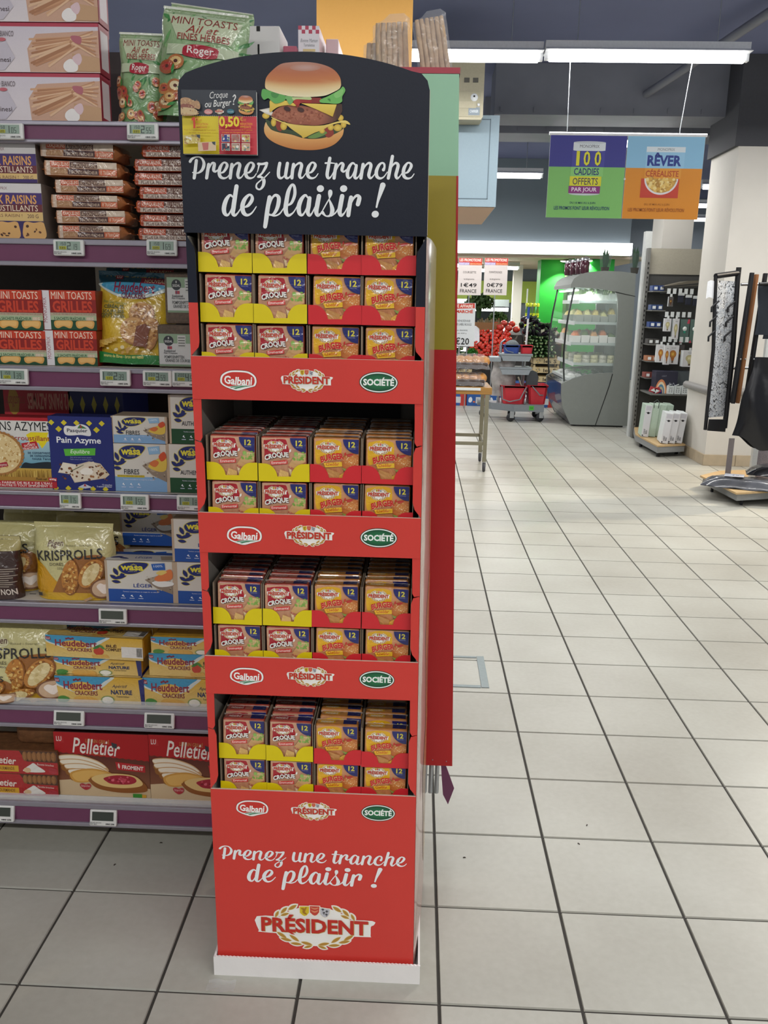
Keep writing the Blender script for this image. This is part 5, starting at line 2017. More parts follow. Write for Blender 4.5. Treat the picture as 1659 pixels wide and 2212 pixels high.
def pasq_art():
    a = Art((412, 296, 866, 870))
    a.rect(412, 296, 866, 870, '#232c70')
    Y_ = '#d6c62c'
    k = 0
    for i in range(6):
        for y in (344, 858):
            a.poly([(436 + i * 90 - 22, y), (436 + i * 90, y - 22), (436 + i * 90 + 22, y), (436 + i * 90, y + 22)], Y_, same=k > 0)
            k += 1
    for x in (486, 756):
        a.poly([(x - 24, 394), (x, 370), (x + 24, 394), (x, 418)], Y_, same=True)
    a.blob([(530, 372), (600, 370), (645, 352), (700, 376), (712, 440), (640, 436), (535, 438)], '#e4e4e2')
    a.text('Pasquier', 545, 388, 692, 424, '#2a2c44', bold=0.02)
    a.poly([(620, 385), (640, 356), (668, 372), (690, 386)], '#3a7a44')
    a.poly([(638, 380), (646, 352), (654, 380)], '#a83038')
    a.text('Pain Azyme', 466, 452, 784, 515, '#eef0f2', bold=0.02)
    a.poly([(512, 548), (742, 536), (736, 592), (520, 602)], '#5ab43c')
    a.text('Equilibre', 560, 550, 698, 590, '#f0f4ea', shear=0.2)
    a.text('Sans sel et sans sucres ajout\u00e9s', 556, 606, 708, 618, '#a8b0d0')
    a.text('Faible teneur en mati\u00e8res grasses', 556, 622, 716, 634, '#a8b0d0')
    for pts, c in (([(460, 735), (500, 652), (600, 668), (690, 640), (770, 655), (832, 740), (800, 770), (740, 782), (575, 812), (545, 745)], '#cdbfa8'), ([(462, 730), (502, 655), (598, 670), (560, 745)], '#e4dac8'), ([(545, 748), (600, 680), (720, 640), (775, 690), (735, 780), (580, 805)], '#ddd0ba'), ([(740, 775), (760, 700), (775, 660), (830, 738), (790, 765)], '#d3c2a4')):
        a.poly(pts, c)
    a.specks(480, 665, 815, 790, 46, 5, 12, ['#7c4a2c', '#a06a40', '#5c3420'], 12)
    a.blob([(620, 720), (660, 690), (710, 705), (705, 740), (640, 745)], '#eee8dc')
    a.stroke([(555, 720, 4), (610, 690, 5), (650, 668, 3)], '#4a5a3a')
    a.text('12 tranches', 776, 816, 846, 828, '#d8dcec', bold=0.02)
    a.text('2 sachets fra\u00eecheur', 736, 830, 846, 842, '#d8dcec', bold=0.02)
    a.poly([(600, 845), (650, 818), (705, 845), (650, 856)], '#c8ccd8')
    a.poly([(640, 838), (650, 815), (662, 838)], '#a83038')
    return a.clip(412, 296, 866, 870)


NAVY = side_of('#1f2a6c', 'navy')
carton('matzo_box', 'navy matzo box with yellow diamonds, between red box and crispbread', K3, (412, 294, 868, 872), 0.05, NAVY, pasq_art(), 3, Y=GY + 0.014)

# lying boxes behind
lay = Art((48, 70, 540, 285))
lay.rect(48, 70, 540, 285, '#a3222c')
lay.text('12 PAINS AZYMES', 225, 84, 530, 122, '#c08a74', bold=0.03, rot=180)
lay.poly([(78, 100), (95, 78), (120, 70), (150, 82), (168, 100), (155, 128), (120, 138), (90, 128)], '#a07a2c')
lay.text('croustillants', 62, 92, 205, 118, '#8a3a2c', rot=180)
lay2 = Art((540, 70, 945, 285))
lay2.rect(540, 70, 945, 285, '#1e2458')
lay2.layer += 1
for j in range(4):
    for i in range(5):
        x, y = 560 + i * 86 + (j % 2) * 45, 110 + j * 45
        lay2.poly([(x - 20, y), (x, y - 20), (x + 20, y), (x, y + 20)], '#a8a03a', same=True)
lay2.clip(540, 70, 945, 285)
zl = at(100, 900, GY + 0.14).z
for nm, lb, b_, ar, m_ in (('matzo_box', 'red matzo box lying flat at the back with upside-down writing', (40, 62, 540, 300), lay, AZS), ('matzo_box', 'navy box with yellow diamonds lying flat at the back of the fourth shelf', (540, 62, 950, 300), lay2, NAVY)):
    carton(nm, lb, K3, b_, 0.2, m_, ar, 3, GY + 0.14)


# crispbread packs, blue and green
def wasa_art(kind, tall):
    """kind: fibre, green or leger"""
    a = Art((0, 0, 450, 370 if tall else 200))
    H = 370 if tall else 200
    s_ = 1.0 if tall else 0.62
    a.rect(0, 0, 450, H, '#d2cec4')
    band = {'fibre': '#7fa6cc', 'green': '#1c4a2a', 'leger': '#234f9c'}[kind]
    yb = H * 0.69
    a.rect(14, yb, 432, H, band)
    a.rect(0, 0, 16, H, '#b9a48c')
    a.rect(432, 0, 450, H, '#b9a48c')
    # leaf sprig and the drop-shaped badge
    for x, y, l, an in ((70, 100, 70, 70), (95, 150, 90, -20), (55, 150, 60, 40), (70, 190, 60, 10), (110, 130, 60, -70)):
        a.leaf(x, y * s_ + (0 if tall else 4), l * 1.12, 34 * s_ + 4, an, '#c9bc3c', same=x != 70)
    a.layer += 1
    for x, y, l, an in ((70, 100, 70, 70), (95, 150, 90, -20), (55, 150, 60, 40), (70, 190, 60, 10), (110, 130, 60, -70)):
        a.leaf(x, y * s_ + (0 if tall else 4), l, 26 * s_ + 3, an, '#20286a', same=True)
    bad = [(90, 55), (130, 22), (200, 12), (278, 22), (250, 75), (200, 110), (140, 118), (100, 95)]
    a.blob([((x - 180) * 1.06 + 180, ((y - 62) * 1.08 + 62) * s_) for x, y in bad], '#c9bc3c')
    a.blob([(x, y * s_) for x, y in bad], '#20286a')
    a.text('wasa', 102, 44 * s_, 248, 86 * s_, '#dcd03c', bold=0.035)
    a.layer += 1
    for k in range(5):
        a.ell(172 + k * 8, (38 - (2 - abs(k - 2)) * 4) * s_, 2.2, 7 * s_, '#dcd03c', n=6, same=True)
    a.text('SINCE 1919', 150, 90 * s_, 206, 98 * s_, '#c9c48c')
    nm = {'fibre': 'FIBRES', 'green': 'AUTHENTIQUE', 'leger': 'L\u00c9GER'}[kind]
    x0, x1 = {'fibre': (118, 230), 'green': (98, 330), 'leger': (180, 300)}[kind]
    a.text(nm, x0, H * 0.53, x1, H * 0.53 + 40 * (1 if tall else 0.8), '#34363c' if kind != 'leger' else '#20388a', bold=0.01)
    if kind == 'fibre' and tall:
        a.rect(66, H * 0.655, 268, H * 0.70, '#c9b42c')
        a.text('RICHE EN FIBRES/RIJK AAN VEZELS', 72, H * 0.66, 262, H * 0.69, '#5a4a20')
    a.text('Tartine croustillante au seigle fin et d\u00e9licat', 110, H * 0.735, 340, H * 0.765, '#d8dcec', bold=0.01)
    for k, x in enumerate((108, 165, 222)):
        a.leaf(x, H * 0.84, 18, 9, -50, '#e8ecf4', same=k > 0)
        a.leaf(x + 6, H * 0.86, 14, 8, 30, '#e8ecf4', same=True)
        a.rect(x - 14, H * 0.9, x + 18, H * 0.915, '#c8d0e4', same=True)
    if kind != 'green':
        a.poly([(300, 22 * s_), (386, 12 * s_), (390, 70 * s_), (310, 80 * s_)], '#8cb4d4' if kind == 'fibre' else '#2a5cac')
        a.text('100%', 316, 30 * s_, 374, 50 * s_, '#dce8f0', rot=-6)
        for pts, c in (([(255, 165), (350, 120), (432, 200), (432, 290), (330, 240)], '#8c7c6c'), ([(262, 160), (352, 125), (425, 190), (330, 215)], '#a89884')):
            a.poly([(x, y * s_) for x, y in pts], c)
        a.specks(270, 130 * s_, 425, 270 * s_, 26, 3, 7, ['#6c5c4c', '#b8a890'], 4)
        if kind == 'fibre':
            a.blob([(x, y * s_) for x, y in [(300, 170), (370, 110), (432, 90), (432, 190), (380, 210)]], '#d8b84c')
            a.blob([(x, y * s_) for x, y in [(310, 150), (350, 120), (380, 140), (350, 175)]], '#d0703c')
            a.blob([(x, y * s_) for x, y in [(380, 90), (420, 55), (436, 100), (400, 130)]], '#c8502c', same=True)
        else:
            a.blob([(x, y * s_) for x, y in [(300, 190), (340, 170), (432, 180), (430, 210), (350, 225)]], '#e4e4e0')
            a.blob([(x, y * s_) for x, y in [(318, 150), (360, 105), (420, 65), (436, 110), (420, 160), (340, 175)]], '#d87a44')
            a.blob([(x, y * s_) for x, y in [(330, 100), (370, 75), (400, 90), (360, 120)]], '#e0c46c', same=True)
    return a.clip(0, 0, 450, H)


WS = mat('crispbread_paper', '#b9a690', 0.45, coat=0.2, noise=0.08, nscale=30)
W = {(k, t): wasa_art(k, t) for k, t in (('fibre', True), ('fibre', False), ('green', True), ('leger', True))}
ltop = Art((0, 0, 450, 200))
ltop.rect(0, 0, 450, 200, '#c8c6c2').rect(0, 0, 450, 60, '#234f9c').leaf(60, 130, 90, 40, -20, '#20286a').leaf(110, 150, 80, 30, 20, '#20286a', same=True)
ltop.text('L\u00c9GER', 180, 100, 290, 150, '#20388a', bold=0.01).poly([(330, 90), (440, 70), (445, 170), (360, 180)], '#9c8c78')
f1 = carton('crispbread_pack', 'light blue crispbread pack, lower of its stack on the fourth shelf', K3, (852, 505, 1310, 876), 0.07, WS, W['fibre', True], 3, cat='crispbread', group='blue and green crispbread packs', r=0.004)
carton('crispbread_pack', 'light blue crispbread pack lying on its fellow, fourth shelf', K3, (872, 290, 1300, 496), 0.08, WS, W['fibre', False], None, z0=f1.location.z + f1['h'] + 0.0005, cat='crispbread', group='blue and green crispbread packs', r=0.004)
g1 = carton('crispbread_pack', 'green banded crispbread pack beside the display, lower one', K3, (1312, 512, 1762, 880), 0.07, WS, W['green', True], 3, cat='crispbread', group='blue and green crispbread packs', r=0.004)
carton('crispbread_pack', 'green banded crispbread pack beside the display, upper one', K3, (1322, 128, 1772, 500), 0.07, WS, W['green', True], None, z0=g1.location.z + g1['h'] + 0.0005, cat='crispbread', group='blue and green crispbread packs', r=0.004)
l1 = carton('crispbread_pack', 'royal blue crispbread pack at the front of the fifth shelf', K3, (832, 1420, 1362, 1755), 0.07, WS, W['leger', True], 4, cat='crispbread', group='blue and green crispbread packs', r=0.004, top=ltop, Y=GY + 0.016)
carton('crispbread_pack', 'royal blue crispbread pack directly behind the front one, fifth shelf', K3, (842, 1420, 1370, 1755), 0.07, WS, W['leger', True], 4, cat='crispbread', group='blue and green crispbread packs', r=0.004, top=ltop, Y=GY + 0.088).scale.z = 1.0
lb = carton('crispbread_pack', 'shaded royal blue crispbread pack stacked at the back of the fifth shelf', K3, (945, 1015, 1360, 1312), 0.07, WS, W['leger', True], None, GY + 0.165, cat='crispbread', group='blue and green crispbread packs', r=0.004)
l2 = carton('crispbread_pack', 'royal blue crispbread pack beside the display, lower one', K3, (1372, 1435, 1880, 1760), 0.07, WS, W['leger', True], 4, cat='crispbread', group='blue and green crispbread packs', r=0.004)
carton('crispbread_pack', 'royal blue crispbread pack beside the display, upper one', K3, (1345, 1098, 1850, 1426), 0.07, WS, W['leger', True], None, z0=l2.location.z + l2['h'] + 0.0005, cat='crispbread', group='blue and green crispbread packs', r=0.004)
carton('crispbread_pack', 'royal blue crispbread pack under the shaded one at the back', K3, (945, 1330, 1360, 1640), 0.07, WS, W['leger', True], 4, GY + 0.163, cat='crispbread', group='blue and green crispbread packs', r=0.004)
lb.location.z = SHZ[4][0] + 0.1005


# --- fifth and sixth shelf: golden roll bags
def krisp_art(gr, extra):
    a = Art((255, 1165, 830, 1750))
    a.vgrad(255, 1165, 830, 1750, '#c6be86', '#cfc68c')
    a.blob([(255, 1450), (330, 1480), (400, 1560), (470, 1640), (520, 1750), (255, 1760)], '#d0981c')
    a.blob([(440, 1620), (540, 1440), (640, 1400), (760, 1400), (835, 1520), (835, 1760), (430, 1760)], '#9a622c')
    a.vgrad(255, 1690, 830, 1750, '#c99a28', '#d8ac28')
    a.ell(435, 1325, 66, 36, '#cfc9a0')
    a.text('P\u00e5gen', 376, 1290, 490, 1352, '#5a3430', bold=0.01, shear=0.25, rot=-6)
    a.text('Bakad i Sverige', 510, 1316, 690, 1334, '#8a8458', rot=-3)
    a.text('KRISPROLLS', 302, 1358, 762, 1434, '#2a2622', bold=0.01, rot=-4)
    a.text('DOR\u00c9S', 396, 1450, 496, 1478, '#4a4030', rot=-2)
    a.text(gr, 452, 1488, 502, 1508, '#4a4030')

    def roll(cx, cy, rx, ry, ro, inner, sd):
        a.ell(cx, cy, rx, ry, '#8a5222', rot=ro, n=24)
        a.ell(cx - 4, cy - 4, rx * 0.93, ry * 0.95, '#bc7c34', rot=ro, n=24)
        r = radians(ro)

        def ins(x, y):
            dx, dy = x - cx, y - cy
            X, Y2 = dx * cos(r) + dy * sin(r), -dx * sin(r) + dy * cos(r)
            return (X / (rx * .88)) ** 2 + (Y2 / (ry * .9)) ** 2 < 1
        m_ = max(rx, ry)
        a.specks(cx - m_, cy - m_, cx + m_, cy + m_, 60, 6, 14, ['#d4a254', '#a46a2c', '#e0b86c', '#8c5420'], sd, ins)
        if inner:
            a.ell(cx, cy, rx * 0.6, ry * 0.78, '#dcc892', rot=ro, n=20)
            a.specks(cx - m_ * .5, cy - m_ * .6, cx + m_ * .5, cy + m_ * .6, 14, 10, 20, ['#e8d8a8', '#cdb67c'], sd + 1, lambda x, y: ins(cx + (x - cx) * 1.6, cy + (y - cy) * 1.3))
    roll(545, 1570, 62, 140, 6, False, 3)
    roll(690, 1535, 72, 125, 30, True, 5)
    if extra:
        roll(560, 1700, 120, 42, -22, True, 7)
    a.ell(765, 1650, 82, 76, '#7c5234')
    a.ell(765, 1648, 70, 64, '#c8a888')
    a.blob([(765, 1620), (790, 1608), (808, 1630), (790, 1662), (765, 1690), (738, 1662), (722, 1630), (742, 1608)], '#ece0d4')
    a.poly([(640, 1730), (690, 1705), (700, 1720), (650, 1748)], '#b89068')
    a.rect(326, 1686, 352, 1712, '#3a3430')
    return a.clip(255, 1165, 830, 1750)


KF = mat('golden_bag_film', '#bdb57e', 0.32, coat=0.4, noise=0.08, bump=0.4, bscale=25)
k225, k400 = krisp_art('225g', False), krisp_art('400g', True)
bag('toast_roll_bag', 'pale green bag of golden toast rolls at the middle of the fifth shelf', K3, (255, 1160, 832, 1752), 0.09, KF, k225, 4, GY + 0.012, 0, 0, cat='toast bag', group='golden toast roll bags')
bag('toast_roll_bag', 'bag of toast rolls standing behind the middle one, in shade', K3, (430, 1080, 960, 1752), 0.09, KF, k225, 4, GY + 0.14, 0, 0, cat='toast bag', group='golden toast roll bags')
bag('toast_roll_bag', 'green bag of toast rolls on the left, partly behind the brown bag', K3, (-330, 1140, 248, 1660), 0.09, KF, k225, 4, GY + 0.06, 0, 0, cat='toast bag', group='golden toast roll bags')
bag('toast_roll_bag', 'bag of toast rolls tipped over at the back left of the fifth shelf', K3, (20, 1050, 540, 1460), 0.07, KF, k225, 4, GY + 0.24, 0, 0, cat='toast bag', group='golden toast roll bags')
br_art = Art((0, 0, 300, 400))
br_art.rect(0, 0, 300, 400, '#3c2822').vgrad(0, 0, 300, 90, '#b8ad78', '#a89c64')
for k in range(9):
    br_art.rect(150, 200 + k * 14, 285 - (k % 3) * 20, 205 + k * 14, '#a89a8c', same=k > 0)
br_art.text('NON', 190, 330, 280, 370, '#d8ccc0', bold=0.02)
bag('cookie_bag', 'small brown and green film bag at the left picture edge, fifth shelf', K3, (-220, 1250, 100, 1725), 0.07, mat('brown_bag_film', '#3c2a24', 0.25, coat=0.6, bump=0.5, bscale=30), br_art, 4, GY + 0.0, 0, 0, cat='bag')
bag('toast_roll_bag', 'big yellow green bag of toast rolls at the left of the sixth shelf', K4, (-215, 266, 420, 865), 0.1, KF, k400, 5, GY + 0.014, 0, 0.02, cat='toast bag', group='golden toast roll bags')
bag('toast_roll_bag', 'yellow bag corner in front at the left picture edge of the sixth shelf', K4, (-420, 560, 65, 868), 0.04, KF, k400, 5, GY + 0.0, 0, 0, cat='toast bag', group='golden toast roll bags')


# --- sixth shelf: cracker packets
def heud_art(kind, tall):
    a = Art((0, 0, 640, 260 if tall else 120))
    H = 260 if tall else 120
    s_ = H / 260
    a.vgrad(0, 0, 640, H, '#d6a82c', '#dcc078')
    a.blob([(x, y * s_) for x, y in [(-40, -20), (400, -20), (380, 60), (300, 130), (180, 170), (60, 120), (0, 80)]], '#cfd8d4')
    a.blob([(x, y * s_) for x, y in [(-40, -20), (380, -20), (350, 50), (280, 110), (170, 140), (60, 105), (0, 60)]], '#3c94bc')
    a.ell(190, 110 * s_, 90, 56 * s_, '#d8b04c')
    a.text('Heudebert', 62, 50 * s_, 340, 130 * s_, '#8a2038', bold=0.03)
    a.text('CRACKERS', 140, 142 * s_, 305, 186 * s_, '#7a2038', bold=0.025)
    a.layer += 1
    for k in range(4):
        a.ell(140 + k * 14, (38 - (k % 2) * 8) * s_, 9, 11 * s_, '#7a2038', n=8, same=True)
    a.poly([(2, 20 * s_), (32, 22 * s_), (36, 62 * s_), (4, 56 * s_)], '#8a1c30')
    a.text('LU', 7, 30 * s_, 30, 52 * s_, '#e8ccd0', bold=0.03)
    if kind == 'nature':
        a.text('Ap\u00e9ritif', 410, 70 * s_, 520, 110 * s_, '#2c3450', shear=0.3)
        a.text('NATURE', 400, 122 * s_, 552, 168 * s_, '#23305c', bold=0.035)
        a.text('8 sachets fra\u00eecheur', 440, 176 * s_, 530, 196 * s_, '#3c3a44')
        a.poly([(600, 20 * s_), (640, 0), (640, H), (615, H)], '#23286a')
        a.ell(375, 225 * s_, 50, 44 * s_, '#8a9a5c')
        a.ell(375, 225 * s_, 40, 34 * s_, '#ece8da')
        a.blob([(x, y * s_) for x, y in [(20, 210), (60, 195), (100, 220), (80, 255), (20, 255)]], '#4c8a3c')
        a.blob([(x, y * s_) for x, y in [(150, 200), (280, 205), (300, 258), (140, 258)]], '#d8a850')
    else:
        a.text('BL\u00c9', 400, 76 * s_, 470, 116 * s_, '#5a3a20', bold=0.03)
        a.text('COMPLET', 395, 124 * s_, 500, 160 * s_, '#5a3a20', bold=0.03)
        a.rect(500, 100 * s_, 640, 230 * s_, '#e0dcd6')
        a.ell(350, 170 * s_, 34, 46 * s_, '#c03c24')
        a.leaf(340, 120 * s_, 60, 26 * s_ + 4, -20, '#3c7a34')
        a.leaf(372, 116 * s_, 50, 22 * s_ + 4, 30, '#4c8a3c')
        a.poly([(300, 215 * s_), (400, 205 * s_), (420, 240 * s_), (310, 250 * s_)], '#d8a850')
        for k in range(10):
            a.rect(600 + k * 3.6, 110 * s_, 602 + k * 3.6, 215 * s_, '#3a3430', same=k > 0)
    return a.clip(0, 0, 640, H)


HF = mat('cracker_film', '#c99a2c', 0.28, coat=0.5, noise=0.15, bump=0.5, bscale=30)
HT, HB, HN = heud_art('nature', True), heud_art('ble', False), heud_art('nature', False)
z5 = SHZ[5][0] + 0.001
stk = 'cracker packets on the sixth shelf'
a1 = carton('cracker_packet', 'large cracker packet at the base of the left cracker stack', K4, (425, 640, 1075, 890), 0.075, HF, HT, 5, cat='cracker packet', group=stk, material=PRINT_FILM, r=0.008, top=HN, Y=GY + 0.02)
a2 = carton('cracker_packet', 'slim cracker packet in the middle of the left cracker stack', K4, (410, 492, 1055, 612), 0.075, HF, HN, None, GY + 0.03, 'cracker packet', stk, 0, a1.location.z + a1['h'] + 0.001, PRINT_FILM, None, 0.008)
a3 = carton('cracker_packet', 'slim cracker packet with white panel topping the left cracker stack', K4, (340, 342, 1070, 480), 0.075, HF, HB, None, GY + 0.018, 'cracker packet', stk, -0.05, a2.location.z + a2['h'] + 0.001, PRINT_FILM, HB, 0.008)
b1_ = carton('cracker_packet', 'large cracker packet at the base of the right cracker stack', K4, (1075, 655, 1720, 895), 0.075, HF, HT, 5, cat='cracker packet', group=stk, material=PRINT_FILM, r=0.008, top=HB, Y=GY + 0.02)
b2_ = carton('cracker_packet', 'slim cracker packet in the middle of the right cracker stack', K4, (1115, 470, 1760, 588), 0.075, HF, HB, None, GY + 0.03, 'cracker packet', stk, 0, b1_.location.z + b1_['h'] + 0.001, PRINT_FILM, None, 0.008)
carton('cracker_packet', 'slim cracker packet topping the right cracker stack', K4, (1130, 348, 1770, 458), 0.075, HF, HN, None, GY + 0.026, 'cracker packet', stk, 0, b2_.location.z + b2_['h'] + 0.001, PRINT_FILM, None, 0.008)
carton('cracker_packet', 'shaded large cracker packet at the back, above the left stack', K4, (430, 235, 1130, 480), 0.07, HF, HT, None, GY + 0.13, 'cracker packet', stk, 0, None, PRINT_FILM, None, 0.008)
carton('cracker_packet', 'large cracker packet under the shaded one at the back', K4, (430, 500, 1130, 800), 0.07, HF, HT, 5, GY + 0.13, 'cracker packet', stk, 0, None, PRINT_FILM, None, 0.008)

# --- lowest shelf: red toast boxes
def pell_art():
    a = Art((440, 1020, 1105, 1580))
    a.rect(440, 1020, 1105, 1580, '#6a2a20')
    a.poly([(440, 1230), (700, 1210), (1105, 1260), (1105, 1580), (440, 1580)], lambda x, y: mixc(lin('#5a2820'), lin('#8a5a3c'), max(0, min(1, (y - 1230) / 350))))
    a.poly([(440, 1450), (700, 1420), (1105, 1500), (1105, 1580), (440, 1580)], '#c8b08c')
    a.poly([(440, 1020), (1105, 1020), (1105, 1256)] + [(1095 - k * 22, 1246 - k * 1.8 + (8 if k % 2 else 0)) for k in range(30)] + [(440, 1196)], '#a81a1e')
    a.text('LE PAIN GRILL\u00c9', 664, 1068, 832, 1108, '#b08a4c', rot=3)
    a.text('Pelletier', 570, 1075, 905, 1210, '#e4dcd4', bold=0.01, shear=0.15, rot=4)
    a.stroke([(675, 1192, 3), (740, 1208, 3), (800, 1212, 3)], '#c08a3c')
    a.poly([(845, 1095), (885, 1110), (880, 1150), (850, 1140)], '#3a3a40')
    a.poly([(452, 1048), (502, 1050), (514, 1112), (460, 1108)], '#b02a2c')
    a.text('LU', 458, 1058, 495, 1100, '#e0ccc8', bold=0.02)
    a.poly([(865, 1265), (1075, 1290), (1075, 1352), (875, 1335)], '#b0282c')
    a.text('FROMENT', 912, 1296, 1062, 1332, '#eadcd4', bold=0.03, rot=4)
    a.leaf(890, 1300, 50, 14, 85, '#e0ccc0')
    # toast slices
    sl = [(480, 1225, 0), (490, 1262, 1), (520, 1300, 2), (545, 1345, 3)]
    for x, y, k in sl:
        a.blob([(x - 10, y), (x + 120, y - 10), (x + 260, y + 35), (x + 330, y + 100), (x + 320, y + 130), (x + 200, y + 75), (x + 60, y + 50), (x, y + 50)], '#c8a070')
        a.blob([(x - 8, y + 6), (x + 120, y - 2), (x + 255, y + 42), (x + 318, y + 98), (x + 190, y + 58), (x + 60, y + 34), (x, y + 36)], '#e6dcc8')
        a.blob([(x - 8, y + 50), (x + 60, y + 46), (x + 200, y + 72), (x + 320, y + 128), (x + 310, y + 150), (x + 160, y + 110), (x + 10, y + 100)], '#8c5a28')
    a.blob([(545, 1372), (700, 1330), (845, 1370), (850, 1400), (690, 1410), (680, 1450), (570, 1455)], '#c89444')
    a.blob([(560, 1380), (700, 1345), (830, 1380), (690, 1400), (670, 1440), (585, 1444)], '#d8aa5c')
    a.blob([(680, 1420), (800, 1370), (980, 1376), (1060, 1440), (1085, 1490), (1060, 1525), (900, 1538), (740, 1510), (675, 1450)], '#8c5426')
    a.blob([(690, 1415), (800, 1372), (980, 1378), (1050, 1436), (1030, 1476), (900, 1496), (760, 1478)], '#d8b878')
    a.blob([(780, 1410), (870, 1382), (980, 1390), (1010, 1430), (960, 1460), (840, 1462), (795, 1440)], '#a02434')
    a.specks(800, 1395, 990, 1450, 22, 6, 13, ['#c04858', '#841828', '#d06070'], 6)
    a.blob([(605, 1475), (625, 1465), (645, 1475), (668, 1466), (684, 1480), (676, 1506), (645, 1524), (612, 1500)], '#a83038')
    a.text('Fabriqu\u00e9 en France', 614, 1476, 678, 1504, '#e0b8b4')
    a.rect(980, 1542, 1045, 1576, '#3c8a34')
    a.rect(1045, 1548, 1075, 1576, '#c89a34')
    return a.clip(440, 1020, 1105, 1580)


PB = side_of('#4a1a1a', 'maroon')
pel = pell_art()
PL = 'large red toast boxes on the lowest shelf'
carton('toast_box', 'large red toast box with jam toast picture, middle of the lowest shelf', K4, (440, 1062, 1105, 1588), 0.12, PB, pel, 6, GY + 0.03, 'toast box', PL)
carton('toast_box', 'large red toast box beside the display on the lowest shelf', K4, (1132, 1085, 1800, 1600), 0.12, PB, pel, 6, GY + 0.026, 'toast box', PL)
carton('toast_box', 'large red toast box standing behind, at the back of the lowest shelf', K4, (470, 1062, 1115, 1588), 0.12, PB, pel, 6, GY + 0.16, 'toast box', PL)
BRWN = mat('toast_brown', '#6a4426', 0.7, noise=0.35, nscale=60, bump=0.5, bscale=70)


def tart_pack(label, box, z0=None, shelf=None):
    a = Art((-300, 0, 420, 160))
    a.rect(-300, 0, 420, 160, '#a82426')
    a.poly([(150, 0), (420, 0), (420, 76), (200, 72)], '#4c2c1c')
    for k in range(7):
        a.ell(190 + k * 34, 36, 20, 34, '#7c5028', n=12, same=k > 0)
        a.ell(186 + k * 34, 34, 12, 28, '#946438', n=12, same=True)
    a.text('Pelletier', -90, 42, 125, 92, '#e4d8cc', bold=0.02, shear=0.15, rot=3)
    a.rect(-300, 104, 138, 146, '#d0a028')
    a.text('GOURMANDE', -20, 112, 108, 136, '#7a4a20', bold=0.02)
    a.blob([(170, 140), (230, 90), (250, 82), (275, 100), (325, 142)], '#dcd8d0')
    a.ell(200, 132, 26, 18, '#d0b088')
    a.text('Recette briochee', 275, 84, 392, 98, '#e8d8cc', rot=3)
    a.blob([(355, 118), (385, 110), (412, 122), (408, 146), (380, 156), (356, 142)], '#a83038')
    t = carton('toast_packet', label, K4, box, 0.1, BRWN, a.clip(-300, 0, 420, 160), shelf, GY + 0.02, 'toast packet', 'small red toast packets', 0, z0, PRINT_FILM, None, 0.004)
    return t


q1 = tart_pack('small red toast packet on the lowest shelf, bottom one', (-300, 1365, 428, 1525), None, 6)
tart_pack('small red toast packet on the lowest shelf, top one', (-310, 1190, 425, 1352), q1.location.z + q1['h'] + 0.0005)
flowpack('toast_packet', 'clear wrapped brown toast loaf on top of the red packets', K4, (120, 1040, 450, 1265), 0.08, BRWN, None, GY + 0.05, at(*px(K4, 200, 1185), GY + 0.02).z, fin=0.01)
# ------------------------------------------------------------------ pillars, walls and far hall
PAINT = mat('white_wall_paint', '#d2cec6', 0.7, noise=0.05, nscale=3, bump=0.04, bscale=40)
BEIGE = mat('beige_tile', '#b7a78e', 0.45, noise=0.12, nscale=12)
BUMP = mat('grey_bumper', '#8c8a88', 0.5)
pil = tag(MB().box(2.655, 4.1, 6.57, 7.28, 0.0, 2.82).build('wall_right', PAINT), kind='structure')
tag(MB().box(2.62, 4.1, 6.56, 7.3, 2.82, CEIL - 0.002).build('trim_3', mat('dark_upper_paint', '#4a4b50', 0.8)), kind='structure')
bb = tag(MB().box(2.652, 4.1, 6.567, 7.28, 0.0, 0.004).build('baseboard_right', BEIGE), kind='structure')
for k in range(3):
    MB().rbox(2.640, 2.654, 6.572 + k * 0.238, 6.572 + k * 0.238 + 0.234, 0.0, 0.105, 0.002).build('tile', BEIGE, bb)
for k in range(5):
    MB().rbox(2.642 + k * 0.30, 2.642 + k * 0.30 + 0.296, 6.556, 6.569, 0.0, 0.105, 0.002).build('tile', BEIGE, bb)
MB().tube([(2.632, 7.27, 0.70), (2.632, 6.60, 0.70), (2.642, 6.556, 0.70), (2.675, 6.545, 0.70), (4.0, 6.545, 0.70)], 0.036, 10).build('bumper_rail', BUMP, pil)
tag(MB().box(2.60, 2.93, 8.55, 9.0, 0.0, CEIL - 0.002).build('wall_right', PAINT), kind='structure')

# far hall: grey bulkhead, lit white fascia, low cream ceiling, back wall
BULK = mat('grey_blue_bulkhead', '#7b878e', 0.7, noise=0.04, nscale=2)
tag(MB().box(-0.5, 3.05, 12.0, 12.2, 2.385, CEIL - 0.002).build('wall_back', BULK), kind='structure')
fas = thing('light_fascia', 'glowing white fascia band above the fruit and vegetable area', 'light box', (1.3, 11.9, 2.2))
MB().rbox(-1.7, 1.77, 0.0, 0.1, 0.0, 0.175, 0.004).build('lit_front', mat('lit_fascia', '#ffffff', 0.5, emit=2.2), fas)
MB().box(-1.7, 1.77, 0.1, 0.3, 0.0, 0.18).build('casing', lampw, fas)
tag(MB().box(-0.6, 3.4, 12.2, 16.4, 2.16, 2.2).build('ceiling', mat('cream_soffit', '#cbb9a4', 0.7)), kind='structure')
tag(MB().box(-2.0, 9.0, 16.4, 16.5, 0, CEIL - 0.002).build('wall_back', mat('back_wall_grey', '#77808a', 0.7)), kind='structure')
tag(MB().box(0.2, 2.3, 16.33, 16.395, 1.5, 1.92).build('trim_4', mat('lime_wall_panel', '#b4cc5c', 0.6)), kind='structure')
GREENW = mat('green_column_paint', '#1f9c34', 0.55, noise=0.06)
tag(MB().box(1.84, 2.40, 12.7, 13.1, 0, 2.158).build('trim_5', GREENW), kind='structure')
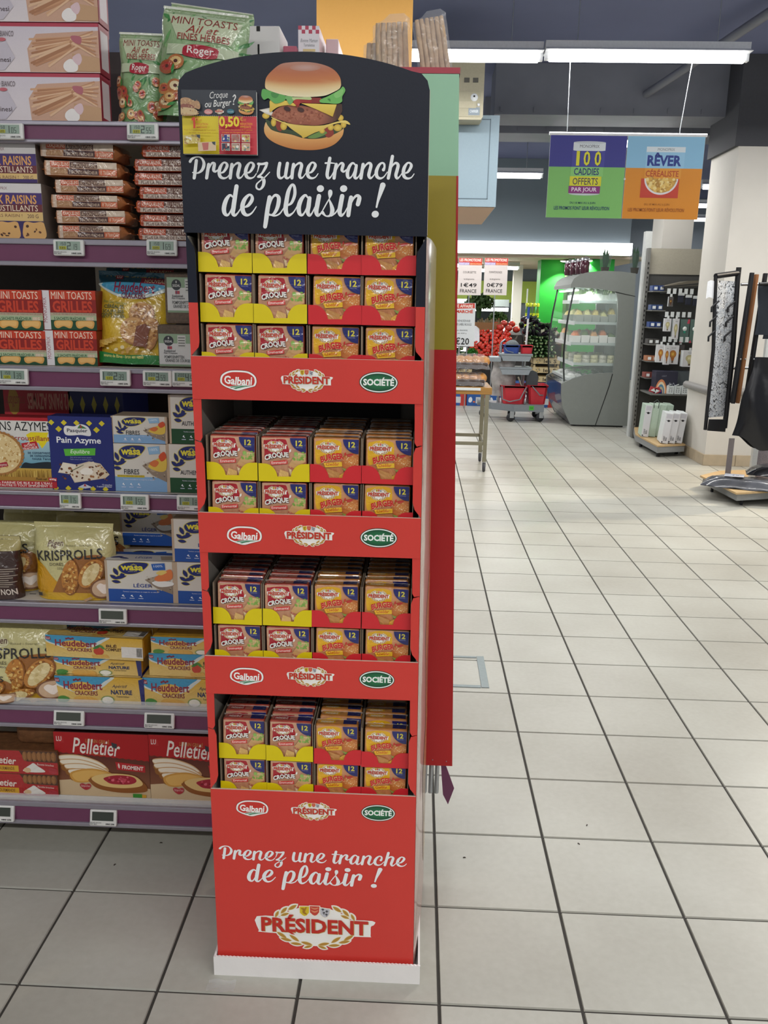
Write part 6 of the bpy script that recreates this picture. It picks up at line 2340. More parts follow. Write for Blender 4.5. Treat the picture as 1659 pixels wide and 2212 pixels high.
tag(MB().box(2.26, 2.9, 12.25, 12.55, 0, 2.158).build('trim_6', GREENW), kind='structure')
tag(MB().box(2.2, 2.258, 12.25, 12.55, 0, 2.158).build('trim_7', mat('olive_edge', '#4c6a44', 0.6)), kind='structure')
tag(MB().box(1.62, 1.78, 14.6, 14.8, 0, 2.158).build('trim_8', PAINT), kind='structure')
spot_m = mat('spot_lens', '#fff2dc', 0.4, emit=14)
for k, (pxx, pyy, Y, lb) in enumerate(((1285, 548, 11.8, 'small warm spot under the fascia beside the potted plant'), (1218, 575, 12.5, 'small warm spot in front of the green column'))):
    p = at(pxx, pyy, Y)
    p.z = 2.165 if k else 2.17
    p.y = max(p.y, 12.25)
    s_ = thing('spot_lamp', lb, 'lamp', (p.x, p.y, 2.13), 0, 'warm spots')
    MB().lathe([(0.02, 0.03), (0.06, 0.02), (0.065, 0.0)], 14).build('rim', lampw, s_)
    MB().lathe([(0.0, -0.012), (0.04, -0.008), (0.06, 0.0)], 14).build('lens', spot_m, s_)
    l = bpy.data.lights.new('spot_light', 'SPOT')
    l.energy = 110
    l.spot_size = radians(100)
    l.color = (1, 0.9, 0.72)
    l.shadow_soft_size = 0.05
    o = bpy.data.objects.new('spot_light', l)
    o.location = (0, 0, -0.03)
    link(o, s_)
for x, y in ((0.4, 13.0), (1.3, 13.6), (0.9, 14.8)):  # fill tubes added because the cream soffit came out too dark
    lamp(x - 0.3, x + 0.3, y, 2.04, 'added short fill tube brightening the cream ceiling of the vegetable area', 1.6, 'added fill tubes in the vegetable area')
# wall chiller far behind the produce
ch = thing('wall_chiller', 'long white wall chiller with lit shelves behind the vegetables', 'chiller', (1.0, 15.3, 0))
MB().box(-1.2, 0.62, 0.6, 0.7, 0, 1.55).build('back', mat('chiller_dark', '#2b2f33', 0.6), ch)
CHW = mat('chiller_white', '#dfe4e4', 0.4)
CHL = mat('chiller_light', '#ffffff', 0.4, emit=2.5)
MB().box(-1.2, 0.62, -0.1, 0.6, 1.42, 1.55).build('canopy', mat('chiller_steel', '#a9b4b4', 0.3, metal=0.3), ch)
for z in (1.36, 0.98, 0.6):
    MB().box(-1.2, 0.62, 0.0, 0.6, z, z + 0.04).build('shelf', CHW, ch)
    MB().box(-1.2, 0.62, -0.02, 0.0, z - 0.03, z + 0.04).build('shelf_light', CHL, ch)
for k, (x, z, c) in enumerate(((-0.95, 1.40, '#e8ecec'), (-0.8, 1.40, '#e8ecec'), (-0.62, 1.40, '#dfe5e8'), (-0.45, 1.02, '#eceeee'), (-0.3, 1.02, '#e0e4e6'), (-0.12, 1.02, '#eceeee'))):
    t = thing('milk_carton', 'white carton on the far chiller shelf, %s' % ('number %d' % k if False else ['leftmost upper', 'middle upper', 'right upper', 'leftmost lower', 'middle lower', 'right lower'][k]), 'carton', (1.0 + x, 15.5, z), 0, 'cartons in the far chiller')
    MB().prism([(-0.06, 0), (0.06, 0), (0.06, 0.16), (0.0, 0.2), (-0.06, 0.16)], -0.05, 0.05, 'y').build('body', mat('milk_white', c, 0.4), t)
# lime bottles on a stand
BOT = mat('lime_bottle', '#c9d62c', 0.25, coat=0.3)
GRB = mat('green_bottle', '#5c8a2c', 0.2, coat=0.4)
st = thing('bottle_stand', 'slim white stand of lime bottles beside the green column', 'rack', (1.62, 12.2, 0))
MB().box(-0.04, 0.19, 0, 0.2, 0.9, 0.92).box(-0.04, 0.19, 0, 0.2, 1.22, 1.24).build('shelf', CHW, st)
MB().box(-0.02, 0.0, 0.18, 0.2, 0, 1.7).build('post', CHW, st)
for r_, z in enumerate((0.921, 1.241)):
    for k in range(4):
        b = thing('juice_bottle', 'lime capped juice bottle, %s shelf of the stand, %s' % (('lower', 'upper')[r_], ['far left', 'centre left', 'centre right', 'far right'][k]), 'bottle', (1.605 + k * 0.055, 12.28, z), 0, 'lime bottles')
        MB().lathe([(0.024, 0), (0.025, 0.12), (0.012, 0.17), (0.012, 0.19)], 10).build('glass', GRB, b)
        MB().lathe([(0.026, 0.19), (0.026, 0.24), (0.0, 0.245)], 10).build('cap', BOT, b)
        MB().lathe([(0.0262, 0.03), (0.0262, 0.09)], 10, cap=False).build('label', BOT, b)

# light blue cladding box and control cabinet under the ceiling
tag(MB().box(-0.7, 0.50, 5.65, 7.1, 2.19, 2.86).build('wall_left', mat('pale_blue_cladding', '#8ca0ac', 0.55, noise=0.03)), kind='structure')
tag(MB().box(-0.69, 0.49, 5.66, 7.09, 2.183, 2.189).build('trim_9', mat('cream_underside', '#c9ac94', 0.7)), kind='structure')
g1p = MB()
for a_, b_ in (((-0.3, 2.25), (-0.3, 2.83)), ((0.43, 2.25), (0.43, 2.83)), ((-0.3, 2.83), (0.43, 2.83)), ((-0.3, 2.25), (0.43, 2.25))):
    g1p.box(min(a_[0], b_[0]) - 0.003, max(a_[0], b_[0]) + 0.003, 5.647, 5.651, min(a_[1], b_[1]) - 0.003, max(a_[1], b_[1]) + 0.003)
tag(g1p.build('trim_10', mat('panel_joint', '#5e6f7a', 0.6)), kind='structure')
CABM = mat('beige_cabinet', '#b3ac92', 0.45)
p, q = at(985, 258, 5.45), at(1049, 112, 5.45)
cab = thing('control_cabinet', 'beige wall control cabinet with round gauge, beside the green panel top', 'cabinet', (q.x - 0.17, 5.45, p.z))
ch_ = q.z - p.z
MB().prism([(-0.17, 0.0), (0.155, 0.0), (0.17, 0.02), (0.17, ch_), (-0.17, ch_)], 0.0, 0.19, 'y').build('case', CABM, cab)
MB().box(-0.16, 0.148, -0.004, 0.0, 0.02, ch_ * 0.42).build('door', mat('cabinet_door', '#a8a288', 0.45), cab)
MB().lathe([(0.0, 0.008), (0.026, 0.006), (0.028, 0.0)], 18, M=Matrix.Translation((0.10, -0.004, ch_ * 0.33)) @ Matrix.Rotation(pi / 2, 4, 'X')).build('gauge', mat('gauge_white', '#dfe3e6', 0.3), cab)
MB().box(0.092, 0.106, -0.014, -0.012, ch_ * 0.33, ch_ * 0.33 + 0.012).build('needle', DARKB, cab)
MB().box(-0.02, 0.115, -0.007, -0.004, ch_ * 0.17, ch_ * 0.27).build('flap', CABM, cab)
MB().ball((0.134, -0.006, ch_ * 0.22), 0.012, 10, 6).build('knob', lampw, cab)
pa = Art((0, 0, 100, 50))
pa.rect(0, 0, 100, 50, '#7f8c96').text('CARRIER', 12, 16, 88, 34, '#dfe6ea', bold=0.01)
pa.build('name_plate', plane((0.06, -0.0045, 0.03), (0.085, 0, 0), (0, 0, 0.055)), cab)
for x in (0.02, 0.085):
    MB().box(x, x + 0.04, -0.003, 0.0, ch_ * 0.55, ch_ * 0.62).build('vent', mat('vent_grey', '#5c5a52', 0.6), cab)
# orange sign above the gondola
og = thing('orange_sign', 'plain pale orange hanging sign board behind the gondola top', 'sign', (-0.39, 3.2, 2.5))
MB().box(-0.245, 0.235, 0, 0.02, 0.0, 0.62).build('board', mat('orange_board', '#ffbe5e', 0.5, noise=0.02), og)
for x in (-0.2, 0.19):
    MB().tube([(x, 0.01, 0.62), (x, 0.01, CEIL - 2.5)], 0.003, 5).build('hanger', steel, og)

# hanging double poster
pz1, pz0 = 2.535, 2.017
hang = thing('hanging_poster', 'double promotional poster, green and orange halves, hanging from the ceiling tube', 'poster', (1.26, 4.6, pz0))
PWD = 0.504
MB().tube([(-0.515, 0, pz1 - pz0 + 0.008), (0.515, 0, pz1 - pz0 + 0.008)], 0.011, 8).build('top_rail', mat('white_rail', '#e8e8ec', 0.35), hang)
for x, dx in ((-0.40, 0.0), (0.335, 0.06)):
    MB().tube([(x, 0, pz1 - pz0 + 0.015), (x, 0.0, pz1 - pz0 + 0.04), (x + dx, 0.06, FLZ - pz0 + 0.045)], 0.0025, 5).build('wire', steel, hang)
MB().ball((0.0, -0.004, 0.25), 0.008, 8, 6).build('clip', lampw, hang)
for k, x in enumerate((-0.506, 0.002)):
    s_ = MB()
    s_.box(x, x + PWD, -0.0015, 0.0015, 0, pz1 - pz0)
    sheet = s_.build('poster_sheet', mat('poster_paper', '#d8d8d4', 0.5), hang)
    if k == 0:
        a = Art((95, 105, 845, 882))
        a.rect(95, 105, 845, 400, '#33348c')
        a.rect(95, 400, 845, 882, '#7fc067')
        a.rect(325, 175, 640, 245, '#dfe6ea').ell(483, 172, 158, 12, '#c8d0d6').ell(483, 244, 158, 9, '#dfe6ea')
        a.text('MONOPRIX', 388, 192, 580, 222, '#5c6068')
        a.rect(318, 250, 638, 400, '#42429c')
        for dx, c, b in ((6, '#23245c', 0.05), (0, '#e2de2c', 0.02)):
            for i, (x0, x1) in enumerate(((360, 392), (432, 496), (540, 604))):
                a.text('100'[i], x0 + dx, 252, x1 + dx, 388, c, bold=b, same=i > 0)
        a.rect(312, 400, 632, 488, '#8acb74')
        a.text('CADDIES', 345, 410, 592, 476, '#23346c', bold=0.02)
        a.rect(308, 488, 620, 578, '#dcd82c')
        a.text('OFFERTS', 338, 502, 588, 568, '#4a3a4c', bold=0.01)
        a.rect(302, 580, 614, 648, '#8c2c7c')
        a.text('PAR JOUR', 332, 592, 582, 642, '#ecdcec', bold=0.02)
        a.ell(458, 650, 155, 18, '#cdd4d8', a0=0, a1=180)
        a.text('DU 18 MAI AU 6 JUIN', 325, 728, 578, 754, '#2c5a5c', bold=0.01)
        a.text('LES PROMOS FONT LEUR R\u00c9VOLUTION', 168, 764, 720, 806, '#22466a', bold=0.015)
    else:
        a = Art((815, 110, 1565, 890))
        a.rect(815, 110, 1565, 408, '#8cc0e0')
        a.rect(815, 408, 1565, 890, '#dc8c20')
        a.rect(1005, 208, 1384, 258, '#dce6ec')
        a.text('MONOPRIX', 1114, 220, 1280, 246, '#7c8288')
        a.rect(1003, 258, 1382, 408, '#98c8e6')
        a.text('R\u00caVER', 1020, 262, 1354, 388, '#22388c', bold=0.04)
        a.rect(1003, 410, 1360, 506, '#e29a34')
        a.text('C\u00c9R\u00c9ALISTE', 1014, 416, 1338, 488, '#b8481c', bold=0.02)
        a.rect(975, 506, 1350, 688, '#c8402c')
        a.ell(1172, 506, 166, 152, '#e4e2e4', a0=0, a1=180)
        a.ell(1172, 506, 150, 134, '#c89c4c', a0=0, a1=180)
        a.specks(1030, 508, 1320, 640, 70, 10, 24, ['#e8c46c', '#d8a84c', '#f0d890', '#b8883c'], 3, lambda x, y: ((x - 1172) / 138) ** 2 + ((y - 506) / 122) ** 2 < 1)
        a.text('DU 18 MAI AU 6 JUIN', 1025, 740, 1275, 766, '#b06a1c', bold=0.01)
        a.text('LES PROMOS FONT LEUR R\u00c9VOLUTION', 868, 778, 1424, 820, '#a85c1c', bold=0.015)
    a.build('poster_print', lambda u, v, x=x: ((x + 0.001 + (PWD - 0.002) * u, -0.0016, (pz1 - pz0) * v), (0, -1, 0)), sheet, step=0.0002)

# ------------------------------------------------------------------ floor hatch and litter
hx = thing('floor_hatch', 'steel framed floor hatch set in the tiles right of the display', 'hatch', (0.1, 1.69, 0))
MB().rbox(0.098, 0.128, -0.15, 0.15, -0.001, 0.003, 0.001).build('frame_rail', steel, hx)
MB().rbox(-0.2, 0.096, -0.152, -0.132, -0.001, 0.003, 0.001).build('frame_rail', steel, hx)
MB().rbox(-0.2, 0.096, 0.132, 0.148, -0.001, 0.003, 0.001).build('frame_rail', steel, hx)
HST = mat('hatch_steel', '#8b9596', 0.5, metal=0.4, noise=0.06)
for o in hx.children:
    o.data.materials[0] = HST
p = atz(478, 2132)
sc_ = thing('plastic_scrap', 'crumpled clear plastic scrap on the tiles in front of the stand', 'plastic scrap', p)
MB().grid(8, 6, lambda u, v: (-0.03 + 0.06 * u, -0.015 + 0.03 * v, 0.003 + 0.0025 * sin(9 * u + 5 * v) + 0.002 * sin(14 * v))).build('film', mat('scrap_film', '#dcdee0', 0.08, spec=1.0, alpha=0.22, bump=0.6, bscale=60), sc_)
LIT = mat('litter_dark', '#3a3028', 0.8)
for i, (x, y) in enumerate(((1003, 1853), (1268, 1783), (1250, 1823), (348, 1821), (248, 1868))):
    p = atz(x, y)
    l_ = thing('crumb', 'tiny dark crumb on the tiles, %s' % ('right of the stand base', 'far right of the stand', 'between the stand and the right tile joint', 'left, under the shelf', 'left of the stand base')[i], 'crumb', p, i * 1.1, 'crumbs on the floor')
    MB().prism([(-0.004, 0), (0.001, 0.001), (0.004, 0.0005), (0.002, 0.0025), (-0.002, 0.002)], -0.001, 0.0015, 'y').build('flake', LIT, l_)

# ------------------------------------------------------------------ refrigerated food case
FR = mat('case_grey_paint', '#818682', 0.5, noise=0.03, nscale=20)
FRD = mat('case_dark_trim', '#1d1f20', 0.4)
FG = mat('case_glass', '#dbe8e4', 0.03, spec=0.6, alpha=0.14, noise=0.0)
SHG = mat('case_shelf_steel', '#b7c4c2', 0.35, metal=0.2)
KF_ = (960, 500, .26522)
FY, FB = 9.1, 10.42


def fp(cx, cy, Y=FY):
    p = at(KF_[0] + KF_[2] * cx, KF_[1] + KF_[2] * cy, Y)
    return p.x, p.z


case = thing('food_case', 'grey refrigerated food case with curved glass front and lit shelves', 'chiller', (2.1, FY, 0))
outl = [fp(*c) for c in ((1025, 1598), (1488, 1592), (1560, 342), (1430, 325), (1300, 320), (1180, 330), (1105, 350), (1055, 385), (1032, 430), (1030, 462), (1060, 455), (1200, 462), (1330, 478), (1395, 490), (1413, 550), (1412, 700), (1392, 1000), (1372, 1150), (1270, 1155), (1150, 1168), (1040, 1200), (955, 1240), (953, 1330), (962, 1430))]
outl = [(x, max(z, 0.02)) for x, z in outl]


def cprism(nm, pts, y0, y1, m_, parent=None):
    return MB().prism([(x - 2.1, z) for x, z in pts], y0 - FY, y1 - FY, 'y').build(nm, m_, parent or case)


cprism('side_panel', outl, FY, FY + 0.05, FR)
sx = FB - FY
cprism('side_panel', outl, FB - 0.05, FB, FR)
top = outl[3:10]
cprism('hood', top + [(top[-1][0] + 0.06, top[-1][1] + 0.01), (top[0][0], top[0][1] - 0.12)], FY + 0.05, FB - 0.05, FR)
xb1 = outl[1][0]
cprism('back_wall', [(xb1 - 0.06, 0.1), (xb1 - 0.02, 0.1), (outl[2][0] - 0.02, outl[2][1] - 0.03), (outl[2][0] - 0.07, outl[2][1] - 0.05)], FY + 0.05, FB - 0.05, SHG)
low = [outl[0], (outl[0][0] + 0.35, outl[0][1]), (outl[17][0], outl[17][1] - 0.03), outl[19], outl[20], outl[21], outl[22], outl[23]]
cprism('lower_front', [(x + 0.004, z - 0.004 if i > 1 else z) for i, (x, z) in enumerate(low)], FY + 0.05, FB - 0.05, mat('case_front_dark', '#3c3f44', 0.25, coat=0.4))
cprism('seam', [fp(1222, 1590), fp(1228, 1590), fp(1345, 1260), fp(1372, 1160), fp(1366, 1160), fp(1338, 1260)], FY - 0.003, FY, FRD)
cprism('seam', [fp(1390, 496), fp(1500, 520), fp(1555, 530), fp(1555, 526), fp(1500, 515), fp(1394, 490)], FY - 0.003, FY, FRD)
cprism('plinth', [(outl[0][0] + 0.06, 0.0), (xb1 - 0.05, 0.0), (xb1 - 0.05, 0.03), (outl[0][0] + 0.06, 0.03)], FY + 0.02, FB - 0.02, FRD)
# curved front glass with dark edge seals
gc = [fp(*c) for c in ((1062, 456), (1040, 560), (1012, 690), (990, 830), (976, 980), (974, 1120), (978, 1222))]
for y, nm in ((FY + 0.03, 'front_seal'), (FB - 0.03, 'rear_seal')):
    MB().tube([(x - 2.1, y - FY, z) for x, z in gc], 0.012, 6).build(nm, FRD, case)
g_m = MB()
g_m.grid(len(gc) - 1, 1, lambda u, v: (gc[round(u * (len(gc) - 1))][0] - 2.1, (FY + 0.035 - FY) + v * (FB - FY - 0.07), gc[round(u * (len(gc) - 1))][1]))
g_m.build('front_glass', FG, case)
cprism('side_glass', outl[9:22], FY + 0.02, FY + 0.024, FG)
lt = fp(1075, 470)
MB().box(lt[0] - 2.1, lt[0] - 2.06, 0.06, FB - FY - 0.06, lt[1] - 0.02, lt[1]).build('strip_light', CHL, case)
l = bpy.data.lights.new('case_light', 'AREA')
l.shape = 'RECTANGLE'
l.size, l.size_y, l.energy = 0.1, 1.2, 55
o = bpy.data.objects.new('case_light', l)
o.location = (lt[0] - 1.95, 0.66, lt[1] - 0.04)
o.rotation_euler = (0, radians(-25), 0)
link(o, case)
shz = []
for cy, xl in ((560, 1110), (735, 1070), (905, 1040), (1072, 1060)):
    x0, z0 = fp(xl, cy)
    x1, _ = fp(1420, cy)
    MB().box(x0 - 2.1, x1 - 2.1 + 0.1, 0.07, FB - FY - 0.07, z0 - 0.03, z0).build('shelf', SHG, case)
    MB().box(x0 - 2.1 - 0.012, x0 - 2.1, 0.07, FB - FY - 0.07, z0 - 0.04, z0 + 0.005).build('shelf_edge', CHW, case)
    shz.append((x0, x1, z0))
x0, z0 = fp(985, 1180)
x1, _ = fp(1370, 1120)
MB().box(x0 - 2.1 + 0.03, x1 - 2.1 + 0.08, 0.07, FB - FY - 0.07, z0 - 0.05, z0 - 0.02).build('deck', CHW, case)
shz.append((x0 + 0.05, x1, z0 - 0.02))
# food packs on the shelves
TRAYW = mat('white_food_tray', '#e4e6e2', 0.4)


def foodmat(nm, c):
    return mat('food_' + nm, c, 0.6, noise=0.4, nscale=70, bump=0.6, bscale=80)


FOODS = [('salad tub', [foodmat('leaf', '#5c7a44'), foodmat('leaf2', '#8aa06c'), foodmat('darkleaf', '#3c5a34')]), ('pasta tub', [foodmat('pasta', '#c9b86c'), foodmat('pasta2', '#d6cc8c')]), ('vegetable tray', [foodmat('carrot', '#c8703c'), foodmat('herb', '#4c6a2c'), foodmat('carrot2', '#d89a64')]), ('cheese round', [foodmat('cheese', '#d8cca4'), foodmat('cheese2', '#e2dcc0')]), ('white ready meal', [foodmat('rice', '#e2e4de'), foodmat('rice2', '#d4d8d2')])]
rown = ['top', 'second', 'third', 'fourth', 'bottom']
for si, (x0, x1, z0) in enumerate(shz):
    fn_, ms = FOODS[si]
    nx = 5 if si < 4 else 6
    wx = (x1 - x0 - 0.02) / nx
    for j in range(3):
        for i in range(nx):
            y = 0.10 + j * 0.36
            t = thing(fn_.replace(' ', '_'), '%s on the %s case shelf, %s place from the glass, %s' % (fn_, rown[si], ['first', 'second', 'third', 'fourth', 'fifth', 'sixth'][i], ['nearest row', 'middle row', 'rear row'][j]), fn_.split()[-1], (x0 + 0.015 + wx * i, FY + y, z0 + 0.001), 0, fn_ + 's in the food case')
            m_ = ms[(i + j) % len(ms)]
            hh = rnd.uniform(0.12, 0.17) if si < 4 else 0.05
            if si == 3:
                r_ = min(wx * 0.46, 0.055)
                for lv in range(2):
                    MB().lathe([(r_, lv * 0.047), (r_ * 1.02, lv * 0.047 + 0.02), (r_, lv * 0.047 + 0.042), (0, lv * 0.047 + 0.044)], 14, M=Matrix.Translation((wx / 2, 0.1, 0))).build('wheel', m_, t)
            else:
                MB().prism([(0.004, 0), (wx - 0.008, 0), (wx - 0.002, hh * 0.55), (0.0, hh * 0.55)], 0.0, 0.22, 'y').build('tub', TRAYW if si in (2, 4) else mat('clear_tub', '#c4ccc4', 0.15, alpha=0.45), t)
                b = MB()
                b.grid(7, 8, lambda u, v: (0.006 + (wx - 0.014) * u, 0.006 + 0.208 * v, hh * 0.5 + (hh * 0.5) * (1 - (2 * u - 1) ** 4) * (1 - (2 * v - 1) ** 4) * rnd.uniform(0.55, 1.0)))
                b.build('food', m_, t)
# jars and plants on top of the case
topz_c = max(z for x, z in outl)
JAR = mat('preserve_jar', '#4a2430', 0.15, coat=0.7, noise=0.3, nscale=20)
JLID = mat('jar_lid', '#b4b4b8', 0.3, metal=0.7)
for k, (x, y, lb) in enumerate(((1228, 10.0, 'rearmost'), (1240, 9.75, 'second rear'), (1252, 9.5, 'second front'), (1262, 9.25, 'front'))):
    p = at(x, 592, y)
    j = thing('preserve_jar', '%s purple preserve jar on top of the grey food case' % lb, 'jar', (p.x, y, topz_c - 0.03), 0, 'preserve jars')
    MB().lathe([(0.05, 0), (0.055, 0.02), (0.055, 0.13), (0.045, 0.15)], 14).build('glass', JAR, j)
    MB().lathe([(0.05, 0.15), (0.05, 0.18), (0.0, 0.185)], 14).build('lid', JLID, j)
    MB().tube([(0.055, 0, 0.1), (0.06, 0, 0.16), (0.0, 0, 0.2)], 0.004, 5).build('clasp', JLID, j)
LEAFD = mat('bromeliad_leaf', '#3c5c44', 0.45, noise=0.25, nscale=30)
LEAFR = mat('bromeliad_flower', '#a81c28', 0.5, noise=0.2)
WRAP = mat('plant_wrap', '#7c8a84', 0.12, alpha=0.3, noise=0.2)
for k, (pxx, Y, hpx, lb) in enumerate(((1306, 9.5, 535, 'wrapped red bromeliad on the food case, left of the steel post'), (1370, 9.5, 530, 'wrapped plant on the food case right at the steel post'))):
    p = at(pxx, 590, Y)
    hh = at(pxx, hpx, Y).z - topz_c
    pl = thing('potted_plant', lb, 'plant', (p.x, Y, topz_c - 0.012), 0, 'wrapped plants on the case')
    MB().lathe([(0.045, 0), (0.06, hh * 0.25), (0.075, hh * 0.75)], 12, cap=False).build('wrap', WRAP, pl)
    for i in range(13):
        a_ = i * 2.4
        r_ = 0.02 + 0.05 * (i % 4) / 3
        base = Vector((0.02 * cos(a_), 0.02 * sin(a_), hh * 0.2))
        tip = Vector((r_ * 1.1 * cos(a_), r_ * 1.1 * sin(a_), hh * (0.85 + 0.18 * ((i * 7) % 5) / 5)))
        side = Vector((-sin(a_), cos(a_), 0)) * 0.022
        mid = (base + tip) / 2
        up_ = Vector((0, 0, 0.001))
        MB().add([base - side * 0.6, base + side * 0.6, mid + side, tip, mid - side], [(0, 1, 2, 3, 4)]).build('leaf', LEAFR if i in (0, 3, 4, 8) and k == 0 else LEAFD, pl)
    MB().lathe([(0.04, 0), (0.052, 0.07)], 12).build('pot', mat('pot_brown', '#4a3028', 0.7), pl)
# ------------------------------------------------------------------ bread table
WOODT = mat('table_wood', '#a3783c', 0.5, noise=0.2, nscale=6, stretch=(1, 12, 12))
LEGM = mat('olive_steel', '#8a8570', 0.4, metal=0.3)
tbl = thing('bread_table', 'wheeled table with wooden top and steel legs behind the end panel', 'table', (0.17, 6.2, 0))
MB().rbox(-0.42, 0.40, -0.25, 0.30, 0.68, 0.74, 0.004).build('table_top', WOODT, tbl)
for x in (-0.39, 0.36):
    for y in (-0.235, 0.27):
        MB().box(x - 0.017, x + 0.017, y - 0.017, y + 0.017, 0.09, 0.68).build('leg', LEGM, tbl)
        c = MB().lathe([(0.012, -0.012), (0.035, -0.012), (0.04, -0.008), (0.04, 0.008), (0.035, 0.012), (0.012, 0.012)], 14, M=Matrix.Translation((x, y, 0.04)) @ Matrix.Rotation(pi / 2, 4, 'Y')).build('caster', mat('grey_rubber', '#4c4c50', 0.6), tbl)
        MB().box(x - 0.016, x - 0.013, y - 0.012, y + 0.012, 0.04, 0.092).box(x + 0.013, x + 0.016, y - 0.012, y + 0.012, 0.04, 0.092).box(x - 0.016, x + 0.016, y - 0.012, y + 0.012, 0.085, 0.092).build('fork', steel, c)
for y in (-0.235, 0.27):
    MB().box(-0.39, 0.36, y - 0.012, y + 0.012, 0.235, 0.265).build('rail', LEGM, tbl)
for x in (-0.39, 0.36):
    MB().box(x - 0.012, x + 0.012, -0.235, 0.27, 0.235, 0.265).build('rail', LEGM, tbl)
MB().box(-0.41, 0.30, -0.258, -0.25, 0.715, 0.738).build('white_strip', CHW, tbl)
# wrapped loaves
CRUST = mat('brioche_crust', '#b9803c', 0.5, noise=0.35, nscale=18, coat=0.2)
CHOC = mat('dark_loaf', '#3a2a22', 0.5, noise=0.3, nscale=20)
for k, (x, z, lb, wd) in enumerate(((0.34, 0.742, 'lower wrapped brioche loaf at the table edge', 0.34), (0.36, 0.888, 'upper wrapped brioche loaf at the table edge', 0.34), (0.02, 0.742, 'lower wrapped brioche loaf behind the end panel', 0.3), (0.03, 0.888, 'upper wrapped brioche loaf behind the end panel', 0.3))):
    lf = thing('wrapped_loaf', lb, 'bread', (x, 6.12, z), 0, 'wrapped loaves on the table')
    MB().rbox(-wd / 2, wd / 2, -0.1, 0.1, 0.0, 0.06, 0.015).build('dark_base', CHOC, lf)
    n = 5
    for i in range(n):
        MB().ball((-wd / 2 + wd * (i + 0.5) / n, 0, 0.066), (wd / n * 0.85, 0.092, 0.05), 14, 8).build('bun', CRUST, lf)
    b = MB()
    b.grid(16, 8, lambda u, v: ((u - 0.5) * (wd + 0.04), -0.112 + 0.224 * v, 0.005 + 0.128 * (sin(pi * v) ** 0.4 if 0 < v < 1 else 0) * (1 - (2 * u - 1) ** 8) + 0.004 * sin(25 * u + 9 * v)))
    b.build('film', CELLO, lf)


# price boards
def board(label, x, Y, z0, w_, h_, art, pole_to):
    t = thing('price_board', label, 'price sign', (x, Y, z0), 0, 'price boards on poles')
    MB().box(-w_ / 2, w_ / 2, -0.003, 0.003, 0, h_).build('board', mat('board_white', '#d8d4d2', 0.5), t)
    art.build('board_print', front(w_, h_, -0.003), t, step=0.0003)
    MB().tube([(0, 0.006, h_ * 0.3), (0, 0.006, pole_to - z0)], 0.009, 6).build('pole', steel, t)
    return t


def promo(name, price, sub):
    a = Art((80, 135, 480, 740))
    a.rect(80, 135, 480, 740, '#d4cbc8')
    a.rect(85, 135, 478, 210, '#c23c34')
    a.text('LES PROMOTIONS', 100, 144, 460, 190, '#f0dcd4', bold=0.03)
    a.rect(85, 206, 268, 248, '#a89cc4')
    a.text('FONT LEUR', 95, 214, 258, 242, '#d8d0e4', bold=0.02)
    a.rect(268, 206, 478, 248, '#c8542c')
    a.text('R\u00c9VOLUTION', 280, 214, 462, 242, '#ecb894', bold=0.02)
    a.text(name, 160, 348, 384, 382, '#55504e')
    a.text(sub, 180, 462, 356, 498, '#6a6462')
    a.text(price, 132, 540, 402, 606, '#1c1a1c', bold=0.008)
    a.text('FRANCE', 122, 642, 402, 700, '#2a282a', bold=0.0)
    return a


for x0, x1, lb, pr_ in ((988, 1042, 'courgette price board, left of the two promotion boards', promo('COURGETTE', '1\u20ac49', 'le kilogramme')), (1044, 1098, 'tomato price board, right of the two promotion boards', promo('TOMATE RONDE', '0\u20ac79', 'le kilogramme'))):
    p, q = at(x0, 637, 10.7), at(x1, 558, 10.7)
    board(lb, (p.x + q.x) / 2, 10.7, p.z, q.x - p.x, q.z - p.z, pr_, 0.0)
a = Art((-170, 855, 330, 1570))
a.rect(-170, 855, 330, 1570, '#d3dadd')
a.poly([(-170, 880), (315, 858), (318, 940), (-170, 960)], '#c43a2c')
a.text('BONNE AFFAIRE', -150, 880, 288, 935, '#eedcd2', bold=0.03)
a.text('DU MARCH\u00c9', -120, 958, 290, 1022, '#c8442c', bold=0.04)
a.text('BRIOCHE VEND\u00c9ENNE', -140, 1122, 252, 1166, '#5c6064')
a.text('PUR BEURRE LABEL ROUGE', -150, 1188, 274, 1226, '#5c6064')
a.text('Fabriqu\u00e9 en FRANCE', -100, 1295, 210, 1322, '#5c6064')
a.text('pi\u00e8ce de 600 g', -60, 1345, 195, 1366, '#5c6064')
a.text('3\u20ac20', -60, 1425, 246, 1540, '#16181c', bold=0.008)
board('white bargain board reading 20 cents end, above the bread table', 0.293, 6.44, 1.066, 0.267, 0.385, a, 0.742)

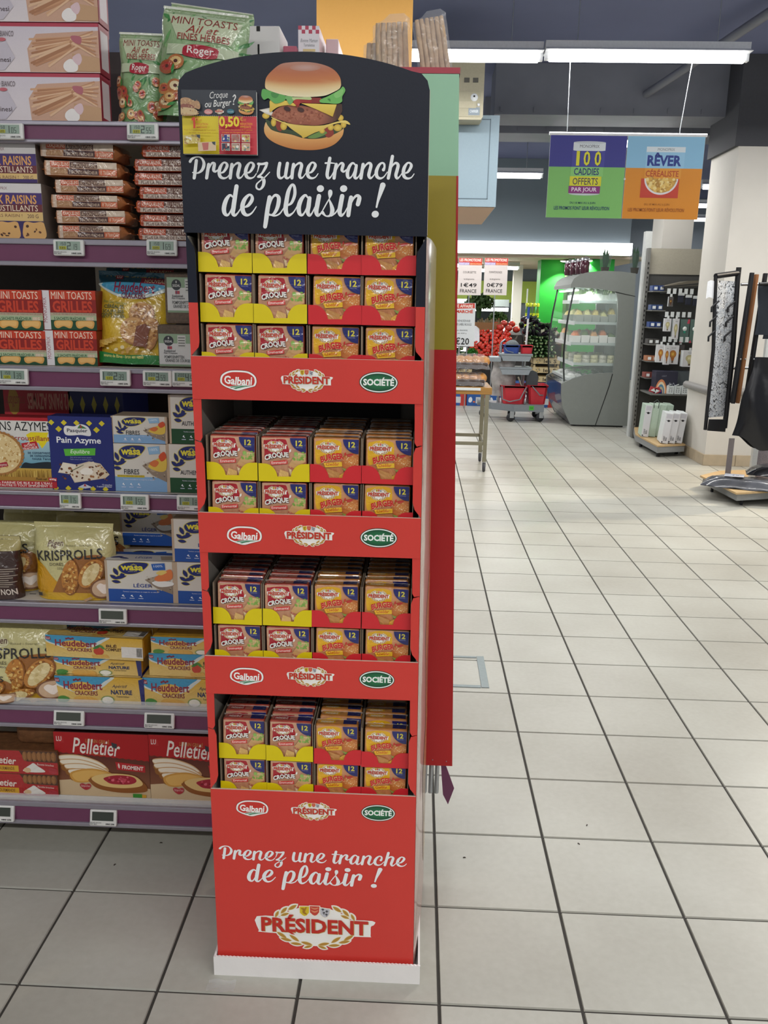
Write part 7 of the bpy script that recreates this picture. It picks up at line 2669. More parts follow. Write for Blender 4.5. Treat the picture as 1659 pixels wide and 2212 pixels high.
# ------------------------------------------------------------------ cleaning trolley
GRP = mat('trolley_grey_plastic', '#7f858a', 0.45)
REDP = mat('red_bucket_plastic', '#c8303c', 0.4)
BLUP = mat('blue_bucket_plastic', '#33509c', 0.4)
CHR = mat('trolley_chrome', '#a4a8ac', 0.25, metal=0.9)
cart = thing('cleaning_trolley', 'grey cleaning trolley with two red buckets, in front of the vegetables', 'trolley', (1.18, 9.65, 0))
MB().prism([(-0.36, 0.22), (-0.30, -0.05), (-0.02, -0.26), (0.36, -0.24), (0.37, 0.22)], 0.13, 0.215, 'z').build('chassis', GRP, cart)
for x, y in ((-0.38, 0.16), (-0.06, -0.26), (0.32, -0.20), (0.32, 0.2), (0.0, 0.2)):
    wh = MB().lathe([(0.015, -0.018), (0.05, -0.018), (0.055, -0.01), (0.055, 0.01), (0.05, 0.018), (0.015, 0.018)], 16, M=Matrix.Translation((x, y, 0.056)) @ Matrix.Rotation(0.5, 4, 'Z') @ Matrix.Rotation(pi / 2, 4, 'X')).build('wheel', mat('dark_rubber', '#2c2c30', 0.6), cart)
    MB().box(x - 0.012, x + 0.04, y - 0.03, y - 0.022, 0.05, 0.135).build('fork', CHR, wh)
MB().tube([(-0.46, 0.16, 0.2), (-0.36, 0.16, 0.2)], 0.045, 12).build('bumper', GRP, cart)


def bucket(nm, cx, cy, wx, wy, z0, h_, m_, parent=None, flare=1.25):
    def rect(k, z, inset=0.0):
        a_, b_ = wx / 2 * k - inset, wy / 2 * k - inset
        c_ = min(a_, b_) * 0.25
        return [(cx + x, cy + y, z) for x, y in ((-a_ + c_, -b_), (a_ - c_, -b_), (a_, -b_ + c_), (a_, b_ - c_), (a_ - c_, b_), (-a_ + c_, b_), (-a_, b_ - c_), (-a_, -b_ + c_))]
    rs = [rect(1, z0), rect(flare, z0 + h_), rect(flare * 1.06, z0 + h_), rect(flare * 1.06, z0 + h_ - 0.02), rect(flare * 1.06, z0 + h_ + 0.004), rect(flare, z0 + h_ + 0.004), rect(1, z0 + 0.01, 0.006)]
    b = MB()
    vs = [v for r_ in rs for v in r_]
    fs = [(i * 8 + k, i * 8 + (k + 1) % 8, (i + 1) * 8 + (k + 1) % 8, (i + 1) * 8 + k) for i in range(len(rs) - 1) for k in range(8)]
    b.add(vs, fs)
    b.add(rs[0], [tuple(range(7, -1, -1))]).add(rs[-1], [tuple(range(8))])
    return b.build(nm, m_, parent or cart)


b1k = bucket('mop_bucket', -0.02, -0.02, 0.26, 0.3, 0.216, 0.23, REDP)
MB().tube([(-0.18, -0.2, 0.44), (-0.17, -0.23, 0.28), (-0.08, -0.235, 0.25), (0.05, -0.235, 0.28), (0.13, -0.2, 0.44)], 0.009, 6).build('handle', GRP, b1k)
b2k = bucket('mop_bucket', 0.28, 0.0, 0.2, 0.3, 0.216, 0.24, REDP)
MB().tube([(0.2, -0.19, 0.45), (0.3, -0.22, 0.34), (0.40, -0.1, 0.33), (0.41, 0.1, 0.45)], 0.009, 6).build('handle', GRP, b2k)
MB().tube([(0.12, -0.2, 0.22), (0.13, -0.2, 0.33), (0.10, -0.1, 0.37)], 0.012, 6).build('divider_bar', CHR, cart)
for x in (-0.20,):
    MB().tube([(x, -0.02, 0.2), (x, -0.02, 0.98), (x + 0.05, -0.02, 1.02)], 0.014, 8).build('upright', CHR, cart)
MB().tube([(0.10, 0.12, 0.2), (0.10, 0.12, 0.9)], 0.010, 8).build('upright', CHR, cart)
MB().tube([(-0.20, 0.12, 0.2), (-0.20, 0.12, 0.95)], 0.010, 8).build('upright', CHR, cart)
for z, x0, x1 in ((0.755, -0.21, 0.17), (0.585, -0.21, 0.17)):
    tr_ = MB()
    tr_.prism([(x0 + 0.03, 0.0), (x1 - 0.02, 0.0), (x1 + 0.01, 0.075), (x0, 0.075)], -0.16, 0.16, 'y', M=Matrix.Translation((0, 0, z)))
    tr_.box(x0 - 0.01, x1 + 0.02, -0.17, 0.17, z + 0.075, z + 0.092)
    tr_.build('tray', mat('trolley_tray_grey', '#949ca2', 0.45), cart)
MB().rbox(-0.34, -0.20, -0.14, 0.14, 0.74, 0.80, 0.01).build('bag_holder', mat('trolley_tray_grey', '#949ca2'), cart)
WB_ = mat('waste_bag_film', '#b9b3b0', 0.3, alpha=0.75, noise=0.35, nscale=14, bump=0.7, bscale=16)
bgm = MB()
for s_ in (-1, 1):
    bgm.grid(12, 16, lambda u, v: (-0.30 + 0.30 * u + 0.012 * sin(9 * v + 4 * u), s_ * (0.10 * (1 - (2 * u - 1) ** 4) * (0.6 + 0.4 * sin(pi * v))) + 0.012 * sin(12 * u + 8 * v), 0.30 + 0.46 * v))
bgm.build('waste_bag', WB_, cart)
MB().tube([(0.02, -0.17, 0.56), (0.07, -0.17, 0.44), (0.14, -0.16, 0.36)], 0.011, 6).build('press_lever', mat('trolley_tan', '#9a9080', 0.5), cart)
pr = MB()
pr.prism([(0.14, 0.40), (0.28, 0.40), (0.285, 0.56), (0.26, 0.62), (0.21, 0.64), (0.16, 0.62), (0.135, 0.56)], -0.1, -0.02, 'y')
pr.build('mop_press', mat('press_dark_grey', '#42464a', 0.5), cart)
b = thing('small_bucket', 'small blue bucket with a grey cloth on top of the cleaning trolley', 'bucket', (1.105, 9.6, 0.85), 0, 'small buckets on the trolley')
bucket('tub', 0, 0, 0.17, 0.17, 0, 0.10, BLUP, b, 1.15)
b_ = MB()
b_.ball((0.01, 0, 0.10), (0.085, 0.07, 0.065), 12, 8, jit=0.06)
b_.build('cloth', mat('grey_cloth', '#6a7072', 0.9, noise=0.3), b)
MB().tube([(-0.1, -0.06, 0.09), (-0.06, -0.11, 0.03), (0.02, -0.115, 0.012)], 0.006, 6).build('handle', GRP, b)
b = thing('small_bucket', 'small red bucket on top of the cleaning trolley', 'bucket', (1.295, 9.6, 0.85), 0, 'small buckets on the trolley')
bucket('tub', 0, 0, 0.13, 0.15, 0, 0.10, REDP, b, 1.15)
for nm, lb, x, z1, tip in (('broom', 'white mop pole with blue tip standing on the trolley', 1.30, 1.42, BLUP),):
    m_ = thing(nm, lb, 'mop', (x, 9.78, 0.22))
    MB().tube([(0, 0, 0.0), (0.02, 0, z1 - 0.22 - 0.14)], 0.013, 8).build('pole', mat('white_pole', '#d8d8d8', 0.4), m_)
    MB().tube([(0.02, 0, z1 - 0.36), (0.023, 0, z1 - 0.22)], 0.017, 8).build('grip', tip, m_)
at_ = Art((0, 0, 100, 100))
at_.rect(0, 0, 100, 100, '#4cb03c').text('WILTEK', 14, 36, 86, 64, '#1c3a1c', bold=0.02)
at_.build('green_label', plane((0.17, -0.2515, 0.15), (0.06, 0.003, 0), (0, 0, 0.055)), cart, step=0.0004)

# ------------------------------------------------------------------ fruit and vegetable stand
CRW = mat('crate_pine', '#cdb98e', 0.6, noise=0.12, nscale=20, stretch=(2, 14, 14))


def crate(label, x, y, z, w_=0.38, d_=0.3, h_=0.12, txt='les S', fill=True):
    t = thing('wooden_crate', label, 'crate', (x, y, z), 0, 'pine vegetable crates')
    for yy, k in ((-d_ / 2, -1), (d_ / 2, 1)):
        MB().box(-w_ / 2, w_ / 2, yy, yy + 0.008, 0.01, h_ - 0.03).build('slat', CRW, t)
    for xx in (-w_ / 2, w_ / 2 - 0.008):
        MB().box(xx, xx + 0.008, -d_ / 2 + 0.008, d_ / 2, 0.01, h_ - 0.03).build('slat', CRW, t)
    for xx in (-w_ / 2 + 0.008, w_ / 2 - 0.033):
        for yy in (-d_ / 2 + 0.008, d_ / 2 - 0.025):
            MB().box(xx, xx + 0.025, yy, yy + 0.025, 0, h_).build('corner_post', CRW, t)
    MB().box(-w_ / 2 + 0.008, w_ / 2 - 0.008, -d_ / 2 + 0.008, d_ / 2, 0.01, 0.016).build('floor_slat', CRW, t)
    a = Art((0, 0, 380, 80))
    for i in range(7):
        an = i * 0.9
        a.stroke([(70 + 16 * cos(an), 40 + 16 * sin(an)), (70 + 32 * cos(an), 40 + 32 * sin(an))], '#c99a2c' if i % 2 else '#3a3430', 7, smooth=False, same=i > 0)
    a.text(txt, 150, 16, 330, 66, '#3c342c', bold=0.01)
    a.build('stencil', plane((-w_ / 2, -d_ / 2 - 0.0005, 0.01), (w_, 0, 0), (0, 0, h_ - 0.04)), t, step=0.0004)
    return t


for i, z in enumerate((0.36, 0.49, 0.62)):
    crate('%s pine crate of the stack right of the trolley' % ('lowest', 'middle', 'topmost')[i], 1.78, 11.2, z)
crate('pine crate left of the trolley, under the courgettes', 0.52, 11.2, 0.60, txt='des S')
crate('pine crate beneath the left courgette crate', 0.52, 11.2, 0.48, txt='des S')
crate('third pine crate down, under the left courgettes', 0.52, 11.2, 0.36, txt='des S')
PBX = mat('blue_carton', '#2c5aa0', 0.5, noise=0.1, nscale=8)
RBX = mat('red_carton', '#b83a34', 0.5)
for i, x in enumerate((0.50, 0.80, 1.10, 1.48, 1.78)):
    t = thing('fruit_carton', 'blue fruit carton on the floor, %s' % ('leftmost by the table leg', 'second from the left', 'third, behind the trolley', 'fourth, right of the trolley', 'rightmost near the food case')[i], 'carton', (x, 11.2, 0), 0, 'blue fruit cartons')
    MB().rbox(-0.145, 0.145, -0.15, 0.15, 0, 0.359 if i in (0, 3, 4) else 0.17, 0.004).build('carton', PBX, t)
    a = Art((0, 0, 290, 170))
    a.rect(200, 0, 290, 170, '#b83a34').rect(130, 40, 210, 130, '#d0d4d8').blob([(30, 60), (60, 40), (80, 80), (60, 120), (25, 110)], '#e0e4ea').ell(105, 110, 16, 13, '#d87040')
    a.build('carton_print', front(0.29, 0.17, -0.15), t, step=0.0004)
stnd = thing('vegetable_stand', 'dark stepped stand carrying the vegetables', 'stand', (1.1, 11.7, 0))
MB().prism([(-0.28, 0.0), (0.6, 0.0), (0.6, 1.05), (0.35, 1.0), (-0.2, 0.62), (-0.28, 0.58)], -0.42, 0.42, 'x').build('body', mat('stand_dark', '#33312e', 0.7), stnd)
# tomatoes heaped on the slope
TOM = mat('tomato_skin', '#c8301c', 0.25, coat=0.5, noise=0.12, nscale=12)
TOMS = mat('tomato_stalk', '#4c6a2c', 0.6)
tmesh = MB().ball((0, 0, 0.032), (0.038, 0.038, 0.032), 12, 8).mesh('fruit')
tmesh.materials.append(TOM)
smesh = MB().lathe([(0.0, 0.066), (0.012, 0.064), (0.003, 0.062)], 6).mesh('stalk')
smesh.materials.append(TOMS)
q = random.Random(4)


def heap(nm, lab, cat, grp, n0, x0, x1, yA, zA, yB, zB, mk, dx, rows):
    for r_ in range(rows):
        t_ = r_ / max(1, rows - 1)
        y, z = yA + (yB - yA) * t_, zA + (zB - zA) * t_
        n = int((x1 - x0) / dx)
        for i in range(n):
            x = x0 + (i + (0.5 if r_ % 2 else 0.0)) * dx + q.uniform(-0.006, 0.006)
            mk((x, y + q.uniform(-0.01, 0.01), z + q.uniform(-0.006, 0.01)))


def tomato(p):
    t = thing('tomato', 'ripe red tomato in the heap behind the cleaning trolley', 'tomato', p, q.uniform(0, 6), 'heaped tomatoes')
    t.rotation_euler = (q.uniform(-0.7, 0.7), q.uniform(-0.7, 0.7), q.uniform(0, 6))
    reuse('fruit', tmesh, t)
    reuse('stalk', smesh, t)


heap('tomato', '', '', '', 0, 0.70, 1.36, 11.44, 0.60, 12.02, 1.02, tomato, 0.073, 13)
BTOM = mat('big_tomato_skin', '#b83426', 0.25, coat=0.5)
btm = MB().ball((0, 0, 0.05), (0.06, 0.06, 0.05), 14, 9).mesh('fruit')
btm.materials.append(BTOM)
for i, (x, y, z) in enumerate(((1.12, 12.1, 1.09), (1.24, 12.1, 1.12), (1.36, 12.1, 1.11), (1.18, 12.02, 1.06), (1.31, 12.02, 1.05), (1.43, 12.05, 1.03))):
    t = thing('beef_tomato', 'large beef tomato in the box above the small tomatoes', 'tomato', (x, y, z), i, 'large beef tomatoes')
    reuse('fruit', btm, t)
    reuse('stalk', smesh, t, (0, 0, 0.03), scale=1.6)
bx_ = thing('produce_box', 'open brown cardboard box between the tomato heaps', 'box', (1.0, 12.12, 1.06), 0.2)
MB().box(-0.2, 0.2, -0.1, -0.095, 0, 0.12).box(-0.2, 0.2, 0.095, 0.1, 0, 0.12).box(-0.2, -0.195, -0.095, 0.095, 0, 0.12).box(0.195, 0.2, -0.095, 0.095, 0, 0.12).box(-0.2, 0.2, -0.095, 0.095, 0, 0.005).build('card', mat('brown_card', '#8a6440', 0.8), bx_)
for i in range(12):
    MB().tube([(-0.17 + i * 0.03, -0.05, 0.10), (-0.15 + i * 0.03, 0.05, 0.14 + 0.02 * (i % 3))], [0.018, 0.012], 6).build('bean', mat('brown_roots', '#6a5838', 0.8, noise=0.3), bx_)
# newspaper sheet
nw = thing('paper_sheet', 'crumpled white paper sheet hanging over the tomatoes', 'paper', (0.72, 11.85, 0.98))
MB().grid(8, 8, lambda u, v: (-0.09 + 0.22 * u, -0.1 + 0.16 * v, 0.02 - 0.12 * (1 - v) + 0.03 * sin(7 * u + 3 * v) + 0.1 * v)).build('sheet', mat('news_paper', '#d4d4d8', 0.8, noise=0.1), nw)
# leafy tops
for i, (pxx, pyy, Y, r_, c, lb) in enumerate(((1035, 660, 12.2, 0.24, '#2f4a1f', 'bushy dark green herbs above the tomatoes'), (1075, 690, 12.3, 0.16, '#3c5a24', 'low green leaves behind the price pole'), (1020, 762, 11.25, 0.09, '#2f7a24', 'bright green parsley bunch left of the tomatoes'))):
    p = at(pxx, pyy, Y)
    t = thing('herb_bunch', lb, 'herbs', (p.x, Y, p.z - r_ * 0.8), 0)
    b = MB()
    for k in range(520):
        a_, e = q.uniform(0, 2 * pi), q.uniform(-0.3, 1.4)
        rr = r_ * q.uniform(0.4, 1.0)
        c0 = Vector((rr * cos(a_) * cos(e), rr * sin(a_) * cos(e) * 0.6, r_ * 0.8 + rr * sin(e) * 0.75))
        u_ = Vector((q.uniform(-1, 1), q.uniform(-1, 1), q.uniform(-1, 1))).normalized() * r_ * 0.2
        v_ = Vector((q.uniform(-1, 1), q.uniform(-1, 1), q.uniform(-1, 1))).normalized() * r_ * 0.1
        b.add([c0 - u_, c0 + v_, c0 + u_, c0 - v_], [(0, 1, 2, 3)])
    o = b.build('leaves', mat('herb_green_%d' % i, c, 0.6, noise=0.3, nscale=20), t)
    o['kind'] = 'stuff'
    MB().tube([(0, 0, 0), (0, 0, r_ * 0.7)], [r_ * 0.12, r_ * 0.2], 8).build('stems', mat('herb_stem', '#26401c', 0.7), t)
# courgettes end-on, aubergines
COU = mat('courgette_skin', '#26401f', 0.3, coat=0.4, noise=0.25, nscale=40)
COUE = mat('courgette_end', '#8aa06a', 0.6)
cm = MB().tube([(0, -0.10, 0), (0, -0.08, 0), (0, 0.1, 0)], [0.014, 0.024, 0.027], 8).mesh('body')
cm.materials.append(COU)
ce = MB().tube([(0, -0.118, 0), (0, -0.10, 0)], [0.008, 0.011], 6).mesh('stalk')
ce.materials.append(COUE)


def courg(side):
    def f(p):
        t = thing('courgette', 'dark green courgette in the %s courgette heap' % side, 'courgette', p, q.uniform(-0.3, 0.3), side + ' courgettes')
        reuse('body', cm, t)
        reuse('stalk', ce, t)
    return f


heap('courgette', '', '', '', 0, 1.52, 1.95, 11.12, 0.735, 11.4, 0.99, courg('right'), 0.055, 7)
heap('courgette', '', '', '', 0, 0.34, 0.66, 11.12, 0.70, 11.3, 0.86, courg('left'), 0.056, 4)
AUB = mat('aubergine_skin', '#1c1420', 0.22, coat=0.6)
AUC = mat('aubergine_cap', '#34482c', 0.6)
am = MB().lathe([(0.0, 0.0), (0.035, 0.012), (0.045, 0.05), (0.036, 0.12), (0.022, 0.17), (0.01, 0.185)], 12).mesh('body')
am.materials.append(AUB)
ac = MB().lathe([(0.024, 0.165), (0.02, 0.19), (0.006, 0.2), (0.005, 0.225)], 8).mesh('cap')
ac.materials.append(AUC)
for r_ in range(5):
    for i in range(6):
        x = 1.47 + i * 0.085 + (r_ % 2) * 0.04
        y, z = 11.45 + r_ * 0.09, 1.05 + r_ * 0.045 - 0.022 * i
        t = thing('aubergine', 'glossy dark aubergine in the heap right of the trolley', 'aubergine', (x, y, z), 0, 'heaped aubergines')
        t.rotation_euler = (q.uniform(0.6, 1.4), q.uniform(-0.6, 0.6), q.uniform(-0.8, 0.8))
        reuse('body', am, t)
        reuse('cap', ac, t)
        t.scale = (0.9, 0.9, 0.9)
s2 = thing('vegetable_stand', 'dark stand under the aubergines and right courgettes', 'stand', (1.74, 11.7, 0))
MB().prism([(-0.33, 0.0), (0.4, 0.0), (0.4, 1.1), (0.0, 1.05), (-0.28, 0.9), (-0.33, 0.3)], -0.21, 0.3, 'x').build('body', mat('stand_dark', '#33312e', 0.7), s2)

# ------------------------------------------------------------------ light bulb shelf
BSM = mat('shelf_grey_metal', '#6e6e6a', 0.5, noise=0.05)
BSD = mat('shelf_dark_back', '#4a4a48', 0.6, noise=0.08)
WPL = mat('platform_ply', '#bfa276', 0.55, noise=0.15, nscale=8, stretch=(3, 12, 12))
bsh = thing('bulb_shelf', 'grey metal shelf unit full of light bulbs, left of the white pillar', 'shelf unit', (2.6, 8.0, 0))


def bp_(nm, mb, m_, parent=None):
    mb.v = [(x - 2.6, y - 8.0, z) for x, y, z in mb.v]
    return mb.build(nm, m_, parent or bsh)


bp_('back_panel', MB().box(2.40, 3.0, 8.28, 8.30, 0.12, 1.92), BSD)
bp_('header_panel', MB().box(2.40, 3.0, 8.27, 8.29, 1.80, 2.07), mat('header_beige', '#a49f90', 0.5))
up = bp_('upright', MB().box(2.375, 2.405, 8.22, 8.30, 0.0, 2.07), BSM)
for k in range(36):
    bp_('slot', MB().box(2.385, 2.395, 8.216, 8.2205, 0.15 + k * 0.05, 0.15 + k * 0.05 + 0.022), DARKB, up)
bp_('side_post', MB().box(2.36, 2.43, 8.32, 8.42, 0.0, 2.25), mat('pale_post', '#c3c6c4', 0.5))
foot = [(2.276, 7.69), (2.301, 6.905), (2.612, 7.038), (2.63, 8.25), (2.40, 8.25)]
bp_('base_platform', MB().prism(foot, 0.11, 0.125, 'z'), WPL)
bp_('base_skirt', MB().prism([(x + 0.004 * (1 if x < 2.4 else -1), y + 0.006) for x, y in foot], 0.05, 0.11, 'z'), mat('skirt_grey', '#8a8c8c', 0.5))
for x, y in ((2.34, 7.0), (2.32, 7.6), (2.58, 7.2)):
    bp_('castor', MB().tube([(x, y, 0.0), (x, y, 0.05)], 0.018, 8), BLACKM)
bp_('shelf', MB().box(2.42, 2.98, 7.75, 8.28, 0.535, 0.55), BSM)
for z in (1.62, 1.42, 1.24, 1.06, 0.88, 0.70):
    bp_('side_shelf', MB().box(2.41, 2.56, 8.0, 8.28, z - 0.012, z), BSM)
for z in (1.60, 1.36, 1.10):
    for x in (2.56, 2.62, 2.68, 2.74, 2.80):
        bp_('peg', MB().tube([(x, 8.28, z), (x, 7.95, z)], 0.004, 5), steel)
        bp_('peg_ticket', MB().box(x - 0.018, x + 0.018, 7.947, 7.949, z - 0.01, z + 0.045), CHW)
bp_('flat_cards', MB().prism([(2.5, 1.665), (2.99, 1.72), (2.99, 1.74), (2.75, 1.725)], 7.95, 8.25, 'y').prism([(2.5, 1.655), (2.99, 1.69), (2.99, 1.70)], 7.95, 8.25, 'y'), mat('folded_card', '#6a6458', 0.8))
names5 = ['top', 'second', 'third', 'fourth', 'fifth', 'lowest']
for k, (z, c) in enumerate(((1.62, '#26407c'), (1.42, '#2c4474'), (1.24, '#26407c'), (1.06, '#4c4a48'), (0.88, '#a87050'), (0.70, '#8a4a44'))):
    for j, x in enumerate((2.435, 2.50)):
        t = thing('bulb_carton', 'small bulb carton on the %s side shelf, %s' % (names5[k], ('at the perforated upright', 'next to the pegs')[j]), 'box', (x, 8.02, z + 0.0005), 0, 'small bulb cartons')
        MB().rbox(-0.03, 0.03, 0, 0.12, 0, 0.055, 0.002).build('carton', mat('bulb_carton_%d' % k, c, 0.5), t)
        MB().box(-0.012, 0.022, -0.0012, 0.0, 0.012, 0.042).build('label', CHW, t)
AMBER = '#b8742c'


def bulb_box(lb, x, y, z, w_, h_, kind, d_=0.06, rz=0.0, mat_=None):
    t = thing('bulb_box', lb, 'bulb box', (x, y, z), rz, 'boxed light bulbs on pegs')
    MB().rbox(-w_ / 2, w_ / 2, 0, d_, 0, h_, 0.002).build('carton', mat_ or CHW, t)
    a = Art((0, 0, 100, 150))
    c1, c2 = ('#c8903c', '#a8642c') if kind == 'amber' else (('#d8d0a0', '#b8b084') if kind == 'clear' else ('#7a5030', '#5c3c28'))
    a.rect(0, 0, 100, 150, '#d8d8da' if kind != 'dark' else '#5c5856')
    a.text('Girard', 36, 14, 72, 24, '#4a4a4e')
    a.shade(50, 70, 30, 32, c1, c2)
    a.poly([(34, 96), (66, 96), (60, 124), (42, 124)], c2)
    a.rect(43, 122, 59, 140, '#6a5a4a')
    a.stroke([(40, 60, 3), (46, 80, 3), (52, 58, 3), (58, 80, 3)], '#f0d060' if kind != 'clear' else '#f4f0d0')
    a.build('front_print', front(w_ - 0.002, h_ - 0.002, 0, 0, 0.001), t, step=0.0003)
    MB().box(-0.012, 0.012, 0.0, 0.002, h_, h_ + 0.03).build('hang_tab', CHW, t)


bulb_box('white box with an amber globe bulb, centre of the lower peg row', 2.66, 7.93, 0.855, 0.125, 0.20, 'amber')
bulb_box('slim white box with an amber bulb, left on the lower peg row', 2.535, 7.95, 0.87, 0.085, 0.19, 'amber')
bulb_box('slim white box with an amber bulb, second on the lower peg row', 2.59, 7.90, 0.85, 0.06, 0.20, 'amber', 0.04)
bulb_box('dim box with a brown bulb behind the amber globe box', 2.76, 8.02, 0.87, 0.09, 0.19, 'dark', 0.05, 0.0, mat('dim_card', '#4c4846', 0.6))
bulb_box('white box with a pale round bulb, right of the lower peg row', 2.82, 7.86, 0.835, 0.14, 0.17, 'clear', 0.1)
bulb_box('white box with a pale bulb, left of the middle peg row', 2.575, 7.93, 1.20, 0.075, 0.135, 'clear', 0.04)
bulb_box('narrow white bulb box, centre of the middle peg row', 2.665, 7.93, 1.12, 0.065, 0.215, 'clear', 0.05)
bulb_box('small white bulb box, left of the upper peg row', 2.59, 7.95, 1.46, 0.05, 0.10, 'dark', 0.03)
for k, x in enumerate((2.765, 2.87)):
    t = thing('bulb_blister', 'teal blister pack with a round bulb, %s' % ('left of the two', 'right of the two, by the pillar')[k], 'blister pack', (x, 7.95, 1.085), 0, 'teal blister packs')
    MB().rbox(-0.048, 0.048, 0, 0.02, 0, 0.245, 0.003).build('card', mat('teal_card', '#58706a', 0.3, coat=0.5, noise=0.3, nscale=10), t)
    MB().ball((0, -0.005, 0.145), (0.024, 0.012, 0.024), 12, 8).build('bulb', mat('frosted_bulb', '#e4ece8', 0.3), t)
    MB().box(-0.01, 0.01, -0.008, 0.0, 0.10, 0.124).build('bulb_base', mat('teal_base', '#2c9a80', 0.4), t)
    MB().prism([(-0.048, 0.0), (-0.02, 0.0), (-0.034, 0.03)], -0.001, 0.0, 'y').prism([(0.02, 0.2), (0.048, 0.2), (0.048, 0.245), (0.03, 0.245)], -0.001, 0.0, 'y').build('red_corner', mat('red_flash', '#c8485c', 0.4), t)
for k, (x, z) in enumerate(((2.70, 1.50), (2.78, 1.48), (2.86, 1.47))):
    t = thing('hanging_part', 'dark electrical part in a clear bag on the upper pegs, %s' % ('left', 'middle', 'right')[k], 'electrical part', (x, 7.97, z), 0, 'bagged electrical parts')
    MB().rbox(-0.03, 0.03, 0, 0.02, 0, 0.09, 0.006).build('part', mat('dark_part', '#2c3040', 0.4), t)
    MB().box(-0.034, 0.034, -0.004, -0.002, 0.075, 0.105).build('header_card', CHW, t)
t = thing('gift_box', 'dark blue box with a rainbow arc on the bulb shelf', 'box', (2.585, 7.80, 0.551))
MB().rbox(-0.115, 0.115, 0, 0.18, 0, 0.235, 0.003).build('carton', mat('dark_blue_card', '#2a2a3c', 0.5), t)
a = Art((0, 0, 230, 235))
for k, c in enumerate(('#d88a5c', '#e8d8b8', '#5c8aa8', '#c8b890', '#3c4a8c')):
    a.ell(60, 235, 62 - k * 11, 150 - k * 26, c, a0=180, a1=360)
a.ell(60, 235, 12, 40, '#2a3a8c', a0=180, a1=360)
for x in (150, 190):
    a.stroke([(x, 120), (x + 14, 150), (x, 180), (x - 12, 150), (x, 120)], '#aab0b8', 4)
a.text('LIGHT', 60, 40, 110, 58, '#8a8c98')
a.build('front_print', front(0.228, 0.233, 0, 0, 0.001), t, step=0.0003)
t = thing('glass_lampshade_box', 'grey box behind the white cartons on the bulb shelf', 'box', (2.79, 7.95, 0.551))
MB().rbox(-0.1, 0.1, 0, 0.15, 0, 0.23, 0.003).build('carton', mat('slate_card', '#5c6468', 0.5), t)
for k in range(3):
    t = thing('socket_carton', 'small white open carton on the bulb shelf, %s of three' % ('left', 'middle', 'right')[k], 'box', (2.625 + k * 0.075, 7.76, 0.551), 0, 'white open cartons')
    MB().rbox(-0.034, 0.034, 0, 0.09, 0, 0.085, 0.002).build('carton', CHW, t)
    MB().prism([(-0.034, 0.085), (0.01, 0.105), (-0.034, 0.088)], 0.0, 0.03, 'y').build('flap', CHW, t)
    a = Art((0, 0, 68, 85))
    a.text('Girard', 14, 14, 52, 26, '#3c3c40', bold=0.02)
    for i in range(4):
        a.rect(14 + (i % 2) * 26, 38 + (i // 2) * 20, 26 + (i % 2) * 26, 46 + (i // 2) * 20, '#5a5a60', same=i > 0)
    a.build('front_print', front(0.066, 0.083, 0, 0, 0.001), t, step=0.0003)
for k, (x, z, r_) in enumerate(((2.44, 0.56, 0.3), (2.50, 0.553, -0.5))):
    t = thing('red_tag_pack', 'red and white bagged plug lying on the shelf corner, %s' % ('upright one', 'flat one')[k], 'pack', (x, 7.78, z), 0, 'red tagged packs')
    t.rotation_euler = (0, r_, 0)
    MB().rbox(-0.04, 0.04, 0, 0.02, 0, 0.06, 0.004).build('plug', mat('red_pack', '#a8343c', 0.4), t)
    MB().prism([(-0.03, 0.015), (0.0, 0.05), (0.03, 0.015)], -0.002, 0.0, 'y').build('white_patch', CHW, t)
# tall light-box cartons on the platform
MINT = mat('mint_card', '#b9ccbc', 0.5, noise=0.05)


def lightbox(lb, x, y, w_, h_, d_, m_, ry=0.0, front_=True, rz=-0.12):
    t = thing('light_box_carton', lb, 'carton', (x, y, 0.127 + w_ / 2 * abs(sin(ry))), rz, 'tall light box cartons')
    t.rotation_euler = (0, ry, rz)
    MB().rbox(-w_ / 2, w_ / 2, 0, d_, 0, h_, 0.002).build('carton', m_, t)
    if front_:
        a = Art((0, 0, 70, 370))
        a.rect(0, 0, 70, 370, '#cfd0d4')
        a.rect(8, 10, 62, 60, '#bcbcc4')
        a.ell(36, 90, 13, 13, '#26262a').stroke([(14, 84, 4), (36, 92, 4), (58, 84, 4)], '#26262a')
        a.text('LIGHT', -6, 300, 54, 316, '#2c2c34', bold=0.02, rot=-90)
        a.text('BOX', 24, 306, 64, 322, '#2c2c34', bold=0.02, rot=-90)
        a.ell(10, 356, 8, 8, '#33333a')
        a.build('front_print', front(w_ - 0.002, h_ - 0.002, 0, 0, 0.001), t, step=0.0003)
    return t


ph_ = at(1440, 893, 7.05).z - 0.126
for k in range(3):
    lightbox('white light box carton in the front row, %s' % ('left', 'middle', 'right')[k], 2.395 + k * 0.075, 7.02 + 0.02 * k, 0.07, ph_, 0.25, CHW, 0.10)
lightbox('mint carton leaning right of the white light boxes, against the pillar', 2.60, 7.30, 0.07, ph_ * 0.92, 0.13, MINT, 0.25)
for k, x in enumerate((2.30, 2.378, 2.456, 2.534)):
    t = lightbox('mint carton in the rear row on the platform, %s' % ('leftmost', 'second', 'third', 'rightmost')[k], x + 0.015, 7.46 + 0.02 * k, 0.072, ph_ * 1.1, 0.24, MINT, 0.06, k == 0, -0.1)
    if k == 1:
        MB().tube([(-0.02, -0.003, 0.3), (-0.03, -0.003, 0.36), (0.0, -0.003, 0.39), (0.025, -0.003, 0.36), (0.022, -0.003, 0.30)], 0.004, 5).build('hook_drawing', mat('hook_ink', '#4a5450', 0.6), t)

# ------------------------------------------------------------------ folding furniture rack on the right
rack = thing('furniture_rack', 'wheeled rack with plywood base and grey mesh back, right picture edge', 'rack', (2.45, 5.2, 0))


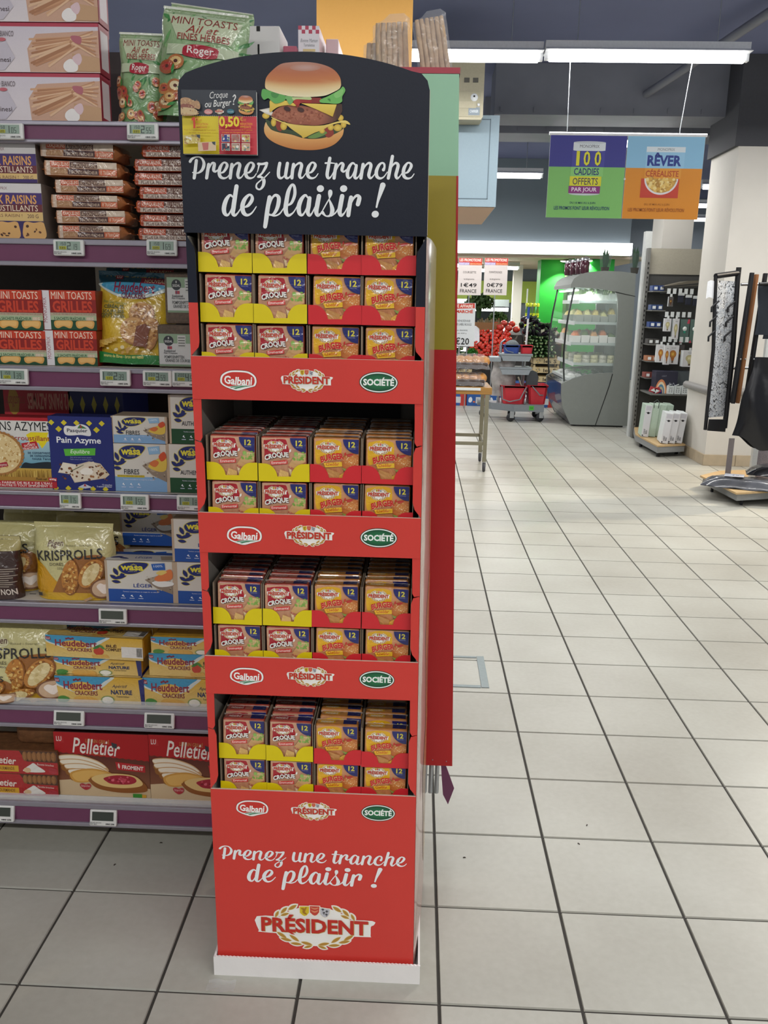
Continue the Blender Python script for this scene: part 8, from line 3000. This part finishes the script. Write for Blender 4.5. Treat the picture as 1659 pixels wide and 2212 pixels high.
def rk(nm, mb, m_, parent=None):
    mb.v = [(x - 2.45, y - 5.2, z) for x, y, z in mb.v]
    return mb.build(nm, m_, parent or rack)


ft_ = [(2.259, 5.459), (2.316, 4.799), (2.75, 4.955), (3.2, 5.1), (3.2, 5.9), (2.5, 5.7)]
rk('platform', MB().prism(ft_, 0.098, 0.112, 'z'), WPL)
rk('skirt', MB().prism([(2.285, 5.46), (2.335, 4.825), (2.74, 4.975), (3.19, 5.12), (3.19, 5.88), (2.5, 5.68)], 0.045, 0.098, 'z'), mat('skirt_grey', '#8a8c8c'))
for x, y in ((2.40, 4.90), (2.33, 5.35)):
    rk('foot', MB().tube([(x, y, 0.0), (x, y, 0.05)], 0.012, 8), BLACKM)
rk('post', MB().box(2.60, 2.64, 5.30, 5.34, 0.11, 1.75), mat('pale_post', '#c3c6c4'))
rk('mesh_back', MB().box(2.64, 3.1, 5.31, 5.33, 0.11, 1.7), mat('mesh_grey', '#8a8488', 0.5, metal=0.3, noise=0.3, nscale=160))
for z in (1.62, 1.0):
    rk('hanging_bar', MB().tube([(2.32, 5.2, z), (3.1, 5.28, z + 0.03)], 0.011, 8), CHR)
p = at(1580, 975, 5.2)
rk('label_holder', MB().box(p.x - 0.022, p.x + 0.022, 5.22, 5.223, 0.113, p.z + 0.10), mat('smoked_plastic', '#8a8284', 0.3, alpha=0.8))
# patterned folding board
PAT = bpy.data.materials.new('leaf_pattern_cloth')
PAT.use_nodes = True
nt = PAT.node_tree
bs = nt.nodes['Principled BSDF']
bs.inputs['Roughness'].default_value = 0.8
tc = nt.nodes.new('ShaderNodeTexCoord')
vo = nt.nodes.new('ShaderNodeTexVoronoi')
vo.inputs['Scale'].default_value = 42
no = nt.nodes.new('ShaderNodeTexNoise')
no.inputs['Scale'].default_value = 26
no.inputs['Distortion'].default_value = 2.5
nt.links.new(tc.outputs['Object'], no.inputs['Vector'])
nt.links.new(no.outputs[1], vo.inputs['Vector'])
rp = nt.nodes.new('ShaderNodeValToRGB')
rp.color_ramp.elements[0].color = lin('#23262c') + (1,)
rp.color_ramp.elements[0].position = 0.36
rp.color_ramp.elements[1].color = lin('#c4c6c8') + (1,)
rp.color_ramp.elements[1].position = 0.5
e = rp.color_ramp.elements.new(0.62)
e.color = lin('#8a9098') + (1,)
nt.links.new(no.outputs[0], rp.inputs[0])
nt.links.new(rp.outputs[0], bs.inputs['Base Color'])
BLK = mat('black_frame', '#17171a', 0.4)
fb = thing('folding_chair', 'folded black garden chair with leaf-patterned cloth hanging on the rack', 'folding chair', (2.19, 5.0, 0.55))
cl = MB()
cl.grid(6, 14, lambda u, v: (-0.075 + 0.175 * u - 0.05 * v * 0.6, 0.012 + 0.006 * sin(pi * u) + 0.12 * u, 0.09 + (1.0) * v))
cl.build('patterned_cloth', PAT, fb)


def bar(pts, r_, nm):
    MB().tube(pts, r_, 8).build(nm, BLK, fb)


bar([(-0.085, 0, 0.0), (-0.09, 0, 0.6), (-0.125, 0, 1.06), (-0.13, 0.0, 1.12)], 0.014, 'frame_rail')
bar([(0.105, 0.13, 0.0), (0.10, 0.13, 0.6), (0.075, 0.13, 1.10), (0.075, 0.13, 1.19)], 0.02, 'frame_rail')
bar([(-0.13, 0, 1.12), (0.075, 0.13, 1.15)], 0.02, 'top_bar')
MB().prism([(-0.09, 0.0), (0.10, -0.02), (0.10, 0.075), (-0.085, 0.085)], 0.0, 0.012, 'y', M=Matrix.Rotation(0.55, 4, 'Z')).build('foot_bar', BLK, fb)
for sx, dx, yy in ((-0.09, -1, -0.005), (0.06, -1, 0.09)):
    for k in range(3):
        z = 0.66 + k * 0.105
        bar([(sx, yy, z + 0.075), (sx - 0.03, yy - 0.01, z + 0.05), (sx - 0.05, yy - 0.012, z + 0.03), (sx - 0.048, yy - 0.012, z - 0.005)], 0.0075, 'notch_hook')
pap = at(1545, 630, 5.0)
MB().grid(3, 4, lambda u, v: (-0.19 + 0.075 * u, -0.02 + 0.02 * u, 0.96 + 0.12 * v + 0.012 * sin(4 * u))).build('paper_tag', mat('tag_paper', '#dcdee2', 0.7), fb)
WDB = mat('brown_wood_bar', '#8a5a34', 0.5, noise=0.2, nscale=10, stretch=(10, 10, 1))
for k, (x0, z1, m_, lb) in enumerate(((2.30, 1.70, BLK, 'black folded chair frame hanging behind the patterned chair'), (2.345, 1.69, WDB, 'brown wooden chair leg frame among the black ones'), (2.42, 1.70, BLK, 'black folded chair frame at the right picture edge'))):
    c = thing('folded_chair_frame', lb, 'chair frame', (x0, 5.03 + 0.03 * k, 0.75), 0, 'folded chair frames on the rack')
    for dx in (0.0, 0.055):
        MB().tube([(dx * 0.2 - 0.0, dx, 0.0), (dx * 0.3 + 0.03, dx, z1 - 0.75)], 0.016, 8).build('rail', m_, c)
    MB().tube([(0.0, 0, 0.35), (0.02, 0.055, 0.35)], 0.008, 6).build('cross_bar', CHR, c)
    MB().ball((0.012, -0.018, 0.33), 0.006, 8, 6).build('rivet', steel, c)
for k, (x, z, lb) in enumerate(((2.44, 1.28, 'black folded cloth seat hanging at the upper right edge'), (2.52, 1.25, 'second black cloth seat at the extreme right edge'))):
    c = thing('cloth_seat', lb, 'cloth seat', (x, 4.98 + 0.05 * k, z - 0.02), 0, 'black cloth seats')
    MB().grid(8, 12, lambda u, v: (-0.06 + 0.14 * u + 0.01 * sin(5 * v), 0.02 * sin(4 * u + v), 0.36 * v)).build('cloth', mat('navy_cloth', '#1c222c', 0.7, noise=0.15), c)
    MB().tube([(-0.07, 0, 0.36), (0.09, 0.0, 0.37)], 0.012, 8).build('rod', BLK, c)
bagm = mat('black_plastic_bag', '#16161a', 0.28, noise=0.1, bump=0.7, bscale=14)
gb = thing('garment_bag', 'big black plastic covered chair bundle at the right picture edge', 'plastic bag', (2.46, 4.95, 0.42))
b = MB()
for s_ in (-1, 1):
    b.grid(16, 18, lambda u, v: (-0.17 + 0.38 * u + (0.10 * v * (1 - u)) + 0.01 * sin(9 * v), s_ * 0.07 * (max(0, 1 - (2 * u - 1) ** 4) ** 0.5) * (0.5 + 0.5 * sin(pi * min(1, v + 0.2))) + 0.01 * sin(9 * u + 7 * v), 0.10 - 0.16 * u * (1 - v) + 0.02 * sin(10 * u) * (1 - v) + 0.58 * v))
b.build('bag', bagm, gb)
WRF = mat('wrapped_grey_cushion', '#54565c', 0.25, coat=0.7, noise=0.25, nscale=18, bump=0.6, bscale=22)
for k, (x, y, z, rz, lb) in enumerate(((2.46, 5.0, 0.113, -0.42, 'grey film-wrapped cushion lying on the rack platform'), (2.80, 5.03, 0.205, -0.3, 'darker film-wrapped cushion lying across the first one'))):
    c = thing('wrapped_cushion', lb, 'cushion', (x, y, z), rz, 'film-wrapped cushions')
    b = MB()
    for s_ in (0, 1):
        b.grid(18, 10, lambda u, v: (-0.32 + 0.64 * u, -0.11 + 0.22 * v, (0.004 if s_ == 0 else 0.004 + 0.075 * max(0, 1 - (2 * u - 1) ** 6) * max(0, 1 - (2 * v - 1) ** 4) ** 0.6 + 0.005 * sin(20 * u + 11 * v))))
    b.build('cushion', WRF if k == 0 else mat('wrapped_black_cushion', '#1f2024', 0.22, coat=0.7, bump=0.6, bscale=22), c)
    if k == 0:
        a = Art((0, 0, 100, 80))
        a.rect(0, 0, 100, 80, '#ced2dc').text('\u20ac 19', 40, 26, 72, 52, '#3a4468', bold=0.02)
        a.build('price_card', plane((-0.16, -0.07, 0.085), (0.14, 0.0, 0.004), (0.0, 0.10, 0.004)), c, step=0.0005)
bpy.context.view_layer.update()
